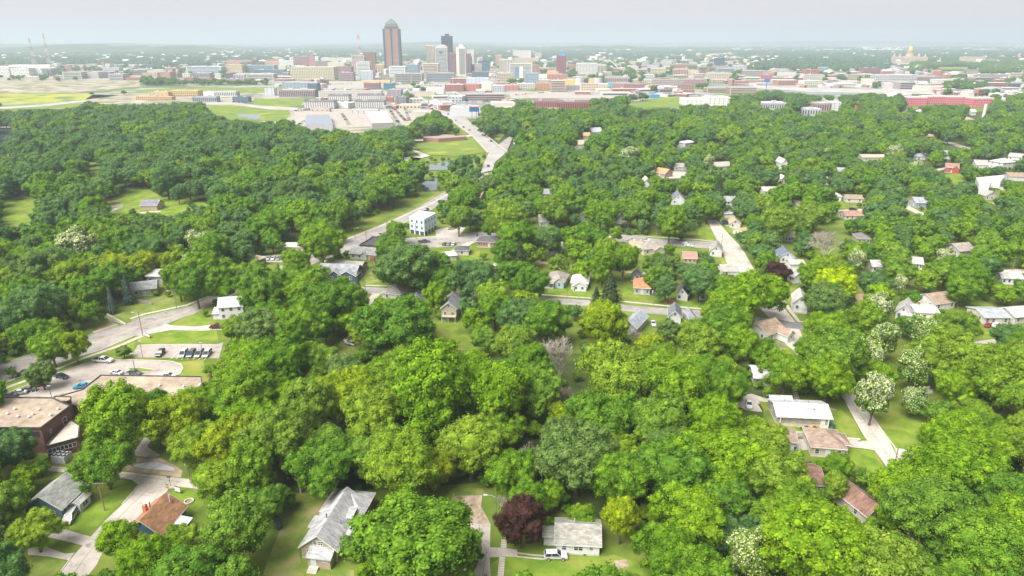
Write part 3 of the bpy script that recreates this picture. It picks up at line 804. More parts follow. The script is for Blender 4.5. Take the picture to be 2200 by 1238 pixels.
def door(parent, x, y, z0, side, w=.95, h=2.05, col=(.6, .6, .58), name='door'):
 rz = {'f': 0, 'r': math.pi / 2, 'b': math.pi, 'l': -math.pi / 2}[side]
 m = MB().box(-w / 2, w / 2, -.05, .02, 0, h)
 o = m.build(name, paint(col), parent)
 o.location = (x, y, z0); o.rotation_euler = (0, 0, rz)
 f = MB().box(-w / 2 - .1, -w / 2, -.07, .02, 0, h + .1).box(w / 2, w / 2 + .1, -.07, .02, 0, h + .1).box(-w / 2, w / 2, -.07, .02, h, h + .1)
 f.build('door_frame', M['white_trim'], o)
 return o
def roof_mesh(w, d, h, kind, rise, o=.45, th=.16):
 m = MB()
 if kind in ('x', 'y'):
  W, D = (w, d) if kind == 'x' else (d, w)
  sl = rise / (D / 2)
  z0 = h + .03 - o * sl
  prof = [(-o, z0), (D / 2, h + rise + .03), (D + o, z0), (D + o, z0 + th), (D / 2, h + rise + .03 + th), (-o, z0 + th)]
  def pt(a, b, z):
   return (a, b, z) if kind == 'x' else (b, a, z)
  v = [pt(-o, y, z) for y, z in prof] + [pt(W + o, y, z) for y, z in prof]
  f = [(4, 5, 11, 10), (3, 4, 10, 9), (5, 0, 6, 11), (2, 3, 9, 8), (0, 1, 7, 6), (1, 2, 8, 7), (0, 5, 4, 1), (1, 4, 3, 2), (6, 7, 10, 11), (7, 8, 9, 10)]
  m.add(v, f)
 elif kind == 'hip':
  z0 = h + .02
  if w >= d:
   r0, r1 = (d / 2, d / 2), (w - d / 2, d / 2)
  else:
   r0, r1 = (w / 2, w / 2), (w / 2, d - w / 2)
  v = [(-o, -o, z0), (w + o, -o, z0), (w + o, d + o, z0), (-o, d + o, z0),
    (-o, -o, z0 + th), (w + o, -o, z0 + th), (w + o, d + o, z0 + th), (-o, d + o, z0 + th),
    (r0[0], r0[1], z0 + th + rise), (r1[0] + .01, r1[1] + .01, z0 + th + rise)]
  f = [(0, 3, 2, 1), (0, 1, 5, 4), (1, 2, 6, 5), (2, 3, 7, 6), (3, 0, 4, 7)]
  f += [(4, 5, 9, 8), (5, 6, 9), (6, 7, 8, 9), (7, 4, 8)] if w >= d else [(4, 5, 8), (5, 6, 9, 8), (6, 7, 9), (7, 4, 8, 9)]
  m.add(v, f)
 elif kind == 'shed':
  v = [(-o, -o, h - .1), (w + o, -o, h - .1), (w + o, d + .02, h + rise), (-o, d + .02, h + rise)]
  v += [(a, b, c + th) for a, b, c in v]
  m.add(v, [(0, 3, 2, 1), (4, 5, 6, 7), (0, 1, 5, 4), (1, 2, 6, 5), (2, 3, 7, 6), (3, 0, 4, 7)])
 else:
  m.box(-o, w + o, -o, d + o, h + .02, h + .3)
 return m
def wall_mesh(w, d, h, kind, rise):
 m = MB()
 if kind == 'x':
  v = [(0, 0, 0), (w, 0, 0), (w, d, 0), (0, d, 0), (0, 0, h), (w, 0, h), (w, d, h), (0, d, h), (0, d / 2, h + rise), (w, d / 2, h + rise)]
  m.add(v, [(0, 1, 5, 4), (2, 3, 7, 6), (1, 2, 6, 9, 5), (3, 0, 4, 8, 7), (4, 5, 9, 8), (6, 7, 8, 9), (0, 3, 2, 1)])
 elif kind == 'y':
  v = [(0, 0, 0), (w, 0, 0), (w, d, 0), (0, d, 0), (0, 0, h), (w, 0, h), (w, d, h), (0, d, h), (w / 2, 0, h + rise), (w / 2, d, h + rise)]
  m.add(v, [(0, 1, 5, 8, 4), (2, 3, 7, 9, 6), (1, 2, 6, 5), (3, 0, 4, 7), (4, 8, 9, 7), (8, 5, 6, 9), (0, 3, 2, 1)])
 else:
  m.box(0, w, 0, d, 0, h)
 return m
def fascia(root, w, d, h, kind, rise, o=.45, th=.16, mat=None):
 m = MB(); e = .04
 if kind in ('x', 'y'):
  W, D = (w, d) if kind == 'x' else (d, w)
  sl = rise / (D / 2); z0 = h + .03 - o * sl
  def q(a, b, z):
   return (a, b, z) if kind == 'x' else (b, a, z)
  def bx(a0, a1, b0, b1, za, zb):
   if kind == 'x': m.box(a0, a1, b0, b1, za, zb)
   else: m.box(b0, b1, a0, a1, za, zb)
  bx(-o - e, W + o + e, -o - e, -o - .005, z0 - .04, z0 + th + .01)
  bx(-o - e, W + o + e, D + o + .005, D + o + e, z0 - .04, z0 + th + .01)
  for a in (-o - e, W + o + .005):
   for s0, s1 in ((-o, D / 2), (D + o, D / 2)):
    za, zb = z0, h + rise + .03
    v = [q(a, s0, za - .04), q(a + e - .005, s0, za - .04), q(a + e - .005, s1, zb - .04), q(a, s1, zb - .04),
      q(a, s0, za + th + .01), q(a + e - .005, s0, za + th + .01), q(a + e - .005, s1, zb + th + .01), q(a, s1, zb + th + .01)]
    m.add(v, [(0, 3, 2, 1), (4, 5, 6, 7), (0, 1, 5, 4), (1, 2, 6, 5), (2, 3, 7, 6), (3, 0, 4, 7)])
 elif kind in ('hip', 'flat'):
  z0, z1 = (h + .0, h + .2) if kind == 'hip' else (h + .0, h + .32)
  m.box(-o - e, w + o + e, -o - e, -o - .004, z0, z1).box(-o - e, w + o + e, d + o + .004, d + o + e, z0, z1)
  m.box(-o - e, -o - .004, -o, d + o, z0, z1).box(w + o + .004, w + o + e, -o, d + o, z0, z1)
 return m.build('fascia', mat or M['white_trim'], root)
def block(root, x, y, w, d, h, kind, rise, wall, roof, o=.4, trim=True, z=0, rot=0, names=('wall', 'roof')):
 """a further wing or dormer of a house, with its own roof"""
 wl_ = wall_mesh(w, d, h, kind, rise).build(names[0], wall, root)
 wl_.location = (x, y, z); wl_.rotation_euler = (0, 0, R(rot))
 rf = roof_mesh(w, d, h, kind, rise, o).build(names[1], roof, root)
 rf.location = (x, y, z); rf.rotation_euler = (0, 0, R(rot))
 if trim:
  f = fascia(rf, w, d, h, kind, rise, o)
 return wl_, rf
def porch(root, x0, x1, dep, h, roofm, posts=3, drop=.5, wallm=None, z=0):
 w = x1 - x0
 r_ = MB()
 v = [(x0 - .2, -dep - .2, h), (x1 + .2, -dep - .2, h), (x1 + .2, -.02, h + drop), (x0 - .2, -.02, h + drop)]
 v += [(a, b, c + .14) for a, b, c in v]
 r_.add(v, [(0, 3, 2, 1), (4, 5, 6, 7), (0, 1, 5, 4), (1, 2, 6, 5), (2, 3, 7, 6), (3, 0, 4, 7)])
 rf = r_.build('porch_roof', roofm, root)
 MB().box(x0 - .22, x1 + .22, -dep - .25, -dep - .21, h - .02, h + .17).build('fascia', M['white_trim'], rf)
 MB().box(x0, x1, -dep, -.02, 0, .35).build('porch_floor', M['kerb'], root)
 pm = MB().box(-.08, .08, -.08, .08, .35, h).mesh('porch_post', M['white_trim'])
 for i in range(posts):
  o = bpy.data.objects.new('porch_post', pm); C.objects.link(o); o.parent = root
  o.location = (x0 + .15 + (w - .3) * i / max(1, posts - 1), -dep + .15, 0)
def chimney(root, x, y, z0, z1, w=.7, mat=None, cap=True):
 c = MB().box(x - w / 2, x + w / 2, y - w / 2, y + w / 2, z0, z1).build('chimney', mat or brick((.30, .12, .08)), root)
 if cap:
  MB().box(x - w / 2 - .06, x + w / 2 + .06, y - w / 2 - .06, y + w / 2 + .06, z1, z1 + .12).build('chimney_cap', M['kerb'], c)
def vent_pipe(root, x, y, z0, z1, r=.08, mat=None, name='vent_pipe'):
 MB().tube((x, y, z0), (x, y, z1), r, r, 8).build(name, mat or M['dark_metal'], root)
WHITE = (.56, .56, .55); CREAM = (.50, .46, .38); GREYW = (.36, .37, .36); TANW = (.38, .33, .25)
RG = (.27, .265, .265); RDK = (.10, .10, .105); RTAN = (.29, .22, .165); RLT = (.42, .42, .42); RBR = (.20, .13, .085); RNAVY = (.07, .08, .105)
def house(label, A, B, d, h, kind='x', rise=1.8, wall=WHITE, roof=RG, fw=3, sw=2, vis=.9, name='house', cat='house', land=None,
    lod=1, dr=True, o=.45, wallm=None, roofm=None, floors=1, ch=None, found=True, dcol=(.5, .5, .48), trim=True):
 a, b = P(*A), P(*B)
 w = (b - a).length
 rz = math.atan2(b.y - a.y, b.x - a.x)
 root = empty(name, a, rz)
 tag(root, label, cat)
 wm_ = wallm or (siding(wall) if lod > 1 else paint(wall))
 rm_ = roofm or (shingle(roof) if lod else paint(roof, .9))
 wall_mesh(w, d, h, kind, rise).build('wall', wm_, root)
 rf = roof_mesh(w, d, h, kind, rise, o).build('roof', rm_, root)
 if trim:
  fascia(root, w, d, h, kind, rise, o)
 if found and lod > 1:
  MB().box(-.04, w + .04, -.04, d + .04, 0, .4).build('foundation', M['kerb'], root)
 fh = h / floors
 zc = (fh * .56)
 for fl in range(floors):
  zz = zc + fl * fh
  n = fw
  slots = [(i + .5) / n for i in range(n)] if n else []
  dslot = n // 2 if (dr and fl == 0 and n) else -1
  for i, s in enumerate(slots):
   if i == dslot:
    door(root, s * w, 0, .25, 'f', col=dcol, h=min(2.05, h - .5))
   else:
    window(root, s * w, 0, zz, 'f', 1.0 if w / max(1, n) > 1.6 else .7, min(1.25, fh * .5))
  for i in range(sw):
   for sd, xx in (('r', w), ('l', 0)):
    window(root, xx, d * (i + .5) / sw, zz, sd, .9, min(1.25, fh * .5))
 if kind == 'y' and rise > 1.5:
  window(root, w / 2, 0, h + rise * .35, 'f', .8, .9)
 if ch:
  chimney(root, ch[0] * w, ch[1] * d, h, h + rise + ch[2], .6, brick((.30, .12, .08)) if len(ch) < 4 else ch[3])
 root['w'] = w
 bpy.context.view_layer.update()
 mark_block(root, w, d, h + rise * (.7 if kind != 'flat' else 0), vis, .3)
 c = root.matrix_basis @ Vector((w / 2, d / 2, h * .7))
 pc = proj(c)
 if land:
  LAND.append((pc[0], pc[1], land))
 return root, w
def poly_building(label, roofpx, z, wall, roof, name='building', cat='building', vis=.95, parapet=.5, bands=None, land=None, wins=None):
 """a building whose roof outline is known: walls drop straight to the ground"""
 pts = [P(u, v, z) for u, v in roofpx]
 if sum((pts[i].x * pts[(i + 1) % len(pts)].y - pts[(i + 1) % len(pts)].x * pts[i].y) for i in range(len(pts))) < 0:
  pts = pts[::-1]
 c = sum(pts, Vector()) / len(pts)
 root = empty(name, (c.x, c.y, 0)); tag(root, label, cat)
 loc = [(p.x - c.x, p.y - c.y) for p in pts]
 MB().prism(loc, 0, z).build('wall', wall, root)
 k = 1 - .15 / max(1, max(math.hypot(*p) for p in loc))
 inn = [(x * k, y * k) for x, y in loc]
 MB().prism(inn, z + .02, z + .12).build('roof', roof, root)
 if parapet:
  m = MB(); n = len(loc)
  for i in range(n):
   p, q = Vector((*loc[i], 0)), Vector((*loc[(i + 1) % n], 0))
   d_ = (q - p).normalized(); nn = Vector((d_.y, -d_.x, 0))
   mid = (p + q) / 2; L_ = (q - p).length
   m.obox(mid + nn * .02 + Vector((0, 0, z + parapet / 2 - .05)), d_ * (L_ / 2 + .05), nn * .16, Vector((0, 0, parapet / 2 + .1)))
  m.build('parapet', M['dark_metal'] if parapet < .6 else wall, root)
 if bands:
  mat, zs, hh, gap, ww = bands
  m = MB(); n = len(loc)
  for i in range(n):
   p, q = Vector((*loc[i], 0)), Vector((*loc[(i + 1) % n], 0))
   d_ = (q - p).normalized(); nn = Vector((d_.y, -d_.x, 0)); L_ = (q - p).length
   cnt = int(L_ // gap)
   for j in range(cnt):
    for zz in zs:
     m.obox(p + d_ * (L_ * (j + .5) / cnt) + nn * .03 + Vector((0, 0, zz)), d_ * ww / 2, nn * .05, Vector((0, 0, hh / 2)))
  m.build('window_strip', mat, root, 'stuff')
 if vis:
  mark(shrink(hull([proj((p.x, p.y, zz))[:2] for p in pts for zz in (0, z)]), vis), True, False)
 mark([proj((p.x, p.y, 0))[:2] for p in pts], False, True)
 if land:
  q = proj((c.x, c.y, z / 2)); LAND.append((q[0], q[1], land))
 return root
def tower(label, x0, x1, yt, yb, dep, wall, style='grid', roof=(.55, .54, .52), name='office_building', cat='building', rot=0.0,
    glass=None, fl=3.9, bay=4.2, units=True, vis=True, par=1.0, land=None, wallm=None):
 a, b = P(x0, yb), P(x1, yb)
 w = (b - a).length
 h = max(3.0, height_for((x0 + x1) / 2, yb, yt + 1.0) )
 root = empty(name, (a.x, a.y, 0), R(rot)); tag(root, label, cat)
 wm_ = wallm or paint(wall, .8)
 MB().box(0, w, 0, dep, 0, h).build('wall', wm_, root)
 rr = MB().box(.5, w - .5, .5, dep - .5, h + .02, h + .15)
 rf = rr.build('roof', paint(roof, .9), root)
 m = MB()
 t = .45
 m.box(-.06, w + .06, -.06, t, h, h + par).box(-.06, w + .06, dep - t, dep + .06, h, h + par)
 m.box(-.06, t, t, dep - t, h, h + par).box(w - t, w + .06, t, dep - t, h, h + par)
 m.build('parapet', paint((.66, .66, .66)) if 'crimson' in label else wm_, root)
 gl = glass or M['glass_far']
 m = MB()
 nf = max(1, int(round(h / fl)))
 fh = h / nf
 def face(fn, L):
  nb = max(1, int(round(L / bay)))
  if style == 'grid':
   for i in range(nf):
    for j in range(nb):
     s0 = L * (j + .22) / nb; s1 = L * (j + .78) / nb
     fn(s0, s1, fh * (i + .3), fh * (i + .78))
  elif style == 'bands':
   for i in range(nf):
    fn(L * .04, L * .96, fh * (i + .35), fh * (i + .8))
  elif style == 'vert':
   for j in range(nb):
    fn(L * (j + .25) / nb, L * (j + .72) / nb, fh * .6, h - fh * .5)
  elif style == 'open':
   for i in range(nf):
    fn(L * .03, L * .97, fh * (i + .22), fh * (i + .72))
  elif style == 'glass':
   for i in range(nf):
    fn(L * .02, L * .98, fh * (i + .1), fh * (i + .9))
  elif style == 'few':
   for i in range(nf):
    for j in range(max(1, nb // 2)):
     s = L * (j + .5) / max(1, nb // 2)
     fn(s - .7, s + .7, fh * (i + .35), fh * (i + .7))
 if style != 'none':
  e = .12
  face(lambda s0, s1, z0, z1: m.box(s0, s1, -e, .02, z0, z1), w)
  face(lambda s0, s1, z0, z1: m.box(-e, .02, s0, s1, z0, z1), dep)
  face(lambda s0, s1, z0, z1: m.box(w - .02, w + e, s0, s1, z0, z1), dep)
  m.build('window_band' if style in ('bands', 'open', 'glass') else 'window_grid', gl, root, 'stuff')
 if units and w > 12 and dep > 10:
  rs = random.Random(int(x0 * 7 + yb * 13))
  m = MB()
  for i in range(rs.randint(1, 4)):
   ux, uy = rs.uniform(.1, .75) * w, rs.uniform(.15, .7) * dep
   m.box(ux, ux + rs.uniform(2, w * .18), uy, uy + rs.uniform(2, dep * .2), h + .15, h + rs.uniform(1.4, 3.6))
  m.build('rooftop_unit', M['metal_grey'], root)
 if vis:
  mark([(x0 - 1, yt), (x1 + 1, yt), (x1 + 1, yb - 1), (x0 - 1, yb - 1)], True, True)
 mark_block(root, w, dep, h, 0)
 if land:
  LAND.append(((x0 + x1) / 2, (yt + yb) / 2, land))
 return root, w, h
CARC = {'white': (.62, .63, .64), 'silver': (.52, .53, .54), 'black': (.018, .018, .02), 'dark grey': (.09, .095, .10), 'red': (.28, .02, .02),
  'dark blue': (.02, .035, .08), 'bright blue': (.02, .28, .48), 'grey': (.27, .28, .29), 'tan': (.33, .29, .23), 'maroon': (.12, .02, .025)}
_cm = {}
def carpaint(c):
 k = 'car_' + c
 if k not in M:
  m, n, l, b = node_mat(k.replace(' ', '_'), .25, .5)
  b.inputs['Base Color'].default_value = (*CARC[c], 1)
  b.inputs['Coat Weight'].default_value = .6
  M[k] = m
 return M[k]
M['car_glass'] = glassy('car_glass', (.025, .03, .035), .08)
M['lamp_clear'] = glassy('clear_lamp', (.6, .6, .58), .15)
M['lamp_red'] = glassy('red_lamp', (.35, .02, .02), .25)
PROF = {  # length, width, lower body outline (x, z) from the rear, greenhouse outline, pillars
 'sedan': (4.7, 1.82, [(0, .35), (0, .85), (.25, .98), (1.1, 1.02), (3.35, .98), (4.4, .80), (4.7, .62), (4.7, .32)], [(.75, 1.0), (1.35, 1.42), (2.55, 1.45), (3.45, .97)]),
 'suv': (4.8, 1.95, [(0, .40), (0, .95), (.1, 1.10), (3.5, 1.08), (4.55, .98), (4.8, .75), (4.8, .38)], [(.12, 1.08), (.45, 1.66), (2.7, 1.72), (3.55, 1.06)]),
 'minivan': (5.1, 1.98, [(0, .38), (0, .95), (.1, 1.05), (4.0, 1.02), (4.85, .85), (5.1, .62), (5.1, .34)], [(.1, 1.04), (.35, 1.70), (3.0, 1.76), (4.25, .99)]),
 'hatch': (4.2, 1.78, [(0, .36), (0, .90), (.15, 1.02), (3.1, .98), (3.95, .82), (4.2, .6), (4.2, .33)], [(.15, 1.0), (.6, 1.46), (2.2, 1.52), (3.15, .97)]),
 'pickup': (6.2, 2.05, [(0, .55), (0, 1.15), (2.15, 1.15), (2.15, 1.2), (4.75, 1.18), (6.0, 1.08), (6.2, .85), (6.2, .48)], [(2.2, 1.18), (2.4, 1.86), (3.9, 1.9), (4.75, 1.17)]),
}
def car_meshes(kind, col):
 key = (kind, col)
 if key in _cm:
  return _cm[key]
 L, W, low, gh = PROF[kind]
 x0 = -L / 2; hw = W / 2
 body = MB()
 n = len(low)
 ring = []
 for sgn in (-1, 1):
  for k, ins in ((0, 0.0), (1, .07)):
   pass
 zs = [p[1] for p in low]
 def yoff(z, x):
  e = .10 if (x < .3 or x > L - .45) else 0
  return hw - e - (.05 if z < .45 else 0)
 v = [(x0 + x, -yoff(z, x), z) for x, z in low] + [(x0 + x, yoff(z, x), z) for x, z in low]
 f = [tuple(range(n))] + [tuple(range(2 * n - 1, n - 1, -1))] + [(i, n + i, n + (i + 1) % n, (i + 1) % n) for i in range(n)]
 body.add(v, f)
 g = gh; tw = hw - .27; bw = hw - .06
 (ax, az), (bx, bz), (cx, cz), (dx, dz) = g
 body.add([(x0 + bx - .02, -tw, bz + .01), (x0 + cx + .02, -tw, cz + .01), (x0 + cx + .02, tw, cz + .01), (x0 + bx - .02, tw, bz + .01),
     (x0 + bx + .1, -tw + .1, bz + .05), (x0 + cx - .1, -tw + .1, cz + .05), (x0 + cx - .1, tw - .1, cz + .05), (x0 + bx + .1, tw - .1, bz + .05)],
    [(0, 3, 2, 1), (4, 5, 6, 7), (0, 1, 5, 4), (1, 2, 6, 5), (2, 3, 7, 6), (3, 0, 4, 7)])
 for s in (-1, 1):
  for (px, pz, qx, qz) in ((ax, az, bx, bz), (dx, dz, cx, cz)):
   body.tube((x0 + px, s * bw, pz), (x0 + qx, s * tw, qz), .05, .05, 4)
  mx_ = (bx + cx) / 2
  body.tube((x0 + mx_, s * (bw + .0), az), (x0 + mx_, s * tw, bz), .045, .045, 4)
 if kind == 'pickup':
  pass
 glass = MB()
 i_ = .0
 glass.add([(x0 + ax, -bw, az), (x0 + dx, -bw, dz), (x0 + dx, bw, dz), (x0 + ax, bw, az), (x0 + bx, -tw, bz), (x0 + cx, -tw, cz), (x0 + cx, tw, cz), (x0 + bx, tw, bz)],
     [(0, 3, 2, 1), (4, 5, 6, 7), (0, 1, 5, 4), (1, 2, 6, 5), (2, 3, 7, 6), (3, 0, 4, 7)])
 wr = .34 if kind != 'pickup' else .41
 wh = MB()
 wh.tube((0, -.11, 0), (0, .11, 0), wr, wr, 14)
 rim = MB().tube((0, -.125, 0), (0, .125, 0), wr * .6, wr * .6, 10)
 hl = MB().box(-.03, .03, -.17, .17, -.07, .07)
 ms = {'body': body.mesh('body', carpaint(col)), 'glass': glass.mesh('window_glass', M['car_glass']),
    'wheel': wh.mesh('wheel', M['rubber']), 'rim': rim.mesh('rim', M['metal_grey']),
    'head': hl.mesh('headlight', M['lamp_clear']), 'tail': MB().box(-.03, .03, -.15, .15, -.09, .09).mesh('tail_light', M['lamp_red'])}
 if kind == 'pickup':
  bed = MB().box(x0 + .08, x0 + 2.1, -hw + .14, hw - .14, 1.152, 1.165)
  ms['bed'] = bed.mesh('truck_bed', M['rubber'])
 ms['L'] = (L, W, wr)
 _cm[key] = ms
 return ms
def car(kind, col, rear, front, label, parts=True, group=None, vis=True, cat=None, name=None, z=0.02, scale=1.0):
 a, b = P(*rear), P(*front)
 mid = (a + b) / 2
 rz = math.atan2(b.y - a.y, b.x - a.x)
 ms = car_meshes(kind, col)
 L, W, wr = ms['L']
 root = empty(name or ('pickup_truck' if kind == 'pickup' else 'parked_car'), (mid.x, mid.y, z), rz)
 root.scale = (scale,) * 3
 tag(root, label, cat or {'pickup': 'pickup truck', 'minivan': 'van'}.get(kind, 'car'), group)
 def pt(nm, me, loc=(0, 0, 0), par=None):
  o = bpy.data.objects.new(nm, me); C.objects.link(o); o.parent = par or root; o.location = loc
  return o
 pt('body', ms['body']); pt('window_glass', ms['glass'])
 if 'bed' in ms:
  pt('truck_bed', ms['bed'])
 fx, rx = L / 2 - .9, -L / 2 + .95
 for sx in (fx, rx):
  for sy in (-1, 1):
   w_ = pt('wheel', ms['wheel'], (sx, sy * (W / 2 - .1), wr))
   if parts:
    pt('rim', ms['rim'], (0, 0, 0), w_)
 if parts:
  zl = PROF[kind][2][-2][1]
  for sy in (-1, 1):
   pt('headlight', ms['head'], (L / 2 - .02, sy * (W / 2 - .32), zl + .04))
   pt('tail_light', ms['tail'], (-L / 2 + .0, sy * (W / 2 - .30), .82 if kind != 'pickup' else 1.0))
 if vis:
  bpy.context.view_layer.update()
  mw = root.matrix_basis
  c = [mw @ Vector((x, y, zz)) for x in (-L / 2, L / 2) for y in (-W / 2, W / 2) for zz in (0, 1.5)]
  mark(hull([proj(p)[:2] for p in c]), True)
 return root
def pole(label, u, v, h, lamp=None, cross=0, can=False, name='utility_pole', cat='utility pole', mat=None, r=.16, lean=0, head=1.6, vis=True):
 p = P(u, v)
 root = empty(name, p); tag(root, label, cat)
 MB().tube((0, 0, 0), (lean, 0, h), r, r * .65, 8).build('post', mat or M['wood_pole'], root)
 if lamp:
  ang, ln = lamp
  d = Vector((math.cos(R(ang)), math.sin(R(ang)), 0))
  zt = h * .86 if cross or name == 'utility_pole' else h - .1
  MB().path([(lean * .9, 0, zt - .3), tuple(d * ln * .5 + Vector((lean * .9, 0, zt + .25))), tuple(d * ln + Vector((lean * .9, 0, zt + .35)))], [.05, .045, .04], 6).build('lamp_arm', M['metal_grey'], root)
  hd = MB(); hd.obox(d * (ln + .35) + Vector((lean * .9, 0, zt + .33)), d * .42, Vector((-d.y, d.x, 0)) * .18, Vector((0, 0, .09)))
  hd.build('lamp_head', M['metal_grey'], root)
 for i in range(cross):
  MB().box(-1.2 + lean, 1.2 + lean, -.12, 0, h - .45 - i * 1.1, h - .3 - i * 1.1).build('crossarm', M['wood_pole'], root)
  m = MB()
  for xx in (-1.05, -.45, .45, 1.05):
   m.tube((xx + lean, -.06, h - .3 - i * 1.1), (xx + lean, -.06, h - .08 - i * 1.1), .05, .035, 6)
  m.build('insulator', M['metal_grey'], root)
 if can:
  MB().tube((-.35, -.1, h - 3.2), (-.35, -.1, h - 2.1), .27, .27, 10).build('transformer', M['metal_grey'], root)
 if vis:
  t = proj((p.x + lean, p.y, h))
  mark([(u - 4, v + 2), (u + 4, v + 2), (t[0] + 4, t[1] - 3), (t[0] - 4, t[1] - 3)], True)
 return root, Vector((p.x + lean, p.y, h))
def wires(label, tops, offs=(-.9, 0, .9), dz=-.3, r=.022, sag=.9):
 root = empty('power_line', tops[0]); tag(root, label, 'power line')
 o0 = tops[0]
 for k in offs:
  m = MB()
  for a, b in zip(tops[:-1], tops[1:]):
   n = 6; pts = []
   for i in range(n + 1):
    t = i / n
    q = a.lerp(b, t) - o0
    pts.append(q + Vector((k, 0, dz - 4 * sag * t * (1 - t))))
   for i in range(n):
    m.tube(pts[i], pts[i + 1], r, r, 3, cap=False)
  m.build('wire', M['dark_metal'], root)
# ================================================================== NEAR BUILDINGS
TEAL = (.075, .17, .22); BEIGE = (.36, .30, .225); BLUEW = (.33, .42, .46)
h1, w1 = house('teal house with orange-brown shingle roof, red chimney and steel flue', (352, 1172), (402, 1112), 8.0, 2.9, 'x', 3.2, TEAL, (.30, .165, .095),
      fw=2, sw=1, lod=2, land='the teal house with the orange-brown roof', dr=False)
chimney(h1, w1 * .42, 5.4, 3.6, 7.0, .75, paint((.55, .14, .09)), False)
MB().tube((w1 * .42, 5.4, 7.0), (w1 * .42, 5.4, 7.25), .3, .26, 10).build('chimney_pot', M['metal_grey'], h1)
vent_pipe(h1, w1 * .86, 2.3, 4.2, 6.8, .18, M['metal_grey'], 'flue_pipe')
vent_pipe(h1, w1 * .62, 5.6, 4.6, 6.3, .12)
pc = MB(); pc.add([(0.5, -3.2, 2.15), (w1 * .72, -3.2, 2.15), (w1 * .72, -.02, 2.6), (.5, -.02, 2.6), (0.5, -3.2, 2.23), (w1 * .72, -3.2, 2.23), (w1 * .72, -.02, 2.68), (.5, -.02, 2.68)],
      [(0, 3, 2, 1), (4, 5, 6, 7), (0, 1, 5, 4), (1, 2, 6, 5), (2, 3, 7, 6), (3, 0, 4, 7)])
pc.build('patio_roof', paint((.52, .55, .57), .4), h1)
for i in range(7):
 xx = .7 + (w1 * .72 - .9) * i / 6
 q = MB(); q.obox((xx, -1.6, 2.47), (.04, 0, 0), (0, 1.58, .222), (0, 0, .03)); q.build('roof_rib', M['metal_grey'], h1)
for xx in (.6, w1 * .36, w1 * .7):
 MB().box(xx - .06, xx + .06, -3.1, -2.98, 0, 2.15).build('porch_post', M['white_trim'], h1)
block(h1, -2.2, 1.5, 2.2, 4.6, 2.3, 'flat', 0, siding(TEAL), shingle((.26, .13, .09)), .25)
h2, w2 = house('long dark teal house with pale grey gambrel roof beside the silver minivan', (138, 1118), (190, 1068), 8.5, 3.2, 'x', 3.0, (.08, .145, .18), (.30, .31, .29),
      fw=4, sw=2, lod=2, land='the dark teal house by the minivan', dr=False)
block(h2, w2 * .34, -2.0, 3.6, 2.0, 2.2, 'x', .5, paint((.5, .5, .5)), shingle((.38, .38, .37)), .25)
window(h2, w2 * .34 + 1.8, -2.0, 1.3, 'f', 1.6, 1.0)
block(h2, w2, 2.0, 2.6, 5.0, 2.6, 'x', .9, brick((.22, .10, .075)), shingle((.17, .10, .09)), .2)
h3, w3 = house('beige clapboard house with long grey shingle roof and small front porch', (650, 1199), (727, 1208), 15.5, 3.1, 'y', 3.1, BEIGE, (.36, .36, .37),
      fw=0, sw=3, lod=2, land='the beige house with the long grey roof', dr=False, vis=.85)
for q in (-.55, .55):
 window(h3, w3 * .48 + q, 0, 4.25, 'f', .8, .9)
window(h3, w3 * .2, 0, 1.6, 'f', .7, 1.5)
bw = siding(BEIGE); br_ = shingle((.36, .36, .37))
block(h3, w3 * .30, -2.3, w3 * .62, 2.3, 2.5, 'shed', .9, bw, br_, .3)
door(h3, w3 * .46, -2.3, .5, 'f', 1.0, 1.95, (.50, .56, .60))
window(h3, w3 * .78, -2.3, 1.9, 'f', 1.0, .35)
for i in range(4):
 MB().box(w3 * .34, w3 * .34 + 2.0, -2.7 - .32 * (i + 1), -2.7 - .32 * i, 0, .5 - .12 * i).build('step', M['kerb'], h3)
MB().box(w3 * .34, w3 * .34 + 2.0, -2.7, -2.3, 0, .52).build('step', M['kerb'], h3)
block(h3, -1.0, 6.2, 2.2, 3.2, 2.6, 'flat', 0, bw, br_, .25)
block(h3, w3 - .6, 3.2, 2.6, 4.0, 3.0, 'flat', 0, bw, br_, .3)
block(h3, w3 * .56, 8.4, w3 * .42, 3.2, 4.3, 'shed', .25, bw, br_, .25)
block(h3, -.4, 11.0, w3 + 1.6, 7.5, 3.05, 'hip', 2.2, brick((.22, .13, .09)), br_, .35)
MB().add([(w3, .3, 2.3), (w3 + 2.6, .3, 1.75), (w3 + 2.6, 3.1, 1.75), (w3, 3.1, 2.3), (w3, .3, 2.42), (w3 + 2.6, .3, 1.87), (w3 + 2.6, 3.1, 1.87), (w3, 3.1, 2.42)],
   [(0, 3, 2, 1), (4, 5, 6, 7), (0, 1, 5, 4), (1, 2, 6, 5), (2, 3, 7, 6), (3, 0, 4, 7)]).build('lean_to_roof', br_, h3)
vent_pipe(h3, w3 * .45, 5.5, 5.5, 7.2, .12)
vent_pipe(h3, w3 * .8, 6.2, 4.0, 5.3, .07)
mark([(725, 1075), (785, 1078), (770, 1110), (740, 1140), (720, 1140)], True)
h4, w4 = house('small white house with weathered grey roof behind the white SUV', (1195, 1190), (1287, 1195), 7.6, 2.75, 'x', 1.9, (.62, .63, .64), (.29, .285, .255),
      fw=0, sw=1, lod=2, land='the small white house with the weathered roof', dr=False)
for s, ww in ((.18, .85), (.46, .8), (.56, .8), (.81, .65)):
 window(h4, s * w4, 0, 1.75 + (.1 if s > .8 else 0), 'f', ww, 1.15 if s < .8 else .7)
MB().box(w4 * .63, w4 * .70, -.12, .0, .1, .3).build('basement_vent', M['dark_metal'], h4)
MB().box(w4 * .30, w4 * .31, -.05, 0, .3, 2.7).build('downpipe', M['white_trim'], h4)
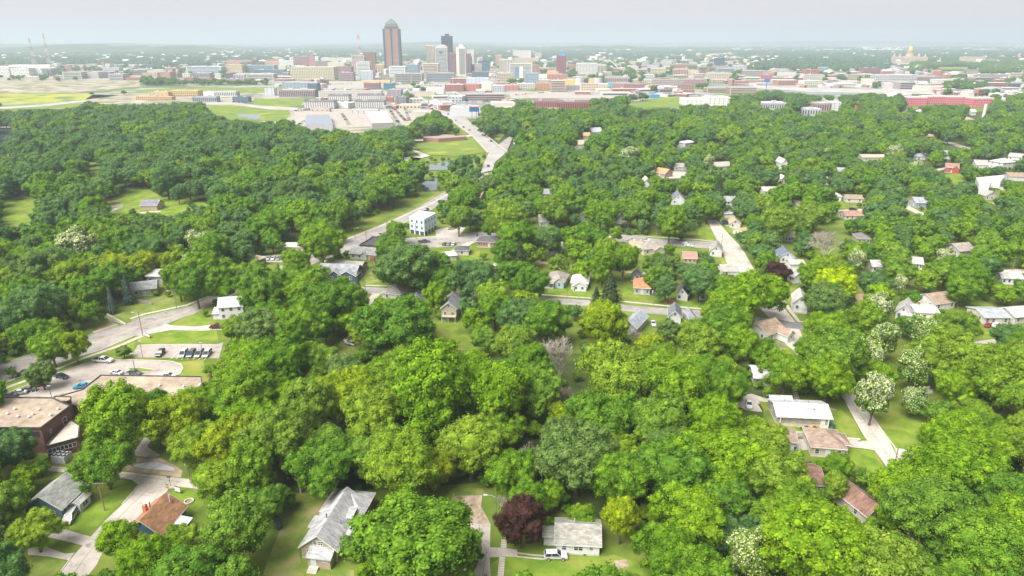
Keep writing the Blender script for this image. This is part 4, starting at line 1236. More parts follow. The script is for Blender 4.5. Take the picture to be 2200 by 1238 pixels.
block(h4, -2.7, 2.4, 2.7, 3.6, 2.3, 'x', .7, siding((.62, .63, .64)), shingle((.29, .285, .255)), .25)
vent_pipe(h4, w4 * .42, 4.6, 4.2, 5.4, .12, M['metal_grey'])
MB().dome((w4 * .33, 1.6, 3.55), .16, .2, 8, 2).build('roof_vent', M['metal_grey'], h4)
MB().dome((w4 * .78, 1.5, 3.5), .16, .2, 8, 2).build('roof_vent', M['metal_grey'], h4)
h7, w7 = house('long light grey ranch house with pale roof and clutter along its wall', (1670, 915), (1779, 920), 8.8, 3.3, 'x', 1.5, (.30, .285, .25), (.41, .42, .43),
      fw=0, sw=2, lod=2, land='the long pale-roofed ranch house', dr=False, o=.7)
for s in (.14, .32, .58, .84):
 window(h7, s * w7, 0, 2.55, 'f', .8, .42, bars=0)
window(h7, .29 * w7, 0, .75, 'f', .9, .7)
door(h7, .88 * w7, 0, 1.0, 'f', 1.0, 2.0, (.62, .62, .6))
MB().box(0, w7, -.06, -.02, 0, .95).build('foundation_band', paint((.52, .44, .30)), h7)
for s in (.03, .975):
 MB().box(s * w7 - .12, s * w7 + .12, -.55, -.3, 0, 3.2).build('porch_post', M['white_trim'], h7)
block(h7, .2, 8.0, w7 * .40, 3.2, 3.25, 'x', 1.0, siding((.30, .285, .25)), shingle((.41, .42, .43)), .5)
for x_, y_ in ((.24, 6.5), (.68, 5.2)):
 vent_pipe(h7, x_ * w7, y_, 4.2, 5.4, .07)
for x_, y_ in ((.08, 4.6), (.74, 2.4)):
 MB().box(x_ * w7 - .18, x_ * w7 + .18, y_ - .18, y_ + .18, 4.0, 4.45).build('roof_vent', M['dark_metal'], h7)
MB().box(.80 * w7, .96 * w7, -1.7, -.05, .0, .95).build('deck', paint((.42, .36, .27)), h7)
h8, w8 = house('brown hip-roofed house below the white block retaining wall', (1742, 980), (1812, 986), 8.6, 2.8, 'hip', 2.4, (.40, .36, .29), (.27, .205, .165), lod=2, vis=.8, land='the brown hip-roofed house')
block(h8, w8 - 3.5, 2.5, 5.2, 5.0, 2.6, 'hip', 1.5, siding((.40, .36, .29)), shingle((.27, .205, .165)), .4)
house('brown-roofed garage at the end of the short drive below the ranch house', (1681, 966), (1708, 968), 6.5, 2.6, 'x', 1.4, (.48, .50, .49), (.27, .20, .165), fw=0, sw=1, lod=2, name='garage', cat='garage', land='the brown-roofed garage', vis=.85)
house('large maroon-roofed house showing one gable between treetops', (1858, 1130), (1900, 1118), 12, 2.9, 'y', 2.0, (.38, .34, .27), (.20, .12, .095), fw=3, lod=2, vis=.72, dr=False, land='the maroon-roofed house')
house('low maroon-roofed house mostly hidden by a leaning green tree', (1722, 1062), (1768, 1062), 8, 2.7, 'x', 2.0, (.5, .5, .48), (.21, .125, .10), lod=2, vis=.6, land='the half-hidden maroon roof')
house('grey house with flat-looking white roof at the top of the grassy bank', (1619, 829), (1664, 832), 8.5, 2.8, 'x', 1.2, (.27, .26, .26), (.55, .55, .56), lod=2, vis=.75, land='the white-roofed grey house')
h11, w11 = house('white corner house with tan roof beside the street crossing', (1648, 736), (1683, 722), 9, 3.0, 'x', 2.4, WHITE, RTAN, lod=2, vis=.8, land='the white corner house', fw=2)
block(h11, w11 - 4.4, -4.4, 3.9, 4.4, 2.7, 'y', 1.6, siding(WHITE), shingle(RTAN), .35)
window(h11, w11 - 2.4, -4.4, 1.8, 'f', .8, 1.0)
h12, w12 = house('tall white gabled house with pale roof beside the sidewalk crossing', (1703, 672), (1733, 675), 9.5, 4.6, 'y', 2.6, (.60, .60, .6), (.40, .38, .36), lod=2, fw=2, vis=.85, land='the tall white gabled house')
block(h12, w12 - .3, 1.0, 2.6, 4.2, 2.6, 'x', 1.1, siding((.60, .60, .6)), shingle((.40, .38, .36)), .3)
h13, w13 = house('white-grey gabled house with orange porch posts among the flowering trees', (1922, 684), (1952, 690), 11, 3.2, 'y', 2.6, (.50, .50, .49), (.38, .37, .36), lod=2, fw=2, vis=.85, land='the house with orange porch posts')
block(h13, w13 * .5, -3.0, 5.4, 3.0, 2.4, 'x', 1.0, siding((.5, .5, .49)), shingle((.40, .39, .38)), .4)
for q in range(4):
 MB().box(w13 * .5 + .3 + q * 1.55, w13 * .5 + .55 + q * 1.55, -3.12, -2.98, .2, 2.0).build('porch_post', paint((.55, .25, .03)), h13)
house('square white house with nearly flat pale roof and red chimney', (1966, 690), (2013, 692), 9, 3.6, 'x', .9, (.58, .56, .50), (.50, .47, .43), lod=2, fw=4, ch=(.45, .8, .8), land='the square white house')
house('white house with broad tan gable roof behind the square white house', (2008, 668), (2050, 662), 10, 2.9, 'x', 2.4, (.56, .55, .52), RTAN, lod=2, vis=.85, land='the broad tan gable roof')
h13d, _w = house('long low white house with smooth blue-grey roof and red car in front', (2113, 697), (2165, 697), 10.5, 2.8, 'x', 1.3, (.50, .47, .42), (.31, .34, .36), lod=2, fw=4, vis=.92, land='the low house with blue-grey roof')
house('white house at the far right edge with grey roof', (2178, 697), (2225, 692), 9, 2.9, 'x', 2.0, (.52, .50, .46), RLT, lod=2, vis=.85)
house('navy-roofed house sunk among trees with small white dormer', (2086, 783), (2122, 786), 9, 2.8, 'x', 2.8, (.5, .5, .5), RNAVY, lod=2, vis=.75, land='the navy-roofed house')
MB().box(0, 1, 0, 1, 0, 1)
h6, w6 = house('two-storey white house with pale grey roof beside the long road', (473, 688), (525, 684), 8.5, 5.2, 'x', 2.4, (.62, .62, .62), (.40, .41, .42), lod=2, floors=2, fw=3, land='the two-storey white house', vis=.9)
block(h6, -2.6, 1.0, 2.6, 6.0, 2.3, 'shed', .4, siding((.62, .62, .62)), shingle((.42, .43, .44)), .35)
block(h6, w6, 1.2, 2.6, 5.4, 2.5, 'flat', 0, siding((.60, .60, .60)), shingle((.40, .41, .42)), .35)
h15, w15 = house('dark teal bungalow with grey roof, two white-framed front gables', (684, 602), (764, 605), 11, 3.0, 'x', 3.0, (.06, .10, .15), (.25, .26, .28), lod=2, fw=0, sw=2, dr=False, land='the dark teal bungalow')
for q, ww in ((.30, 5.5), (.58, 7.5)):
 block(h15, q * w15, -.8, ww, 5.0, 2.9, 'y', 1.9, siding((.06, .10, .15)), shingle((.25, .26, .28)), .5)
for q in (.64, .69, .84, .89):
 window(h15, q * w15, -.8, 1.7, 'f', .95, 1.35)
window(h15, .38 * w15, -.8, 1.6, 'f', 1.4, 1.0)
chimney(h15, w15 * .08, 6.5, 4.5, 6.8, .8)
house('low brick ranch house with grey-brown roof behind the dark teal bungalow', (716, 584), (775, 588), 8, 2.8, 'x', 1.6, wallm=brick((.30, .13, .085)), roof=(.30, .28, .25), lod=2, fw=4, vis=.9, land='the brick ranch house')
h15c, w15c = house('pale green house with long grey roof and red brick stub chimney', (752, 556), (808, 560), 8, 2.9, 'x', 2.2, (.47, .50, .44), (.235, .24, .245), lod=2, fw=4, vis=.9, land='the pale green house')
block(h15c, w15c * .45, -.6, 2.8, 3.0, 2.9, 'y', 1.0, siding((.47, .50, .44)), shingle((.235, .24, .245)), .3)
MB().box(w15c * .82, w15c * .98, -1.6, -.1, 0, 2.0).build('chimney', brick((.33, .10, .07)), h15c)
poly_building('flat black-roofed brick block at the bend of the road', [(773, 527), (793, 516), (800, 510), (815, 511), (812, 530)], 3.8, brick((.25, .12, .09)), paint((.06, .06, .065), .95), name='shop', land='the black-roofed brick block')
house('tan flat-roofed shop with white hip roof beside the long road', (607, 544), (652, 545), 7, 3.3, 'hip', .9, (.44, .38, .29), (.55, .53, .50), lod=2, fw=3, land='the tan shop with the white roof')
house('white gabled shed with tin roof left of the tan shop', (519, 548), (545, 546), 6, 3.0, 'x', 1.4, WHITE, (.5, .51, .52), lod=2, fw=1, vis=.8, name='shed', cat='shed')
house('low brown-walled building with cream roof by the car row', (525, 570), (552, 575), 6, 3.2, 'flat', 0, (.20, .13, .11), (.45, .38, .29), fw=1, lod=2, vis=.85, name='building', cat='building')
h19, w19 = house('grey-green house with slate roof above the dry lawn and board fence', (268, 641), (337, 634), 8.5, 3.2, 'x', 2.0, (.37, .39, .32), (.23, .25, .25), lod=2, fw=4, vis=.75, land='the grey-green house above the dry lawn')
house('white house glimpsed behind the grey-green house', (318, 612), (362, 612), 7, 4.0, 'x', 2.0, WHITE, (.5, .5, .5), fw=3, lod=1, vis=.7)
bf = poly_building('three-storey pale blue block of flats with white roof at the road bend', [(879, 466), (901, 453), (937, 458), (911, 472)], 9.3, paint((.47, .56, .62)), paint((.60, .61, .63), .8), name='block_of_flats', cat='block of flats', parapet=.0, land='the pale blue block of flats')
_c = bf.location
def on_wall(bld, a, b, z0):
 """points along a wall given by two pixels on the roof edge, in the building's own coordinates"""
 p, q = P(*a, z0), P(*b, z0)
 return Vector((p.x - bld.location.x, p.y - bld.location.y, 0)), Vector((q.x - bld.location.x, q.y - bld.location.y, 0))
for (pa, pb, cols) in (((911, 472), (937, 458), 4), ((879, 466), (911, 472), 3)):
 a_, b_ = on_wall(bf, pa, pb, 9.3)
 d_ = (b_ - a_); ang = math.atan2(d_.y, d_.x); n_ = Vector((d_.y, -d_.x, 0)).normalized()
 for i in range(cols):
  for zz in (4.3, 7.4):
   q = a_ + d_ * ((i + .5) / cols) + n_ * .0
   window(bf, q.x, q.y, zz, ang, 1.3, 1.3)
  q = a_ + d_ * ((i + .5) / cols)
  k = MB().box(-1.3, 1.3, -.06, .05, 0, 2.2).build('garage_door', paint((.07, .06, .06)), bf)
  k.location = (q.x, q.y, .1); k.rotation_euler = (0, 0, ang)
h17, w17 = house('red brick house with dark hip roof at the street corner', (1024, 531), (1067, 533), 8.5, 2.9, 'hip', 1.9, wallm=brick((.34, .15, .09)), roof=RDK, lod=2, fw=4, land='the red brick hip-roofed house')
house('white garage with dark hip roof left of the red brick house', (978, 549), (1007, 549), 7, 2.5, 'hip', 1.3, (.55, .53, .47), RDK, lod=2, fw=1, dr=False, name='garage', cat='garage', land='the white garage with the dark roof')
house('open carport with flat white roof by the short drive', (957, 561), (981, 559), 6.5, 2.3, 'flat', 0, (.42, .38, .31), (.55, .55, .53), lod=2, fw=1, sw=0, name='carport', cat='carport')
h20, w20 = house('pale blue cottage with brown-grey hip roof and white porch', (1172, 616), (1211, 620), 10, 3.1, 'hip', 2.6, BLUEW, (.28, .245, .215), lod=2, fw=3, land='the pale blue cottage')
block(h20, w20 * .52, -.5, w20 * .48, 3, 3.0, 'y', 1.6, siding(BLUEW), shingle((.28, .245, .215)), .4)
window(h20, w20 * .76, -.5, 1.7, 'f', .9, 1.3)
porch(h20, .1, w20 * .5, 2.2, 2.5, shingle((.28, .245, .215)), 3)
h20b, w20b = house('small white bungalow with near-white gabled roof beside the pale blue cottage', (1227, 622), (1262, 624), 9.5, 2.9, 'hip', 3.0, (.60, .60, .58), (.50, .49, .47), lod=2, fw=3, land='the white bungalow')
block(h20b, w20b * .12, -1.8, w20b * .82, 4.0, 2.3, 'y', 1.8, siding((.6, .6, .58)), shingle((.50, .49, .47)), .35)
for q in (.3, .7):
 window(h20b, w20b * q, -1.8, 1.5, 'f', 1.1, 1.0)
house('pale blue playhouse shed behind the pale blue cottage', (1197, 578), (1211, 579), 2.6, 2.5, 'x', .5, (.36, .50, .56), RLT, lod=2, fw=1, sw=0, dr=False, name='shed', cat='shed')
h21, _w = house('terracotta-roofed bungalow with pale blue porch', (1362, 632), (1396, 634), 10, 2.8, 'hip', 2.6, (.30, .34, .34), (.42, .19, .10), lod=2, fw=3, vis=.8, land='the terracotta-roofed bungalow')
house('slate blue garage behind the terracotta-roofed bungalow', (1355, 604), (1372, 606), 6, 2.6, 'y', 1.6, (.14, .17, .22), (.2, .2, .21), lod=2, fw=1, sw=0, name='garage', cat='garage', vis=.85)
h21b, w21b = house('white cottage with dark navy gable roof and porch by the street', (1453, 645), (1476, 648), 11, 2.9, 'y', 2.4, WHITE, RNAVY, lod=2, fw=2, vis=.85, land='the navy-gabled cottage')
house('white house with porch half hidden under a broad dark tree', (1503, 646), (1537, 648), 10, 3.2, 'y', 2.4, WHITE, RG, lod=2, fw=3, vis=.5, land='the half-hidden white porch')
h22, w22 = house('beige house with brown-grey hip roof facing the upper street', (1383, 549), (1428, 546), 10, 3.1, 'hip', 2.8, (.44, .39, .30), (.275, .245, .22), lod=2, fw=3, vis=.85, land='the beige house with the brown-grey roof')
block(h22, w22 * .45, -1.5, w22 * .5, 3.5, 2.8, 'y', 1.6, siding((.44, .39, .30)), shingle((.275, .245, .22)), .4)
house('small white house with orange-tan gable roof left of the beige house', (1353, 542), (1380, 543), 8, 2.7, 'x', 1.8, (.55, .54, .51), (.42, .30, .19), lod=2, fw=2, vis=.85, land='the orange-tan roof')
h22c, w22c = house('white house with grey gable facing the street crossing', (1525, 551), (1550, 553), 10, 3.0, 'y', 2.8, WHITE, (.30, .285, .265), lod=2, fw=2, vis=.9, land='the white gable by the crossing')
house('white gabled house with dark roof and blue porch, up the hill', (1442, 440), (1470, 441), 11, 3.4, 'y', 4.2, (.50, .54, .56), (.17, .18, .20), lod=2, fw=2, vis=.92, land='the steep white gable')
house('white single garage with grey roof at the top of the side street', (1557, 468), (1580, 468), 6, 2.5, 'x', 1.0, WHITE, (.35, .36, .37), lod=1, fw=0, sw=0, name='garage', cat='garage', land='the white single garage')
house('white cottage with tan gable roof beside two parked dark cars', (1568, 490), (1590, 491), 9, 2.8, 'y', 2.0, (.56, .55, .51), (.40, .31, .21), lod=2, fw=2, vis=.9, land='the tan-gabled cottage')
house('small white outbuilding with tan roof below the tan-gabled cottage', (1589, 507), (1606, 505), 6, 2.3, 'x', 1.2, (.56, .55, .51), (.42, .30, .18), lod=2, fw=1, sw=1, name='shed', cat='shed', vis=.9)
house('grey house with small dormer between round street trees', (1159, 488), (1180, 488), 9, 3.2, 'x', 3.0, (.34, .33, .31), (.20, .20, .205), fw=2, vis=.6, land='the grey dormered house')
house('narrow cottage with dark pointed gable between street trees', (1243, 489), (1260, 489), 10, 3.0, 'y', 3.2, (.40, .41, .42), (.12, .125, .14), fw=2, vis=.6, land='the dark pointed gable')
h_, w_ = house('old house with brown pointed gable and deep white porch', (1322, 488), (1350, 489), 11, 3.2, 'y', 3.8, (.46, .45, .42), (.24, .21, .19), fw=2, vis=.65, land='the brown pointed gable')
porch(h_, 0, w_, 2.2, 2.5, shingle((.24, .21, .19)), 4)
house('white two-storey house glimpsed behind a tall pine', (1546, 449), (1582, 449), 9, 5, 'x', 2.2, (.5, .52, .54), (.26, .27, .28), fw=3, floors=2, vis=.5, land='the house behind the pine')
house('blue-roofed white house behind the purple tree', (1674, 565), (1706, 566), 10, 3.0, 'y', 2.6, (.55, .56, .58), (.13, .16, .21), lod=2, fw=2, vis=.85, land='the blue-roofed house')
house('long low white garage right of the blue-roofed house', (1698, 579), (1727, 579), 6.5, 2.6, 'x', .9, WHITE, (.42, .42, .40), lod=2, fw=0, sw=0, name='garage', cat='garage', vis=.9)
house('small white gabled house with grey roof below the long white garage', (1704, 610), (1728, 608), 9, 3.2, 'y', 2.0, (.60, .60, .60), (.30, .30, .30), lod=2, fw=1, vis=.85, land='the small white house by the sidewalk')
house('white house with red-brown roof and dark door, blue car behind', (1815, 473), (1856, 473), 8, 2.8, 'x', 1.8, (.56, .55, .52), (.33, .19, .14), lod=2, fw=4, vis=.9, land='the white house with the red-brown roof')
house('cream ranch house with tan roof above the blue car', (1818, 435), (1852, 436), 8, 2.8, 'x', 1.5, (.54, .52, .46), RTAN, lod=1, fw=3, vis=.9, land='the cream ranch house')
house('little white bungalow left of the cream ranch house', (1787, 431), (1807, 432), 8, 2.8, 'hip', 1.6, WHITE, (.42, .38, .33), fw=2, vis=.9, land='the little white bungalow')
house('tiny tan gambrel shed under tall trees', (1773, 398), (1790, 398), 6, 3.4, 'y', 1.8, (.45, .40, .30), (.33, .30, .25), fw=2, sw=0, vis=.9, name='shed', cat='shed')
h_, w_ = house('barn-red house with white-trimmed gables on an open lawn', (2030, 371), (2057, 373), 11, 4.4, 'x', 2.6, (.34, .075, .06), (.30, .17, .14), lod=2, fw=3, floors=1, vis=.95, land='the barn-red house')
block(h_, w_ * .55, -2.2, 4.2, 4.0, 4.2, 'y', 2.0, siding((.34, .075, .06)), shingle((.30, .17, .14)), .35)
house('long white house with pale blue-grey roof above the barn-red house', (1962, 344), (2000, 344), 9, 3.4, 'x', 1.6, (.58, .58, .60), (.42, .45, .50), fw=5, vis=.92, land='the long white house')
house('low commercial shed with tan roof at the wood edge', (1852, 347), (1905, 347), 12, 3.6, 'x', 1.6, (.46, .42, .35), (.42, .35, .28), fw=3, vis=.9, name='shed', cat='shed', land='the low tan shed')
house('grey barn-like house with fenced yard', (2095, 366), (2122, 367), 12, 4.6, 'x', 3.0, (.5, .5, .5), (.33, .31, .30), fw=3, vis=.9, land='the grey barn-like house')
house('large white two-storey house with pale hip roof near the right edge', (2152, 364), (2180, 362), 12, 5.2, 'hip', 2.6, (.57, .58, .60), (.46, .46, .46), fw=3, floors=2, vis=.92, land='the large white two-storey house')
poly_building('long white workshop with flat white roof and tan annex', [(2097, 382), (2158, 376), (2158, 380), (2150, 390), (2128, 388), (2126, 398), (2104, 396)], 5, paint(WHITE), paint((.52, .48, .45)), name='workshop', parapet=0, land='the white workshop')
house('tan-roofed white garage with dark open door at the right edge', (2167, 389), (2205, 390), 10, 3.6, 'x', 2.0, WHITE, RTAN, fw=1, vis=.9, name='garage', cat='garage')
house('slate-blue house beside a narrow drive and two parked cars', (1950, 440), (1966, 447), 10, 3.4, 'y', 2.6, (.28, .33, .36), (.27, .30, .32), lod=1, fw=2, vis=.85, land='the slate-blue house')
house('grey house roof with brown gable near the tall round trees', (2060, 553), (2092, 550), 10, 3.2, 'x', 2.4, (.40, .38, .38), (.30, .26, .23), lod=2, fw=2, vis=.8, land='the brown-gabled grey house')
house('white bungalow with grey roof near the right edge by the street', (2150, 611), (2195, 613), 9, 3.0, 'x', 1.9, (.52, .58, .62), (.36, .36, .36), lod=2, fw=4, vis=.92, land='the white bungalow at the right')
house('small white gabled cottage right of the tall round tree', (1873, 585), (1895, 586), 8, 2.8, 'x', 1.8, WHITE, (.42, .43, .43), lod=1, fw=2, vis=.8)
house('arched cream garden shed by a garden hedge', (2084, 641), (2096, 641), 3, 2.4, 'x', .8, (.45, .40, .30), (.42, .36, .25), fw=0, sw=0, vis=.9, name='shed', cat='shed')
house('orange-tan roofed house peeking above the yellow-green tree', (1843, 662), (1872, 662), 9, 2.6, 'x', 1.6, (.5, .48, .44), (.42, .30, .20), vis=.7, lod=1)
h26, _w = house('grey hip-roofed house at the foot of the driveway', (822, 643), (862, 648), 9, 2.8, 'hip', 2.8, (.40, .40, .38), (.27, .255, .24), lod=2, fw=2, vis=.85, land='the grey hip roof by the driveway')
house('beige cottage with dark double gable under the round tree', (878, 668), (907, 668), 8, 3.2, 'y', 1.8, (.42, .37, .30), (.20, .20, .21), lod=2, fw=3, vis=.85, land='the dark double gable', dr=False)
h26c, w26c = house('tall khaki house with raised deck facing the back lawn', (949, 689), (981, 690), 12, 5.2, 'y', 2.2, (.35, .32, .24), (.20, .205, .215), lod=2, fw=2, floors=1, vis=.8, land='the khaki house with the deck', dr=False)
MB().box(.3, w26c, -2.2, -.02, 2.3, 2.45).build('deck', paint((.38, .33, .26)), h26c)
for q in (.4, w26c / 2, w26c - .2):
 MB().box(q - .07, q + .07, -2.15, -2.0, 0, 2.3).build('deck_post', M['white_trim'], h26c)
house('blue-grey roofed house end-on behind the yellow-green tree', (1336, 716), (1366, 722), 13, 3.0, 'y', 2.0, (.42, .42, .42), (.30, .33, .37), lod=2, fw=2, vis=.7, land='the blue-grey roof')
house('slate-roofed house end-on below the middle street', (1436, 694), (1462, 696), 9, 2.9, 'y', 2.0, (.5, .5, .5), (.15, .16, .18), lod=2, fw=1, vis=.8, land='the slate roof by the street')
house('small grey-roofed building right of the slate-roofed house', (1483, 700), (1497, 700), 9, 2.6, 'y', 1.0, (.45, .45, .45), (.2, .21, .23), lod=1, fw=0, vis=.8, name='garage', cat='garage')
house('grey-roofed building with white trucks under the street tree', (1552, 596), (1585, 596), 9, 3.0, 'x', 1.6, WHITE, (.33, .31, .29), lod=1, fw=2, vis=.8)
for lab, A_, B_, d_, h_, k_, r_, wc, rc in (
 ('grey-roofed house with three small windows under a blue spruce', (2116, 430), (2143, 430), 10, 3, 'y', 2.6, (.42, .41, .38), (.30, .30, .29)),
 ('tan-roofed garage in a clearing near the right edge', (2137, 451), (2157, 451), 7, 2.6, 'x', 1, CREAM, (.38, .33, .28)),
 ('dark low house behind a row of mid green trees', (1842, 524), (1868, 525), 9, 2.8, 'hip', 1.8, (.3, .28, .26), (.16, .15, .15)),
 ('brown-sided cottage by the grey dead tree', (1686, 520), (1704, 520), 9, 2.8, 'x', 1.8, (.45, .40, .34), (.35, .30, .26)),
 ('pale roof between tall trees above the white bungalow at the right', (1960, 578), (1980, 580), 9, 2.8, 'x', 1.8, WHITE, (.38, .36, .34)),
 ('white house behind the big trees above the lane', (1180, 548), (1206, 549), 9, 4.6, 'x', 2, WHITE, (.40, .40, .40)),
 ('white porch house left of the orange-tan roof', (1284, 532), (1310, 533), 9, 3, 'x', 2, WHITE, (.42, .40, .38)),
 ('red-brown roof right of the beige house', (1468, 566), (1496, 567), 9, 2.6, 'x', 2, (.42, .3, .24), (.30, .19, .15)),
 ('slate-roofed house far up the centre wood', (1165, 426), (1186, 426), 9, 3, 'x', 2.4, (.4, .4, .4), (.22, .23, .25)),
 ('tan house with white flat porch roof left of the dark round tree', (1053, 592), (1077, 594), 8, 2.8, 'flat', 0, (.42, .35, .25), (.56, .56, .54)),
 ('white and grey house above the slate-blue house', (1798, 376), (1818, 377), 9, 3, 'x', 2.2, WHITE, (.28, .29, .31)),
 ('grey cottage with pale gable between round trees', (1945, 404), (1962, 405), 9, 3, 'y', 2.4, CREAM, (.36, .33, .30)),
 ('low tan roof at the top of the right wood', (1990, 300), (2012, 301), 10, 3, 'x', 2, CREAM, (.42, .32, .26)),
 ('orange-red roof peeking from the right wood', (1975, 296), (1992, 298), 9, 3, 'x', 1.6, CREAM, (.45, .20, .12)),
 ('white gabled house at the valley edge', (1930, 247), (1944, 248), 10, 4, 'x', 3, WHITE, (.14, .15, .18)),
 ('pale roofed house in the valley trees', (1972, 248), (1990, 248), 12, 5, 'hip', 3, (.45, .42, .4), (.40, .38, .40)),
 ('brown hip roof deep in the valley wood', (2072, 264), (2092, 264), 12, 4, 'hip', 3, (.4, .34, .3), (.34, .25, .22)),
 ('white cottage near the smokestack', (2086, 248), (2096, 248), 10, 5, 'x', 3, WHITE, (.5, .5, .5)),
 ('pale long house right of the smokestack', (2160, 246), (2184, 247), 12, 4, 'x', 3, WHITE, (.48, .47, .46)),
 ('cream roof at the right edge of the valley wood', (2176, 276), (2210, 277), 12, 4, 'x', 2, CREAM, (.5, .48, .42)),
 ('white roofed house high in the left of the right wood', (1340, 300), (1356, 300), 10, 4, 'x', 2, WHITE, (.45, .45, .45)),
 ('small pale house beyond the far catalpas', (1442, 280), (1462, 280), 10, 4, 'x', 2, (.5, .4, .36), (.36, .24, .22))):
 house(lab, A_, B_, d_, h_, k_, r_, wc, rc, lod=0, fw=3, sw=0, vis=.85, dr=False)
for lab, A_, B_, d_, h_, k_, r_, wc, rc in (
 ('large tan-roofed yellow house high in the wood', (1248, 303), (1268, 303), 14, 5, 'x', 3, (.5, .42, .25), (.40, .26, .16)),
 ('big pale apartment house with brown roof in the wood', (1233, 327), (1268, 326), 16, 7, 'x', 3, (.55, .52, .47), (.38, .30, .24)),
 ('white gabled house behind the yellow house', (1272, 294), (1294, 293), 14, 5, 'x', 4, (.52, .53, .55), (.36, .37, .40)),
 ('white flat-topped house among far trees', (1471, 322), (1499, 318), 12, 6, 'flat', 0, (.60, .60, .60), (.5, .5, .5)),
 ('grey low-roofed house with white porch left of far catalpas', (1448, 367), (1482, 367), 11, 3, 'x', 2.2, (.45, .43, .40), (.30, .28, .26)),
 ('tan roof on a white house beyond the pines', (1541, 366), (1572, 364), 11, 3, 'x', 2.6, (.5, .48, .44), (.34, .31, .28)),
 ('tall white narrow house at the wood path', (1678, 372), (1689, 372), 14, 8, 'y', 3, (.60, .60, .60), (.4, .4, .4)),
 ('white cottage below the tall narrow house', (1678, 396), (1690, 396), 8, 4, 'y', 2, (.5, .45, .38), (.5, .5, .48)),
 ('brown-roofed house beside a white cottage under trees', (1405, 378), (1428, 382), 10, 3, 'x', 3, (.36, .26, .2), (.42, .25, .14)),
 ('white gabled house in a gap of the mid wood', (1382, 404), (1399, 404), 10, 4, 'y', 3, WHITE, (.45, .42, .38)),
 ('grey and white bungalow near the right edge lawn', (2165, 343), (2196, 346), 11, 3, 'x', 2.4, WHITE, (.34, .33, .32)),
 ('blue-grey house behind the orange fence', (2027, 342), (2044, 343), 10, 4, 'x', 3, (.34, .40, .44), (.24, .27, .30)),
 ('small white house showing at the wood top', (1113, 312), (1140, 310), 10, 4, 'x', 2.4, (.5, .48, .45), (.40, .33, .26)),
 ('pale house roof by the far right street', (1720, 452), (1712, 452), 8, 3, 'x', 2, WHITE, RTAN),
 ('tan bungalow left of the side street trees', (1640, 420), (1675, 420), 10, 3, 'x', 2, CREAM, (.40, .36, .32)),
 ('brown roof showing above the round street tree', (1012, 432), (1032, 434), 9, 3, 'x', 3, (.33, .27, .24), (.22, .17, .15))):
 if A_[0] > B_[0]:
  A_, B_ = B_, A_
 house(lab, A_, B_, d_, h_, k_, r_, wc, rc, lod=0, fw=3, sw=0, vis=.8, land='the ' + lab if len(lab.split()) < 8 else None)
sh, _w = house('open park shelter with grey-purple roof on stone piers', (303, 452), (338, 452), 10, 3.0, 'x', 2.6, (.42, .34, .22), (.20, .19, .23), lod=1, fw=0, sw=0, vis=.95, name='park_shelter', cat='shelter', land='the park shelter')
lb = poly_building('long low red brick waterworks building beside the bridge road', [(909, 296), (909, 294), (944, 292), (953, 289), (977, 290), (977, 292), (1000, 290), (1000, 294), (942, 298)], 4, brick((.33, .15, .12)), paint((.30, .24, .22)), name='waterworks_building', parapet=0, land='the low brick waterworks')
SB = brick((.16, .075, .055))
sc = poly_building('brown brick school with flat gravel roof at the left edge', [(-90, 854), (113, 857), (150, 874), (88, 921), (-90, 921)], 7.2, SB, M['gravel_roof'], name='school', cat='school', parapet=.35, vis=0, land='the brown brick school')
wg = poly_building('low gravel-roofed wing of the school along the parking lot', [(118, 856), (177, 839), (217, 808), (432, 811), (436, 836), (345, 870), (235, 884), (152, 872)], 4.2, SB, M['gravel_roof'], name='school_wing', cat='building', parapet=.35, vis=0, land='the gravel-roofed wing')
mark([(200, 822), (220, 808), (432, 811), (434, 826), (360, 826), (210, 826)], True); mark([(118, 856), (177, 839), (180, 848), (150, 862)], True)
mark([(-20, 856), (113, 858), (148, 875), (90, 918), (150, 905), (140, 925), (108, 958), (92, 930), (88, 919), (-20, 919)], True)
def rooft(bld, pxs, z, fn):
 for u, v in pxs:
  p = P(u, v, z)
  fn(p.x - bld.location.x, p.y - bld.location.y)
def turbine(bld, z):
 def f(x, y):
  o = MB().tube((x, y, z), (x, y, z + .35), .22, .22, 10).dome((x, y, z + .35), .42, .4, 10, 3).build('roof_vent', M['lamp_clear'], bld)
 return f
rooft(sc, [(32, 881), (84, 882), (125, 881), (17, 891), (71, 892), (109, 894), (39, 897), (63, 898)], 7.3, turbine(sc, 7.3))
rooft(wg, [(343, 830), (395, 832), (430, 828)], 4.3, turbine(wg, 4.3))
ph = poly_building('small brick rooftop plant room on the school wing', [(113, 858), (120, 853), (152, 854), (152, 860), (145, 864), (113, 864)], 6.6, SB, M['gravel_roof'], name='plant_room', cat='building', parapet=.3)
for (a, b, zs) in (((92, 918), (146, 878), (1.6, 4.9)),):
 p, q = on_wall(sc, (88, 921), (150, 874), 7.2)
 d_ = q - p; ang = math.atan2(d_.y, d_.x)
 for t, zz, ww, hh in ((.74, 4.6, 1.2, 1.9), (.80, 1.8, 1.3, 2.4), (.25, 4.8, .5, .8)):
  c_ = p + d_ * t
  window(sc, c_.x, c_.y, zz, ang, ww, hh)
for s in (-40, 20, 52, 68):
 p = P(s, 921, 7.2)
 window(sc, p.x - sc.location.x, p.y - sc.location.y, 5.6, 'f', 3.2, 1.3, trim=M['dark_metal'])
en = poly_building('entrance block of the school with pale slanting roof and ribbon window', [(99, 961), (152, 903), (171, 916), (168, 942)], 3.7, SB, surf('pale_roof', (.45, .40, .33), (.56, .51, .43), .3, c3=(.35, .22, .12), scale3=.6, lo3=.6, hi3=.64, world_space=False), name='school_entrance', cat='building', parapet=.3)
p, q = on_wall(en, (99, 961), (168, 942), 3.7)
d_ = q - p; ang = math.atan2(d_.y, d_.x)
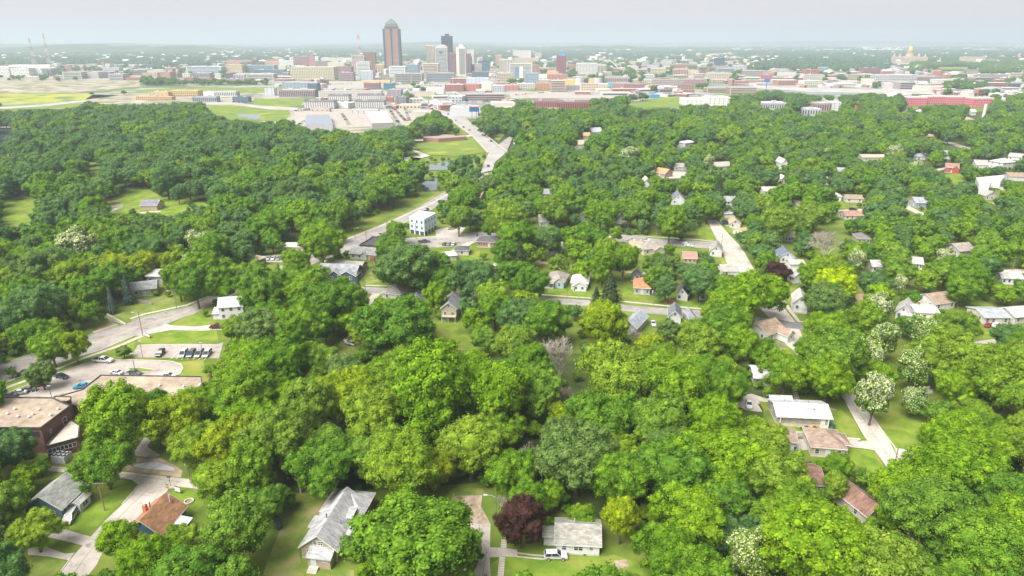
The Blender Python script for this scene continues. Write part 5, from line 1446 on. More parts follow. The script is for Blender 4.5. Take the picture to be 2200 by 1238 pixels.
for i in range(7):
 c_ = p + d_ * ((i + .7) / 8)
 window(en, c_.x, c_.y, 2.3, ang, .85, 1.1, trim=M['white_trim'], bars=0)
pa, pb = P(112, 996), P(141, 998)
ch_ = empty('chiller', pa, math.atan2(pb.y - pa.y, pb.x - pa.x)); tag(ch_, 'grey rooftop-style chiller with six black fans on the ground by the school', 'air conditioner')
cw = (pb - pa).length
MB().box(0, cw, 0, 2.6, 0, 2.1).build('casing', M['metal_grey'], ch_)
for i in range(3):
 for j in range(2):
  x_, y_ = cw * (i + .5) / 3, .7 + 1.25 * j
  f_ = MB().tube((x_, y_, 2.1), (x_, y_, 2.35), .5, .5, 12).build('fan_cowl', M['rubber'], ch_)
  MB().tube((x_, y_, 2.352), (x_, y_, 2.37), .3, .3, 8).build('fan', M['metal_grey'], f_)
for i in range(5):
 MB().box(cw * (i + .12) / 5, cw * (i + .88) / 5, -.04, 0, .25, 1.9).build('louvre_panel', paint((.45, .46, .47)), ch_)
mark([(105, 998), (105, 970), (150, 965), (152, 998)], True)
def fence(label, pxs, h=1.7, mat=None, board=.0, name='board_fence', gap=2.4):
 pts = [P(u, v) for u, v in pxs]
 root = empty(name, pts[0]); tag(root, label, 'fence')
 pn = None; o0 = pts[0]
 m_ = mat or paint((.30, .25, .20), .9)
 for a, b in zip(pts[:-1], pts[1:]):
  L_ = (b - a).length; d_ = (b - a).normalized(); nn = Vector((-d_.y, d_.x, 0)); k = max(1, int(L_ / gap))
  for i in range(k):
   c_ = a + d_ * (L_ * (i + .5) / k) - o0
   mb = MB()
   nb = 8
   seg = L_ / k
   for j in range(nb):
    mb.obox(c_ + d_ * (seg * ((j + .5) / nb - .5)) + Vector((0, 0, h / 2 + .05)), d_ * (seg / nb * .46), nn * .02, Vector((0, 0, h / 2 + .03 * (j % 2))))
   mb.build('fence_panel', m_, root)
   mb = MB(); mb.obox(a + d_ * (L_ * i / k) - o0 + Vector((0, 0, h / 2 + .1)), d_ * .06, nn * .06, Vector((0, 0, h / 2 + .1))); mb.build('fence_post', m_, root)
 return root
fence('weathered grey board fence in front of the grey-green house', [(292, 650), (327, 655)], 1.5, paint((.27, .25, .21), .9))
fence('low timber fence right of the dead spruce, below the slate roof', [(1610, 780), (1650, 786)], 1.5, paint((.33, .28, .22), .9))
fence('orange-brown timber fence beside the blue-grey house', [(2012, 345), (2028, 342)], 2.2, paint((.50, .30, .10), .9))
fence('brown board fence above the low maroon-roofed house', [(1720, 1008), (1742, 1004)], 1.8, paint((.22, .15, .11), .9))
rw = empty('retaining_wall', P(1680, 938)); tag(rw, 'long pale concrete-block retaining wall stepping down beside the drive', 'wall')
blk = None
for (a, b, rows) in (((1680, 936), (1780, 940), 3), ((1781, 944), (1846, 949), 2)):
 p, q = P(*a), P(*b); L_ = (q - p).length; d_ = (q - p).normalized(); nn = Vector((-d_.y, d_.x, 0)); n_ = int(L_ / 1.2)
 for r_ in range(rows):
  for i in range(n_):
   mb = MB()
   mb.obox(Vector((0, 0, 0)), Vector((.58, 0, 0)), Vector((0, .28, 0)), Vector((0, 0, .185)))
   if blk is None:
    blk = mb.mesh('block', M['kerb'])
   o = bpy.data.objects.new('block', blk); C.objects.link(o); o.parent = rw
   c_ = p + d_ * (1.2 * (i + .5 + (.5 if r_ % 2 else 0))) + nn * (.14 * r_ + rng.uniform(-.02, .02)) - rw.location
   o.location = (c_.x, c_.y, .19 + .385 * r_); o.rotation_euler = (0, 0, math.atan2(d_.y, d_.x) + rng.uniform(-.01, .01))
mark([(1680, 932), (1780, 934), (1846, 945), (1846, 952), (1780, 945), (1680, 940)], True)
cw_ = MB(); a_, b_ = P(232, 688), P(270, 698)
d_ = (b_ - a_).normalized(); n_ = Vector((-d_.y, d_.x, 0))
cw_.add([(0, 0, 0), tuple(b_ - a_), tuple(b_ - a_ + Vector((0, 0, .4))), (0, 0, 2.6)] + [tuple(n_ * .35 + Vector(p)) for p in ((0, 0, 0), tuple(b_ - a_), tuple(b_ - a_ + Vector((0, 0, .4))), (0, 0, 2.6))],
  [(0, 1, 2, 3), (7, 6, 5, 4), (3, 2, 6, 7), (0, 3, 7, 4), (1, 5, 6, 2)])
cwo = cw_.build('retaining_wall', M['kerb']); cwo.location = a_; tag(cwo, 'sloping concrete wing wall at the foot of the dry lawn bank', 'wall')
mark([(228, 668), (240, 672), (272, 698), (232, 692)], True)
def bin_(label, u, v, col):
 p = P(u, v)
 r_ = empty('wheelie_bin', p, rng.uniform(-.5, .5)); tag(r_, label, 'bin')
 m = MB(); m.add([(-.24, -.28, 0), (.24, -.28, 0), (.24, .28, 0), (-.24, .28, 0), (-.3, -.36, 1.0), (.3, -.36, 1.0), (.3, .36, 1.0), (-.3, .36, 1.0)],
     [(0, 3, 2, 1), (4, 5, 6, 7), (0, 1, 5, 4), (1, 2, 6, 5), (2, 3, 7, 6), (3, 0, 4, 7)])
 m.build('bin_body', paint(col, .5), r_)
 m = MB(); m.obox((0, 0, 1.06), (.33, 0, 0), (0, .39, .04), (0, 0, .04)); m.build('lid', paint(tuple(c * .8 for c in col), .5), r_)
 MB().tube((-.28, .3, .12), (.28, .3, .12), .12, .12, 8).build('wheel', M['rubber'], r_)
bin_('dark blue barrel-like bin at the left corner of the ranch house', 1674, 913, (.02, .05, .16))
bin_('bright blue recycling bin right of the ranch house', 1786, 917, (.02, .22, .50))
bin_('dark grey bin right of the blue recycling bin', 1791, 921, (.07, .07, .08))
bin_('blue bin beside the brown-roofed garage door', 1706, 967, (.02, .08, .40))
bin_('dark bin beside the silver minivan', 128, 1122, (.03, .04, .06))
bin_('blue bin on the middle street verge', 1310, 651, (.02, .10, .42))
bin_('blue bin in front of the white bungalow', 1234, 625, (.02, .10, .42))
bin_('blue bin under the trees by the boat lawn', 760, 711, (.03, .20, .50))
bin_('green bin beside the grey chiller', 102, 992, (.02, .16, .10))
r2 = random.Random(5)
for i, (u, nm, lab, col) in enumerate(((1722, 'table', 'small weathered garden table against the ranch house wall', (.35, .28, .2)), (1732, 'crate', 'dark blue crate against the ranch house wall', (.05, .08, .2)),
            (1742, 'planter', 'yellow planter pot against the ranch house wall', (.5, .35, .05)), (1750, 'crate', 'red-brown crate leaning by the deck', (.3, .1, .06)), (1715, 'planter', 'grey stone planter at the left of the clutter', (.3, .3, .3)))):
 p = P(u, 921)
 if nm == 'table':
  rt = empty('garden_table', p); tag(rt, lab, 'table')
  MB().box(-.7, .7, -.4, .4, .66, .72).build('table_top', paint(col), rt)
  for a in (-1, 1):
   for b in (-1, 1):
    MB().box(a * .62 - .04, a * .62 + .04, b * .33 - .04, b * .33 + .04, 0, .66).build('leg', paint(col), rt)
 elif nm == 'crate':
  m = MB().box(-.45, .45, -.35, .35, 0, .1)
  for z_ in (.1, .3, .5):
   m.box(-.45, .45, -.37, -.33, z_ + .03, z_ + .17).box(-.45, .45, .33, .37, z_ + .03, z_ + .17).box(-.47, -.43, -.33, .33, z_ + .03, z_ + .17).box(.43, .47, -.33, .33, z_ + .03, z_ + .17)
  for a in (-.43, .43):
   for b in (-.33, .33):
    m.box(a - .03, a + .03, b - .03, b + .03, .1, .68)
  o = m.build('crate', paint(col)); o.location = p; tag(o, lab, 'crate')
 else:
  o = MB().tube((0, 0, 0), (0, 0, .6), .25, .42, 10).tube((0, 0, .6), (0, 0, .68), .46, .46, 10).build('planter', paint(col)); o.location = p; tag(o, lab, 'planter')
def sign(label, u, v, w, h, z, col, name='road_sign', rz=0, posts=2, back=None):
 r_ = empty(name, P(u, v), R(rz)); tag(r_, label, 'sign')
 MB().box(-w / 2, w / 2, -.06, .06, z, z + h).build('sign_panel', paint(col), r_)
 m = MB()
 m.box(-w / 2 - .1, w / 2 + .1, -.09, .09, z + h, z + h + .1).box(-w / 2 - .1, w / 2 + .1, -.09, .09, z - .1, z)
 m.build('sign_frame', back or M['dark_metal'], r_)
 for s in ((-w / 2 + .1, w / 2 - .1) if posts == 2 else (0,)):
  MB().tube((s, .1, 0), (s, .1, z + h), .06, .06, 6).build('sign_post', back or M['dark_metal'], r_)
 t = proj((P(u, v).x, P(u, v).y, z + h))
 mark([(u - 6, v + 2), (u + 6, v + 2), (t[0] + 8, t[1] - 3), (t[0] - 8, t[1] - 3)], True)
 return r_
sign('white notice boards in a dark frame beside the street corner', 383, 1060, 1.6, 1.3, .5, (.58, .58, .55), 'notice_board', -20)
sign('black-framed white monument sign on the lawn by the long road', 318, 726, 2.8, 1.2, .5, (.58, .60, .62), 'monument_sign', -35)
sign('turquoise and black sign at the far left of the parking lot', 8, 850, 1.5, 1.6, .6, (.03, .35, .36), 'parking_sign', 20)
sign('small yellow warning sign at the street corner', 361, 1053, .5, .5, .9, (.65, .42, .02), 'warning_sign', 0, 1)
sign('thin green street name sign by the crossing', 366, 1044, .7, .2, 2.4, (.03, .20, .12), 'street_sign', 0, 1)
fp = empty('fire_pit', P(406, 1078)); tag(fp, 'ring of stones around a fire pit on the back lawn', 'fire pit')
st = MB().obox((0, 0, .14), (.2, 0, 0), (0, .13, 0), (0, 0, .14)).mesh('stone', M['kerb'])
for i in range(14):
 a = i / 14 * 6.283
 o = bpy.data.objects.new('stone', st); C.objects.link(o); o.parent = fp; o.location = (math.cos(a) * .95, math.sin(a) * .95, 0); o.rotation_euler = (0, 0, a + 1.57 + rng.uniform(-.1, .1))
MB().tube((0, 0, 0), (0, 0, .05), .8, .8, 12).build('ash_bed', M['dirt'], fp)
bo = MB()
bo.add([(-2.6, -.9, .5), (1.6, -1.0, .55), (3.0, 0, .8), (1.6, 1.0, .55), (-2.6, .9, .5), (-2.5, -.5, .15), (1.2, -.5, .15), (2.2, 0, .25), (1.2, .5, .15), (-2.5, .5, .15),
  (-2.6, -.9, 1.15), (1.6, -1.0, 1.2), (3.1, 0, 1.35), (1.6, 1.0, 1.2), (-2.6, .9, 1.15)],
    [(0, 1, 11, 10), (1, 2, 12, 11), (2, 3, 13, 12), (3, 4, 14, 13), (4, 0, 10, 14), (5, 6, 1, 0), (6, 7, 2, 1), (7, 8, 3, 2), (8, 9, 4, 3), (9, 5, 0, 4), (5, 9, 8, 7, 6)])
br0 = empty('boat', P(752, 740), R(150)); tag(br0, 'small white motorboat on a trailer on the dry lawn', 'boat')
bo.build('hull', paint((.60, .60, .60), .3), br0)
MB().box(-2.3, 1.2, -.7, .7, .6, .72).build('boat_floor', M['dark_metal'], br0)
MB().box(-1.6, -1.1, -.6, .6, .72, 1.3).build('seat', paint((.1, .08, .08)), br0)
MB().add([(.6, -.8, 1.2), (1.1, -.6, 1.2), (1.1, .6, 1.2), (.6, .8, 1.2), (.3, -.7, 1.7), (.7, -.5, 1.7), (.7, .5, 1.7), (.3, .7, 1.7)], [(0, 1, 5, 4), (1, 2, 6, 5), (2, 3, 7, 6), (4, 5, 6, 7), (3, 0, 4, 7)]).build('windscreen', M['car_glass'], br0)
for s in (-1, 1):
 MB().tube((-.6, s * 1.0, .3), (-.6, s * 1.15, .3), .3, .3, 10).build('wheel', M['rubber'], br0)
mark([(738, 745), (738, 728), (765, 728), (768, 748)], True)
fl_, _t = pole('slim white flagpole at the left of the parking lot', 77, 842, 8.0, name='flagpole', cat='flagpole', mat=M['metal_grey'], r=.07)
car('suv', 'white', (1174, 1199), (1213, 1199), 'white SUV with dark glass roof parked before the small white house')
car('minivan', 'silver', (163, 1098), (141, 1134), 'silver minivan parked nose down beside the dark teal house')
car('pickup', 'white', (202, 777), (243, 779), 'long white crew-cab pickup at the head of the parking lot', scale=1.05)
car('sedan', 'dark blue', (121, 810), (144, 814), 'dark blue sedan parked alone under the lot-side tree')
car('suv', 'red', (97, 828), (71, 832), 'dark red SUV in the slanting row near the flagpole')
car('sedan', 'dark grey', (71, 840), (48, 842), 'dark grey sedan between the silver sedan and the red SUV')
car('sedan', 'silver', (51, 846), (29, 849), 'silver sedan second from the left end of the row')
car('sedan', 'dark grey', (30, 852), (8, 855), 'dark grey hatchback at the left end of the row by the turquoise sign')
car('sedan', 'bright blue', (188, 832), (165, 835), 'bright blue coupe parked beside the school wing')
car('sedan', 'white', (262, 806), (239, 801), 'white sedan parked just behind the school wing parapet')
car('sedan', 'dark grey', (277, 802), (302, 806), 'dark grey sedan right of the white sedan by the lot island')
car('sedan', 'white', (352, 810), (374, 811), 'white sedan at the right end of the lot behind the roof')
car('sedan', 'dark grey', (66, 801), (44, 806), 'dark grey sedan driving on the long road at the far left', name='car')
car('suv', 'black', (351, 756), (339, 769), 'black SUV parked alone in the upper lot')
for i, (c_, lab) in enumerate((('silver', 'silver van leftmost of the four vans in the upper lot'), ('dark grey', 'dark grey van second of the four vans in the upper lot'),
          ('grey', 'mid grey van third of the four vans in the upper lot'), ('silver', 'silver van at the right end of the four vans in the upper lot'))):
 car('minivan', c_, (400 + 17 * i, 757), (389 + 17 * i, 770), lab, group='vans parked side by side in the upper lot')
car('pickup', 'maroon', (484, 705), (455, 706), 'dark red old pickup on the drive below the two-storey white house')
car('sedan', 'dark blue', (788, 1148), (812, 1147), 'dark blue sedan under the tree beside the beige house')
car('sedan', 'white', (1607, 862), (1610, 883), 'white sedan on the drive left of the ranch house')
car('sedan', 'silver', (961, 494), (978, 492), 'silver sedan in the lot of the pale blue flats')
car('pickup', 'dark grey', (902, 522), (920, 521), 'dark grey pickup on the street below the pale blue flats')
for i, (u, c_) in enumerate(((952, 'dark grey'), (961, 'grey'), (971, 'white'))):
 car('sedan', c_, (u, 530), (u + 7, 523), c_ + ' car in the short row by the corner verge', group='cars by the corner verge')
for i, c_ in enumerate(('dark blue', 'white', 'silver', 'white', 'grey')):
 car('sedan', c_, (558 + 11 * i, 554), (551 + 11 * i, 561), ('left end ' if i == 0 else 'right end ' if i == 4 else ['', 'second ', 'third ', 'fourth ', ''][i]) + c_ + ' car in the row of five by the tan shop', group='row of five cars by the tan shop')
car('suv', 'black', (813, 511), (823, 505), 'black SUV driving past the black-roofed brick block', name='car')
car('suv', 'dark blue', (912, 455), (921, 450), 'dark blue SUV on the road behind the blue flats', name='car')
car('sedan', 'white', (1347, 517), (1363, 519), 'white sedan at the kerb above the orange-tan roof')
car('suv', 'white', (1380, 518), (1393, 519), 'white SUV parked at the kerb behind the beige house')
car('sedan', 'silver', (1467, 525), (1484, 527), 'silver sedan parked on the upper street left of the crossing')
car('sedan', 'white', (1472, 529), (1488, 531), 'white sedan next to the silver sedan on the upper street')
car('sedan', 'dark blue', (1551, 478), (1566, 478), 'dark blue sedan on the drive of the tan-gabled cottage, farther one')
car('sedan', 'dark blue', (1553, 483), (1568, 483), 'dark blue sedan on the drive of the tan-gabled cottage, nearer one')
car('sedan', 'maroon', (1256, 592), (1259, 584), 'dark red car on the stub drive behind the white bungalow')
car('sedan', 'red', (1434, 650), (1445, 651), 'red sedan on the short drive off the middle street')
car('sedan', 'silver', (1400, 690), (1406, 706), 'silver sedan parked below the middle street')
car('suv', 'dark blue', (1825, 452), (1840, 452), 'dark blue SUV on the street behind the red-brown roof')
car('sedan', 'dark blue', (1855, 442), (1862, 447), 'dark blue car at the drive of the cream ranch house')
car('suv', 'red', (1933, 430), (1941, 438), 'red SUV on the drive by the slate-blue house')
car('suv', 'white', (1942, 430), (1951, 438), 'white SUV on the drive by the slate-blue house')
car('sedan', 'white', (2144, 397), (2157, 396), 'white sedan in front of the white workshop')
car('sedan', 'red', (2119, 704), (2127, 699), 'red car before the low house with the blue-grey roof')
car('suv', 'silver', (2137, 704), (2143, 700), 'silver SUV before the low house with the blue-grey roof')
for (k_, c_, a_, b_, lab) in (('sedan', 'black', (1052, 304), (1058, 308), 'black car near the lower end of the bridge road'), ('sedan', 'silver', (1034, 290), (1041, 295), 'silver car midway down the bridge road'),
         ('sedan', 'black', (1025, 280), (1031, 285), 'black car on the upper bridge road'), ('pickup', 'white', (1012, 285), (1005, 280), 'white truck climbing the bridge road'),
         ('sedan', 'dark grey', (998, 277), (994, 274), 'dark grey car climbing the bridge road beside the parapet'), ('sedan', 'grey', (982, 263), (977, 259), 'grey car on the curve of the bridge road'),
         ('sedan', 'black', (960, 246), (966, 249), 'black car at the top of the curve'), ('sedan', 'dark blue', (1048, 362), (1050, 358), 'dark blue car below the bridge end'),
         ('sedan', 'grey', (936, 234), (941, 237), 'grey car entering the bridge road by the city')):
 car(k_, c_, a_, b_, lab, parts=False, name='car', z=.75, scale=1.15, vis=True)
T = {}
def up(key, *a, **k):
 T[key] = pole(*a, **k)[1]
up('a', 'tall wooden utility pole with lamp by the white monument sign', 307, 722, 9.8, (160, 2.4), 0)
up('b', 'wooden pole with lamp at the top of the dry lawn', 380, 664, 8.5, (180, 2), 1)
up('c', 'wooden pole between the dark teal bungalow and the street', 786, 637, 8.5, None, 0)
up('d', 'wooden pole standing in front of the dark teal house lawn', 225, 1097, 7.6, None, 1)
up('e', 'wooden pole with grey transformer and lamp at the street crossing', 408, 1032, 7.6, (-30, 1.8), 2, True)
up('f', 'wooden pole with lamp at the bottom left corner', 38, 1238, 6.0, (-20, 2.0), 0)
up('g', 'slim pole with lamp arm beside the dirt drive', 1066, 1130, 9.0, (180, 1.9), 0, r=.11)
up('h', 'utility pole with crossarm beside the tan shop', 627, 517, 7.4, None, 1)
up('i', 'utility pole left of the road bend', 763, 514, 6.8, (0, 1.6), 0)
up('j', 'utility pole with crossarm at the road bend', 787, 516, 7.5, None, 1)
up('k', 'utility pole at the foot of the pale blue flats', 894, 514, 8.8, None, 1)
up('l', 'utility pole on the verge of the road behind the flats', 831, 487, 5.6, None, 1)
up('m', 'pale wooden pole on the lawn left of the side street', 1512, 516, 8.6, None, 0)
up('n', 'utility pole at the side street crossing', 1549, 536, 8.4, None, 0)
up('o', 'utility pole in front of the beige house', 1410, 507, 6.2, None, 0)
up('p', 'utility pole on the middle street by the terracotta roof', 1402, 654, 8.0, None, 0, True)
up('q', 'slim dark lamp post in front of the pale blue cottage', 1218, 639, 6.5, None, 0, mat=M['dark_metal'], r=.08)
up('r', 'tall slim pole standing on the grey street at the lower right', 1921, 1003, 6.0, None, 0)
up('s', 'utility pole with crossarm beside the right-hand street', 2172, 592, 8.8, None, 1)
up('t', 'utility pole with crossarm between round trees', 1939, 552, 5.5, None, 1)
up('u', 'utility pole near the barn-red house', 2157, 341, 7.0, None, 2)
up('v', 'utility pole on the lawn beside the long white house', 1988, 357, 6.0, None, 1)
up('w', 'pole by the far right street', 2058, 304, 8.5, None, 0)
up('x', 'utility pole between the round street trees', 1278, 492, 5.2, None, 1)
up('y', 'wooden pole on the yard in front of the cream ranch house', 1824, 447, 4.5, None, 0)
up('z', 'pole left of the round street trees', 1141, 492, 6.5, None, 0)
for lab, u, v, h_, dbl in (('lamp post on the island of the parking lot', 290, 794, 5.6, False), ('lamp post between the brown shrub and the upper lot', 307, 769, 6.0, False),
         ('lamp post at the right end of the upper lot', 437, 771, 5.8, False), ('lamp post by the school parapet', 112, 858, 4.4, False)):
 p = P(u, v); rt = empty('lamp_post', p); tag(rt, lab, 'street lamp')
 MB().tube((0, 0, 0), (0, 0, h_), .09, .07, 8).build('post', M['wood_pole'] if 'upper' in lab else M['dark_metal'], rt)
 MB().box(-.5, .5, -.18, .18, h_, h_ + .16).build('lamp_head', M['metal_grey'], rt)
 t = proj((p.x, p.y, h_)); mark([(u - 4, v), (u + 4, v), (t[0] + 6, t[1] - 4), (t[0] - 6, t[1] - 4)], True)
wires('sagging wires from the corner pole past the dark teal house to the crossing pole', [T['f'], T['d'], T['e']], (-.6, .0, .6))
wires('thin wires crossing the right side of the street crossing pole', [T['e'], P(560, 1090) + Vector((0, 0, 7))], (-.4, .4))
wires('wires along the long road past the monument sign', [P(-60, 800) + Vector((0, 0, 9)), T['a'], T['b'], T['h']], (-.5, .5))
wires('wires from the tan shop pole to the road bend poles', [T['h'], T['i'], T['j'], T['k']], (-.8, .8))
wires('wires above the upper street', [T['z'], T['x'], T['o'], T['m'], T['n']], (-.5, .5))
wires('wires along the middle street', [T['c'], T['q'], T['p']], (0,))
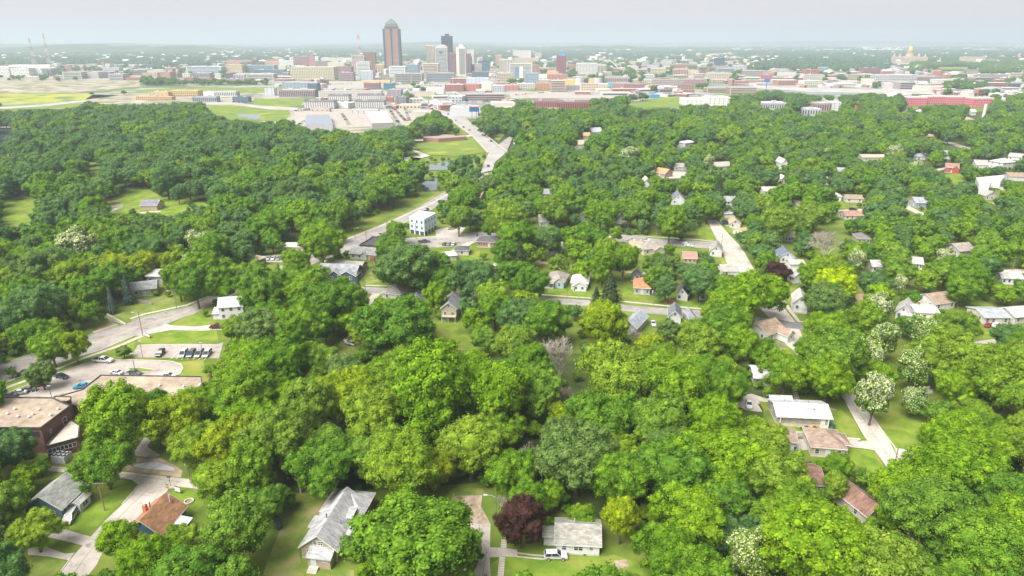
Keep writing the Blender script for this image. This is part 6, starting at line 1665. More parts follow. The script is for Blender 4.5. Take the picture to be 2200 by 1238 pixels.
# ================================================================== THE CITY
BK = (.30, .14, .11); MAR = (.16, .075, .085); GRY = (.33, .34, .36); LG = (.47, .47, .47); WT = (.74, .74, .71); CR = (.55, .49, .38); TN = (.48, .38, .28); PK = (.52, .42, .38); DK = (.10, .115, .145); GB = (.22, .28, .34)
RW = (.72, .70, .67); RT_ = (.45, .42, .39); RD = (.16, .17, .19)
GB_ = M['glass_blue']
CITY = [
 ('white office slab with square windows cut by the left edge of the view', -60, 23, 144, 166, 40, WT, 'grid', RT_),
 ('white office block with square windows below the taller radio mast', 26, 65, 146, 166, 40, WT, 'grid', RT_),
 ('white office block with square windows right of the radio masts', 67, 92, 147, 165, 40, WT, 'grid', RT_),
 ('end block with tall narrow windows right of the white office row', 93, 111, 147, 164, 40, LG, 'vert', RT_),
 ('long pale roofed hall behind the white office row', 20, 108, 139, 148, 30, WT, 'none', RW),
 ('white banded office with a raised centre bay', 137, 176, 155, 170, 30, LG, 'bands', RW),
 ('plain grey-pink warehouse beside the banded office', 177, 213, 155, 169, 50, (.38, .34, .33), 'none', RT_),
 ('white and blue glass office behind the pink warehouse', 222, 256, 146, 156, 30, (.5, .52, .54), 'bands', RW),
 ('low white office with dark dots of windows', 256, 276, 148, 155, 30, WT, 'few', RW),
 ('open concrete parking deck with pale bands', 235, 265, 159, 173, 35, LG, 'open', RT_),
 ('low brick hall by the embankment trees', 270, 308, 166, 173, 25, BK, 'few', RW),
 ('long tan apartment block with small windows', 307, 339, 156, 168, 30, (.42, .33, .28), 'few', RT_),
 ('dark glass office cube on the hillside', 312, 331, 138, 145, 30, DK, 'glass', RW),
 ('second dark glass cube right of the first', 334, 346, 138, 144, 25, DK, 'glass', RW),
 ('brown brick block with blank side', 346, 367, 155, 172, 35, (.36, .22, .18), 'few', RT_),
 ('mauve brick block beside the blank one', 368, 382, 157, 168, 30, (.34, .22, .22), 'grid', RT_),
 ('red-roofed brick school on the hillside', 408, 437, 129, 136, 25, BK, 'few', (.40, .18, .12)),
 ('curved terraced glass office with white floors', 401, 476, 143, 158, 45, (.45, .50, .54), 'bands', RW),
 ('blue and brick apartments with tall glass bays', 416, 452, 157, 171, 25, (.30, .22, .24), 'vert', RW),
 ('red brick podium below the glass bays', 421, 456, 168, 176, 20, BK, 'few', RT_),
 ('white roofed low shop row', 376, 396, 168, 176, 20, GRY, 'none', (.50, .56, .60)),
 ('brick shop with tan roof beside the shop row', 398, 417, 167, 178, 20, BK, 'few', RT_),
 ('long brick mill with pale cornice', 487, 541, 129, 141, 40, (.40, .22, .18), 'few', RW),
 ('cream office block with punched windows', 486, 521, 139, 157, 35, (.55, .47, .30), 'grid', RW),
 ('teal glass office joined to the cream block', 521, 590, 140, 156, 40, GB, 'bands', RW),
 ('brick and glass flats below the cream block', 484, 502, 157, 172, 25, MAR, 'vert', RT_),
 ('white-fronted flats behind the embankment', 503, 528, 159, 173, 25, LG, 'vert', RW),
 ('purple brick storey building by the embankment', 477, 526, 170, 178, 22, (.30, .20, .24), 'few', (.40, .44, .52)),
 ('white banded parking deck with brick end', 530, 588, 159, 173, 35, (.50, .48, .46), 'open', RW),
 ('dark blue glass office behind the parking deck', 542, 611, 150, 161, 35, (.12, .17, .22), 'bands', (.3, .33, .36)),
 ('cream office with red-brown window row', 590, 614, 141, 153, 30, CR, 'few', RW),
 ('red roofed brick hall on the skyline', 561, 600, 127, 134, 40, BK, 'none', (.48, .24, .20)),
 ('brick base hall with pale roof', 557, 600, 131, 141, 40, (.45, .26, .20), 'few', RW),
 ('white grid office beside the brick hall', 600, 631, 130, 143, 30, WT, 'grid', RW),
 ('red brick hospital tower group with white stair tower', 631, 668, 121, 142, 40, (.40, .18, .17), 'bands', RW),
 ('slim brick lift tower of the hospital', 668, 676, 117, 142, 12, (.36, .14, .14), 'none', RT_),
 ('mauve long office right of the lift tower', 676, 702, 131, 143, 35, (.33, .24, .26), 'bands', RT_),
 ('long pale green-roofed stadium hall', 690, 757, 124, 134, 60, (.50, .50, .42), 'none', RW),
 ('pale stepped office with dark roof openings', 704, 740, 134, 144, 40, CR, 'few', RW),
 ('wide beige office slab with rows of square windows', 625, 719, 144, 172, 50, (.56, .50, .36), 'grid', RT_),
 ('dark blue glass wing behind the beige slab', 717, 727, 145, 158, 20, (.04, .13, .20), 'none', RD),
 ('maroon brick block in front of the pink striped tower', 727, 756, 143, 162, 30, (.24, .15, .16), 'few', RT_),
 ('mauve warehouse flats with flat pale roof', 730, 760, 156, 175, 25, (.28, .21, .23), 'grid', RW),
 ('pink and white striped office tower below the lattice mast', 757, 784, 119, 157, 35, (.58, .46, .45), 'bands', (.35, .10, .10)),
 ('brown tower with gold crown', 782, 807, 112, 152, 35, (.30, .15, .12), 'bands', RT_),
 ('gold stone crown storey of the brown tower', 782, 807, 110, 117, 33, (.55, .40, .18), 'none', RT_),
 ('white office with dark ribbon windows in front of the brown tower', 767, 795, 133, 160, 35, WT, 'bands', RW),
 ('grey glass office with white base', 771, 802, 153, 173, 30, (.40, .44, .48), 'few', RW),
 ('wine-red block between the white office and the yellow flats', 797, 808, 150, 163, 20, (.30, .08, .12), 'none', RT_),
 ('yellow twin-bay flats left of the tallest tower', 808, 825, 138, 160, 28, (.62, .50, .28), 'vert', RT_),
 ('orange-beige long low building at the street corner', 777, 838, 173, 180, 20, (.62, .42, .22), 'none', RW),
 ('brick and glass school building by the main street', 782, 815, 178, 192, 25, (.40, .15, .15), 'open', RW),
 ('teal glass studio block on the main street', 824, 846, 179, 193, 25, (.06, .22, .28), 'bands', RT_),
 ('white terraced glass headquarters beside the tallest tower', 837, 871, 143, 166, 40, WT, 'bands', RW),
 ('blue-grey office with small square windows', 871, 899, 139, 158, 35, GB, 'grid', RT_),
 ('wide grey parking deck right of the main street', 848, 907, 158, 177, 35, (.37, .35, .36), 'open', RT_),
 ('beige banded office above the second parking deck', 909, 942, 137, 170, 40, (.56, .48, .38), 'bands', RW),
 ('brown-grey parking deck with glass stair tower', 916, 976, 157, 176, 35, (.30, .29, .30), 'open', RT_),
 ('cream ribbed tower left of the round-topped tower', 917, 936, 97, 150, 30, (.60, .55, .42), 'vert', RW),
 ('dark violet slab, second tallest on the skyline', 950, 973, 77, 152, 32, (.065, .05, .085), 'glass', (.1, .08, .1)),
 ('teal-topped maroon tower beside the dark slab', 966, 981, 114, 160, 25, (.30, .13, .16), 'vert', (.03, .25, .22)),
 ('maroon narrow tower behind the grey-faced tower', 1002, 1012, 115, 158, 25, (.28, .14, .18), 'vert', RT_),
 ('white stepped tower behind the maroon one', 1004, 1019, 107, 150, 30, (.60, .57, .54), 'few', RW),
 ('slim dark spire block in the middle of the skyline', 1009, 1014, 121, 156, 14, (.05, .07, .13), 'none', RD),
 ('navy brick block right of the maroon tower', 1011, 1019, 138, 157, 18, (.08, .09, .15), 'none', RD),
 ('pale mansard office with pinkish front', 1020, 1035, 137, 156, 25, (.50, .42, .40), 'grid', RW),
 ('dark blue glass cube with overhanging top', 1027, 1052, 131, 153, 28, (.06, .12, .17), 'bands', RD),
 ('orange stone tower right of the glass cube', 1064, 1078, 118, 142, 25, (.62, .34, .17), 'vert', RT_),
 ('white ribbed hotel tower behind the courthouse', 1073, 1100, 127, 156, 28, (.60, .56, .50), 'vert', RW),
 ('grey stone church tower in front of the ribbed hotel', 1081, 1090, 134, 158, 12, (.40, .34, .32), 'few', RT_),
 ('stone courthouse with columns and clock dome', 1067, 1103, 157, 174, 30, (.52, .43, .34), 'grid', RT_),
 ('dark low arcade with tall glass bays', 1014, 1050, 154, 168, 28, (.13, .15, .18), 'vert', RT_),
 ('wide red brick office below the grey-faced tower', 967, 1002, 169, 180, 30, (.36, .16, .15), 'bands', RW),
 ('blue-white metal-roofed market hall', 1002, 1050, 168, 180, 35, (.45, .50, .56), 'few', (.50, .56, .64)),
 ('curved red brick warehouse with white roof', 956, 996, 182, 197, 30, (.38, .15, .13), 'grid', RW),
 ('long red brick warehouse with round cornice', 997, 1030, 181, 196, 25, (.42, .18, .15), 'few', RT_),
 ('white low depot with red stripe', 916, 953, 190, 202, 22, WT, 'few', RW),
 ('long pale roofed hall with mauve end', 887, 935, 199, 208, 25, (.55, .47, .40), 'none', (.30, .25, .26)),
 ('pink-grey concrete office with dark ribbon windows', 999, 1086, 202, 217, 25, (.38, .30, .31), 'open', RT_),
 ('small white office on top of the pink concrete office', 1023, 1042, 193, 203, 20, WT, 'vert', RW),
 ('red brick depot with white front by the courthouse trees', 1082, 1114, 183, 195, 25, (.42, .19, .17), 'few', RW),
 ('white hotel slab with crowning sign on the far skyline', 1102, 1141, 108, 128, 30, (.58, .54, .48), 'few', RW),
 ('white convention hall with brown base', 1105, 1158, 124, 136, 40, (.45, .35, .28), 'none', RW),
 ('cream box office at the far skyline', 1149, 1163, 113, 128, 20, CR, 'grid', RW),
 ('white banded office terraces', 1094, 1143, 137, 163, 35, (.60, .58, .56), 'bands', RW),
 ('steel-blue narrow glass tower', 1106, 1116, 146, 167, 20, (.16, .22, .32), 'none', RW),
 ('white fin tower beside the steel-blue one', 1116, 1123, 144, 172, 20, WT, 'none', RW),
 ('blue-grey grid office with glass stair', 1128, 1157, 157, 180, 25, (.30, .36, .44), 'grid', RW),
 ('brown brick hotel right of the white terraces', 1143, 1159, 140, 159, 22, (.30, .18, .17), 'few', RT_),
 ('tall dark maroon tower standing alone right of centre', 1196, 1216, 119, 159, 28, (.20, .07, .09), 'none', (.10, .30, .50)),
 ('orange brick low building at the foot of the maroon tower', 1176, 1200, 154, 161, 20, (.62, .36, .13), 'none', RW),
 ('long red brick warehouse below the maroon tower', 1176, 1220, 160, 172, 25, (.40, .19, .17), 'few', RT_),
 ('white and tan depot left of the red warehouse', 1158, 1176, 160, 169, 20, WT, 'few', RW),
 ('red brick factory beside the tan parking tower', 1153, 1180, 179, 193, 25, (.48, .22, .14), 'few', RT_),
 ('tan round-cornered parking tower with dark openings', 1183, 1214, 173, 198, 25, (.52, .40, .33), 'open', RW),
 ('yellow theatre building with white drum', 1212, 1240, 171, 183, 25, (.62, .46, .16), 'none', RW),
 ('grey brick flats behind street trees', 1217, 1245, 184, 195, 20, (.25, .23, .26), 'few', RT_),
 ('large white government building with square windows', 1239, 1283, 136, 161, 40, (.62, .62, .58), 'grid', RW),
 ('white building with tall ribs right of the government building', 1284, 1302, 139, 155, 30, (.52, .48, .42), 'vert', RW),
 ('yellow theatre wing with glass drum', 1266, 1285, 170, 182, 20, (.60, .46, .2), 'none', RW),
 ('dark brick and red pier apartment block at the wood edge', 1148, 1200, 217, 232, 35, (.34, .13, .12), 'vert', (.13, .16, .22)),
 ('right half of the red pier apartments with dark roof', 1200, 1268, 219, 236, 30, (.32, .11, .10), 'vert', (.12, .15, .20)),
 ('brick and cream apartments along the river', 1405, 1468, 171, 186, 30, (.42, .34, .33), 'grid', (.30, .20, .20)),
 ('long mauve storehouse right of the river apartments', 1468, 1514, 171, 180, 25, (.33, .20, .22), 'few', RT_),
 ('cream stone museum hall', 1400, 1430, 147, 160, 25, (.55, .48, .36), 'grid', RW),
 ('salmon brick hall with tall bays', 1448, 1478, 148, 162, 25, (.50, .33, .27), 'vert', RW),
 ('cream low library beside the salmon hall', 1478, 1500, 151, 161, 22, CR, 'few', RW),
 ('long cream stone city hall with columns', 1520, 1572, 157, 171, 28, (.55, .48, .36), 'grid', RW),
 ('dark blue cube tower at the wooded hill', 1537, 1556, 124, 142, 28, (.035, .05, .12), 'none', RD),
 ('sprawling cream hospital on the far hill', 1525, 1576, 115, 124, 40, (.56, .45, .35), 'few', RW),
 ('white modern flats with blue side', 1577, 1603, 141, 154, 28, (.52, .54, .57), 'grid', RW),
 ('blue-grey flats with flat roofs before the dark cube', 1540, 1578, 147, 157, 28, (.30, .35, .42), 'bands', RW),
 ('long brown-roofed flats left of the dark blue cube', 1500, 1535, 144, 150, 25, (.28, .2, .2), 'few', (.24, .14, .16)),
 ('long white ballpark stand with light blue roof', 1519, 1568, 189, 199, 30, (.50, .38, .26), 'open', (.06, .36, .58)),
 ('right wing of the ballpark with light blue roof', 1568, 1626, 188, 203, 30, (.50, .38, .26), 'open', (.06, .36, .58)),
 ('pale twin-deck parking structure behind the ballpark', 1600, 1634, 166, 174, 25, (.58, .57, .54), 'open', RW),
 ('red brick warehouse with white cornice behind the parking', 1633, 1658, 161, 172, 25, (.38, .14, .14), 'few', RT_),
 ('long white building with slanted roof and corner windows', 1471, 1520, 214, 228, 40, (.64, .64, .63), 'few', RW),
 ('right half of the long white slanted building', 1520, 1568, 210, 229, 40, (.64, .64, .63), 'few', RW),
 ('bright orange-red brick storehouse', 1728, 1760, 149, 161, 25, (.50, .17, .12), 'bands', RT_),
 ('glass and white striped tower block', 1761, 1776, 144, 158, 22, (.30, .38, .46), 'vert', RW),
 ('white portal-framed museum on the hillside', 1769, 1808, 129, 139, 25, (.62, .60, .56), 'none', RW),
 ('tan arched-roof market on the hill', 1702, 1749, 135, 143, 30, (.52, .44, .30), 'few', RT_),
 ('dark red brick archive block', 1852, 1891, 146, 160, 28, (.30, .13, .15), 'bands', (.22, .18, .18)),
 ('white flats with grey bays in the valley wood', 1634, 1688, 221, 236, 25, (.46, .47, .50), 'vert', RW),
 ('pinkish brick condominiums with white end', 1754, 1785, 222, 240, 25, (.40, .30, .29), 'vert', RW),
 ('white end pavilion of the condominiums', 1786, 1806, 220, 240, 25, (.60, .60, .61), 'few', RW),
 ('white row flats in front of the condominiums', 1716, 1762, 234, 249, 20, (.50, .52, .57), 'vert', RW),
 ('white and grey stepped flats below the hill', 1880, 1968, 161, 177, 30, (.50, .50, .52), 'grid', RW),
 ('brick and glass flats joined to the stepped flats', 1970, 2022, 164, 175, 30, (.40, .26, .22), 'vert', RW),
 ('white-roofed warehouse below the capitol hill', 2012, 2050, 171, 180, 30, (.56, .55, .54), 'none', RW),
 ('brick flats among the trees right of the warehouse', 2072, 2092, 169, 181, 20, (.32, .22, .22), 'grid', RT_),
 ('cream warehouse with rounded roof and black door', 1976, 2032, 186, 196, 30, (.60, .55, .46), 'none', RW),
 ('crimson and grey apartment block, left part', 1947, 1990, 209, 228, 22, (.52, .06, .11), 'grid', RW),
 ('crimson and grey apartment block, middle part', 1991, 2035, 207, 227, 22, (.48, .07, .11), 'grid', RW),
 ('crimson apartment block, right part with balconies', 2036, 2080, 208, 228, 22, (.52, .08, .12), 'grid', RW),
 ('separate crimson apartment block near the right edge', 2088, 2132, 211, 231, 22, (.52, .07, .11), 'grid', RW),
 ('white end house beyond the crimson blocks', 2152, 2168, 212, 221, 20, WT, 'few', RW),
 ('dark ribbed block at the right edge', 2174, 2215, 179, 189, 25, (.12, .15, .20), 'vert', RT_),
 ('large tan state office on the capitol hill', 2070, 2115, 122, 137, 40, (.48, .38, .30), 'none', RW),
 ('pale flat office at the far right hill', 2122, 2175, 127, 136, 40, (.42, .38, .34), 'bands', RW),
 ('unfinished timber-framed apartment wing with rows of openings', 361, 426, 195, 207, 22, (.60, .42, .22), 'grid', (.55, .40, .22)),
 ('unfinished timber apartment wing, angled left part', 320, 362, 198, 208, 22, (.56, .40, .23), 'few', (.55, .42, .28)),
 ('low timber frame under construction by the wood edge', 292, 370, 208, 215, 14, (.58, .38, .20), 'grid', (.55, .40, .25)),
 ('white townhouse with dark gable roof', 438, 460, 197, 207, 18, WT, 'few', (.08, .10, .13)),
 ('white and black row of gabled townhouses', 461, 508, 196, 208, 18, (.55, .56, .58), 'vert', (.10, .12, .16)),
 ('grey and white narrow townhouses in front of the gabled row', 414, 466, 208, 220, 16, (.32, .34, .38), 'vert', (.40, .42, .46)),
 ('slate-blue townhouses with white garages', 500, 534, 209, 220, 16, (.11, .15, .21), 'few', (.16, .19, .24)),
 ('slate-roofed long apartment block with grey dormers', 607, 683, 177, 193, 25, (.27, .33, .40), 'few', RW),
 ('dark teal corner block of the slate-roofed apartments', 662, 683, 180, 202, 25, (.11, .18, .23), 'grid', (.22, .26, .3)),
 ('brick and white apartments with tall white bays', 600, 677, 193, 210, 22, (.34, .27, .28), 'vert', RW),
 ('white garages and small flats left of the bay apartments', 570, 590, 190, 206, 18, (.52, .54, .58), 'few', (.30, .30, .34)),
 ('charcoal gabled apartments with beige bays, near left', 654, 719, 217, 235, 22, (.21, .20, .22), 'vert', (.17, .16, .18)),
 ('charcoal gabled apartments with white bays, far middle', 706, 750, 204, 219, 22, (.23, .22, .24), 'vert', (.18, .17, .19)),
 ('charcoal gabled apartments with white bays, near right', 763, 826, 217, 234, 22, (.21, .20, .22), 'vert', (.17, .17, .19)),
 ('charcoal gabled apartments, far right', 768, 822, 203, 216, 22, (.22, .21, .24), 'vert', (.18, .17, .19)),
 ('brown and white long apartment bar behind the charcoal gables', 685, 820, 196, 212, 18, (.42, .38, .37), 'grid', RW),
 ('dark grey apartment block with beige gable by the car park', 850, 873, 209, 228, 30, (.22, .21, .23), 'few', (.18, .18, .20)),
 ('mauve apartments behind the beige gable', 832, 862, 193, 210, 25, (.30, .26, .29), 'few', RT_),
 ('white metal warehouse with bright roof right of the main road', 967, 1027, 232, 250, 35, (.52, .53, .56), 'none', (.68, .64, .58)),
 ('long cream-roofed warehouse at the trees', 1053, 1110, 222, 232, 40, (.52, .48, .42), 'none', (.64, .58, .50)),
 ('flat dark-roofed repair shop by the road', 978, 1040, 222, 230, 30, (.3, .3, .33), 'none', (.17, .18, .21)),
 ('white-roofed shed behind the row of tall trees', 884, 926, 240, 252, 25, (.5, .48, .44), 'none', (.62, .57, .50)),
 ('long white-roofed shed left of the distribution hall', 752, 812, 236, 245, 14, (.50, .47, .46), 'few', RW),
 ('beige workshop above the blue-grey roof', 667, 708, 233, 241, 12, (.48, .41, .38), 'few', RT_),
 ('small blue roofed works near the flood meadow', 1398, 1417, 204, 211, 15, (.05, .25, .45), 'none', (.06, .36, .60)),
 ('little cyan corner building by the river flats', 1305, 1316, 178, 188, 12, (.10, .45, .62), 'none', (.3, .55, .65)),
 ('brick storefront row with cornice left of the river flats', 1316, 1352, 180, 190, 18, (.36, .22, .21), 'few', RT_),
 ('tawny balcony flats between warehouses', 1300, 1352, 166, 178, 22, (.40, .33, .32), 'vert', RT_),
 ('plum brick warehouse with flat roof by the boulevard trees', 1345, 1385, 181, 192, 22, (.27, .16, .19), 'few', RT_),
 ('red gabled shop cluster at the wood edge', 1828, 1848, 229, 237, 14, (.50, .12, .12), 'few', RW),
]
for (lab, x0, x1, yt, yb, dep, wall, st, rf) in CITY:
 big = (x1 - x0) * (yb - yt) > 260
 tower(lab, x0, x1, yt, yb, dep, wall, st, rf, glass=(paint((.62, .60, .55)) if 'charcoal' in lab else paint((.36, .36, .39)) if 'crimson' in lab else GB_ if wall in (GB, DK) or 'glass' in lab else None),
    fl=3.9 if yb < 190 else 3.2, bay=4.6 if yb < 190 else 3.6, name='apartment_building' if ('apartment' in lab or 'flats' in lab) else ('warehouse' if 'warehouse' in lab else 'office_building'),
    units=big)
def grand():
 a, b = P(829, 153), P(860, 153)
 w = (b - a).length
 root = empty('skyscraper', a, R(3)); tag(root, 'tallest tower on the skyline, tan stone with a dark central strip and pyramid top', 'skyscraper')
 htop = height_for(845, 153, 40)
 H = htop * .81
 stone = paint((.38, .25, .20)); dark = paint((.07, .065, .09), .5)
 dp = w
 MB().box(0, w, 0, dp, 0, H).build('wall', stone, root)
 m = MB(); nf = 40; fh = H / nf
 def face(fn):
  for i in range(nf):
   for j in list(range(1, 6)) + list(range(8, 13)):
    s0 = w * (j + .20) / 14; s1 = w * (j + .80) / 14
    if i == 10:
     continue
    fn(s0, s1, fh * (i + .28), fh * (i + .80))
 e = .25
 face(lambda s0, s1, z0, z1: m.box(s0, s1, -e, .05, z0, z1))
 face(lambda s0, s1, z0, z1: m.box(-e, .05, s0, s1, z0, z1))
 face(lambda s0, s1, z0, z1: m.box(w - .05, w + e, s0, s1, z0, z1))
 m.build('window_grid', surf('tower_glass', (.10, .055, .05), (.16, .09, .08), .05, .3, .5), root, 'stuff')
 d = MB()
 d.box(w * .445, w * .555, -.9, .1, 0, H).box(-.9, .1, w * .445, w * .555, 0, H).box(w - .1, w + .9, w * .445, w * .555, 0, H)
 d.box(w * .40, w * .60, -.95, .1, H * .955, H * .995)
 for cx_ in (0, w):
  for cy_ in (0, dp):
   d.box(cx_ - 3, cx_ + 3, cy_ - 1.3, cy_ + 1.3, 0, H + .5)
 d.build('glass_strip', dark, root)
 i1 = w * .07; z1 = H + (htop - H) * .30
 MB().box(i1, w - i1, i1, dp - i1, H, z1 - 2.2).build('upper_storey', dark, root)
 MB().box(i1 - .6, w - i1 + .6, i1 - .6, dp - i1 + .6, z1 - 2.2, z1).build('cornice', stone, root)
 i2 = w * .14; z2 = z1 + (htop - H) * .17
 MB().box(i2, w - i2, i2, dp - i2, z1, z2).build('lantern_storey', dark, root)
 m = MB()
 for j in range(7):
  s = i2 + (w - 2 * i2) * (j + .5) / 7
  m.box(s - .9, s + .9, i2 - .3, i2, z1 + .8, z2 - 1.0)
 m.build('lantern_window', paint((.45, .44, .46)), root)
 i3 = w * .12
 v = [(i3, i3, z2), (w - i3, i3, z2), (w - i3, dp - i3, z2), (i3, dp - i3, z2), (w / 2, dp / 2, htop)]
 MB().add(v, [(0, 3, 2, 1), (0, 1, 4), (1, 2, 4), (2, 3, 4), (3, 0, 4)]).build('pyramid_roof', surf('pyramid', (.07, .10, .11), (.13, .17, .18), .08, .4, .4), root)
 m = MB()
 for (p, q) in ((0, 4), (1, 4), (2, 4), (3, 4)):
  m.tube(v[p], v[q], .7, .5, 4)
 m.build('roof_edge', dark, root)
 MB().tube((w / 2, dp / 2, htop - 2), (w / 2, dp / 2, htop + 3), .5, .1, 5).build('finial', dark, root)
 mark([(822, 38), (862, 38), (862, 150), (822, 150)], True)
grand()
def barrel():
 r_, w, h = tower('white-grey office tower with a curved barrel top', 936, 962, 103, 158, 32, (.50, .50, .51), 'bands', RW, fl=4.0, units=False)
 n = 12; v = []
 for yy in (0, 32):
  for i in range(n + 1):
   t = math.pi * i / n
   v.append((w / 2 - math.cos(t) * w / 2, yy, h + 1.0 + math.sin(t) * w * .26))
 f = [(i, i + 1, n + 2 + i, n + 1 + i) for i in range(n)] + [tuple(range(n, -1, -1)), tuple(range(n + 1, 2 * n + 2)), (0, n, 2 * n + 1, n + 1)]
 MB().add(v, f).build('barrel_roof', paint((.52, .52, .53)), r_)
 MB().box(w * .36, w * .62, -.3, 0, h * .80, h * .86).build('sky_window', M['glass_far'], r_)
barrel()
r_, w_, h_ = tower('slim white tower with a broad grey face, right of the dark slab', 981, 1001, 101, 164, 34, (.60, .58, .52), 'none', RW, units=False)
MB().box(w_ * .32, w_ * .93, -.5, 0, 6, h_ - 4).build('curtain_wall', surf('ribbed_grey', (.20, .195, .20), (.27, .26, .265), .2, .5, .4, stretch=(6, 1, .3), world_space=False), r_)
MB().box(w_ * .3, w_ * .75, 8, 24, h_, h_ + 9).build('penthouse', paint((.62, .60, .55)), r_)
for (lab_x0, lab_x1, yt, yb, col, lab) in ((958, 966, 73, 152, (.12, .04, .06), 'dark red plant room crowning the violet slab'), (1200, 1212, 114, 159, (.05, .35, .60), 'light blue plant room on the lone maroon tower')):
 a_ = P(lab_x0, yb - .6); b_ = P(lab_x1, yb - .6); z1 = height_for(lab_x0, yb - .6, yt)
 zb = height_for(lab_x0, yb, 77.5 if yb == 152 else 119.5)
 o = MB().box(0, (b_ - a_).length, 6, 18, zb - .5, z1).box(-2, (b_ - a_).length + 2, 5, 19, z1 - 2.0, z1 - 1.0).build('plant_room', paint(col)); o.location = a_; tag(o, lab, 'building')
def mast(label, u, vb, vt, wbase, red=True, top=.25, platforms=(), base_z=0):
 p = P(u, vb); h = height_for(u, vb, vt)
 root = empty('radio_mast', (p.x, p.y, base_z)); tag(root, label, 'radio mast')
 h -= base_z
 n = 14
 cols = [paint((.48, .16, .14)), paint((.55, .53, .52))]
 for i in range(n):
  z0, z1 = h * i / n, h * (i + 1) / n
  w0 = wbase * (1 - (1 - top) * i / n) / 2; w1 = wbase * (1 - (1 - top) * (i + 1) / n) / 2
  if i % 2 == 0:
   m = MB()
  c0 = [(-w0, -w0, z0), (w0, -w0, z0), (w0, w0, z0), (-w0, w0, z0)]; c1 = [(-w1, -w1, z1), (w1, -w1, z1), (w1, w1, z1), (-w1, w1, z1)]
  r = .55 * wbase / 12
  for k in range(4):
   m.tube(c0[k], c1[k], r, r, 4); m.tube(c0[k], c1[(k + 1) % 4], r * .6, r * .6, 3); m.tube(c1[k], c1[(k + 1) % 4], r * .6, r * .6, 3)
  if i % 2:
   m.build('mast_section', cols[i // 2 % 2], root)
 for t in platforms:
  w0 = wbase * (1 - (1 - top) * t) / 2 + 1.5
  m = MB().box(-w0, w0, -w0, w0, h * t, h * t + .8)
  for a in range(4):
   m.dome((math.cos(a * 1.57) * (w0 + 1), math.sin(a * 1.57) * (w0 + 1), h * t + 1), 1.6, 1.8, 6, 2)
  m.build('antenna_platform', paint((.6, .6, .6)), root)
 MB().tube((0, 0, h), (0, 0, h + 5), .4, .15, 4).build('aerial', cols[1], root)
 mark([(u - 3, vb), (u + 3, vb), (proj((p.x, p.y, h + base_z))[0] + 3, vt), (proj((p.x, p.y, h + base_z))[0] - 3, vt)], True)
mast('tall lattice radio mast behind the left white offices, the broader of two', 76, 146, 82, 11, top=.18)
mast('tall lattice radio mast, right one and the taller of two', 108, 146, 72, 10, top=.15)
mast('short lattice mast at the left end of the office row', 17, 146, 132, 5, top=.3)
mast('red and white lattice mast with dish platforms above the striped tower', 775, 155, 74, 10, top=.5, platforms=(.30, .68, .97), base_z=0)
mast('thin dark lattice mast on the skyline behind the beige slab', 659, 134, 104, 4, top=.3)
mast('thin guyed mast far beyond the capitol', 1911, 104, 66, 10, top=.6)
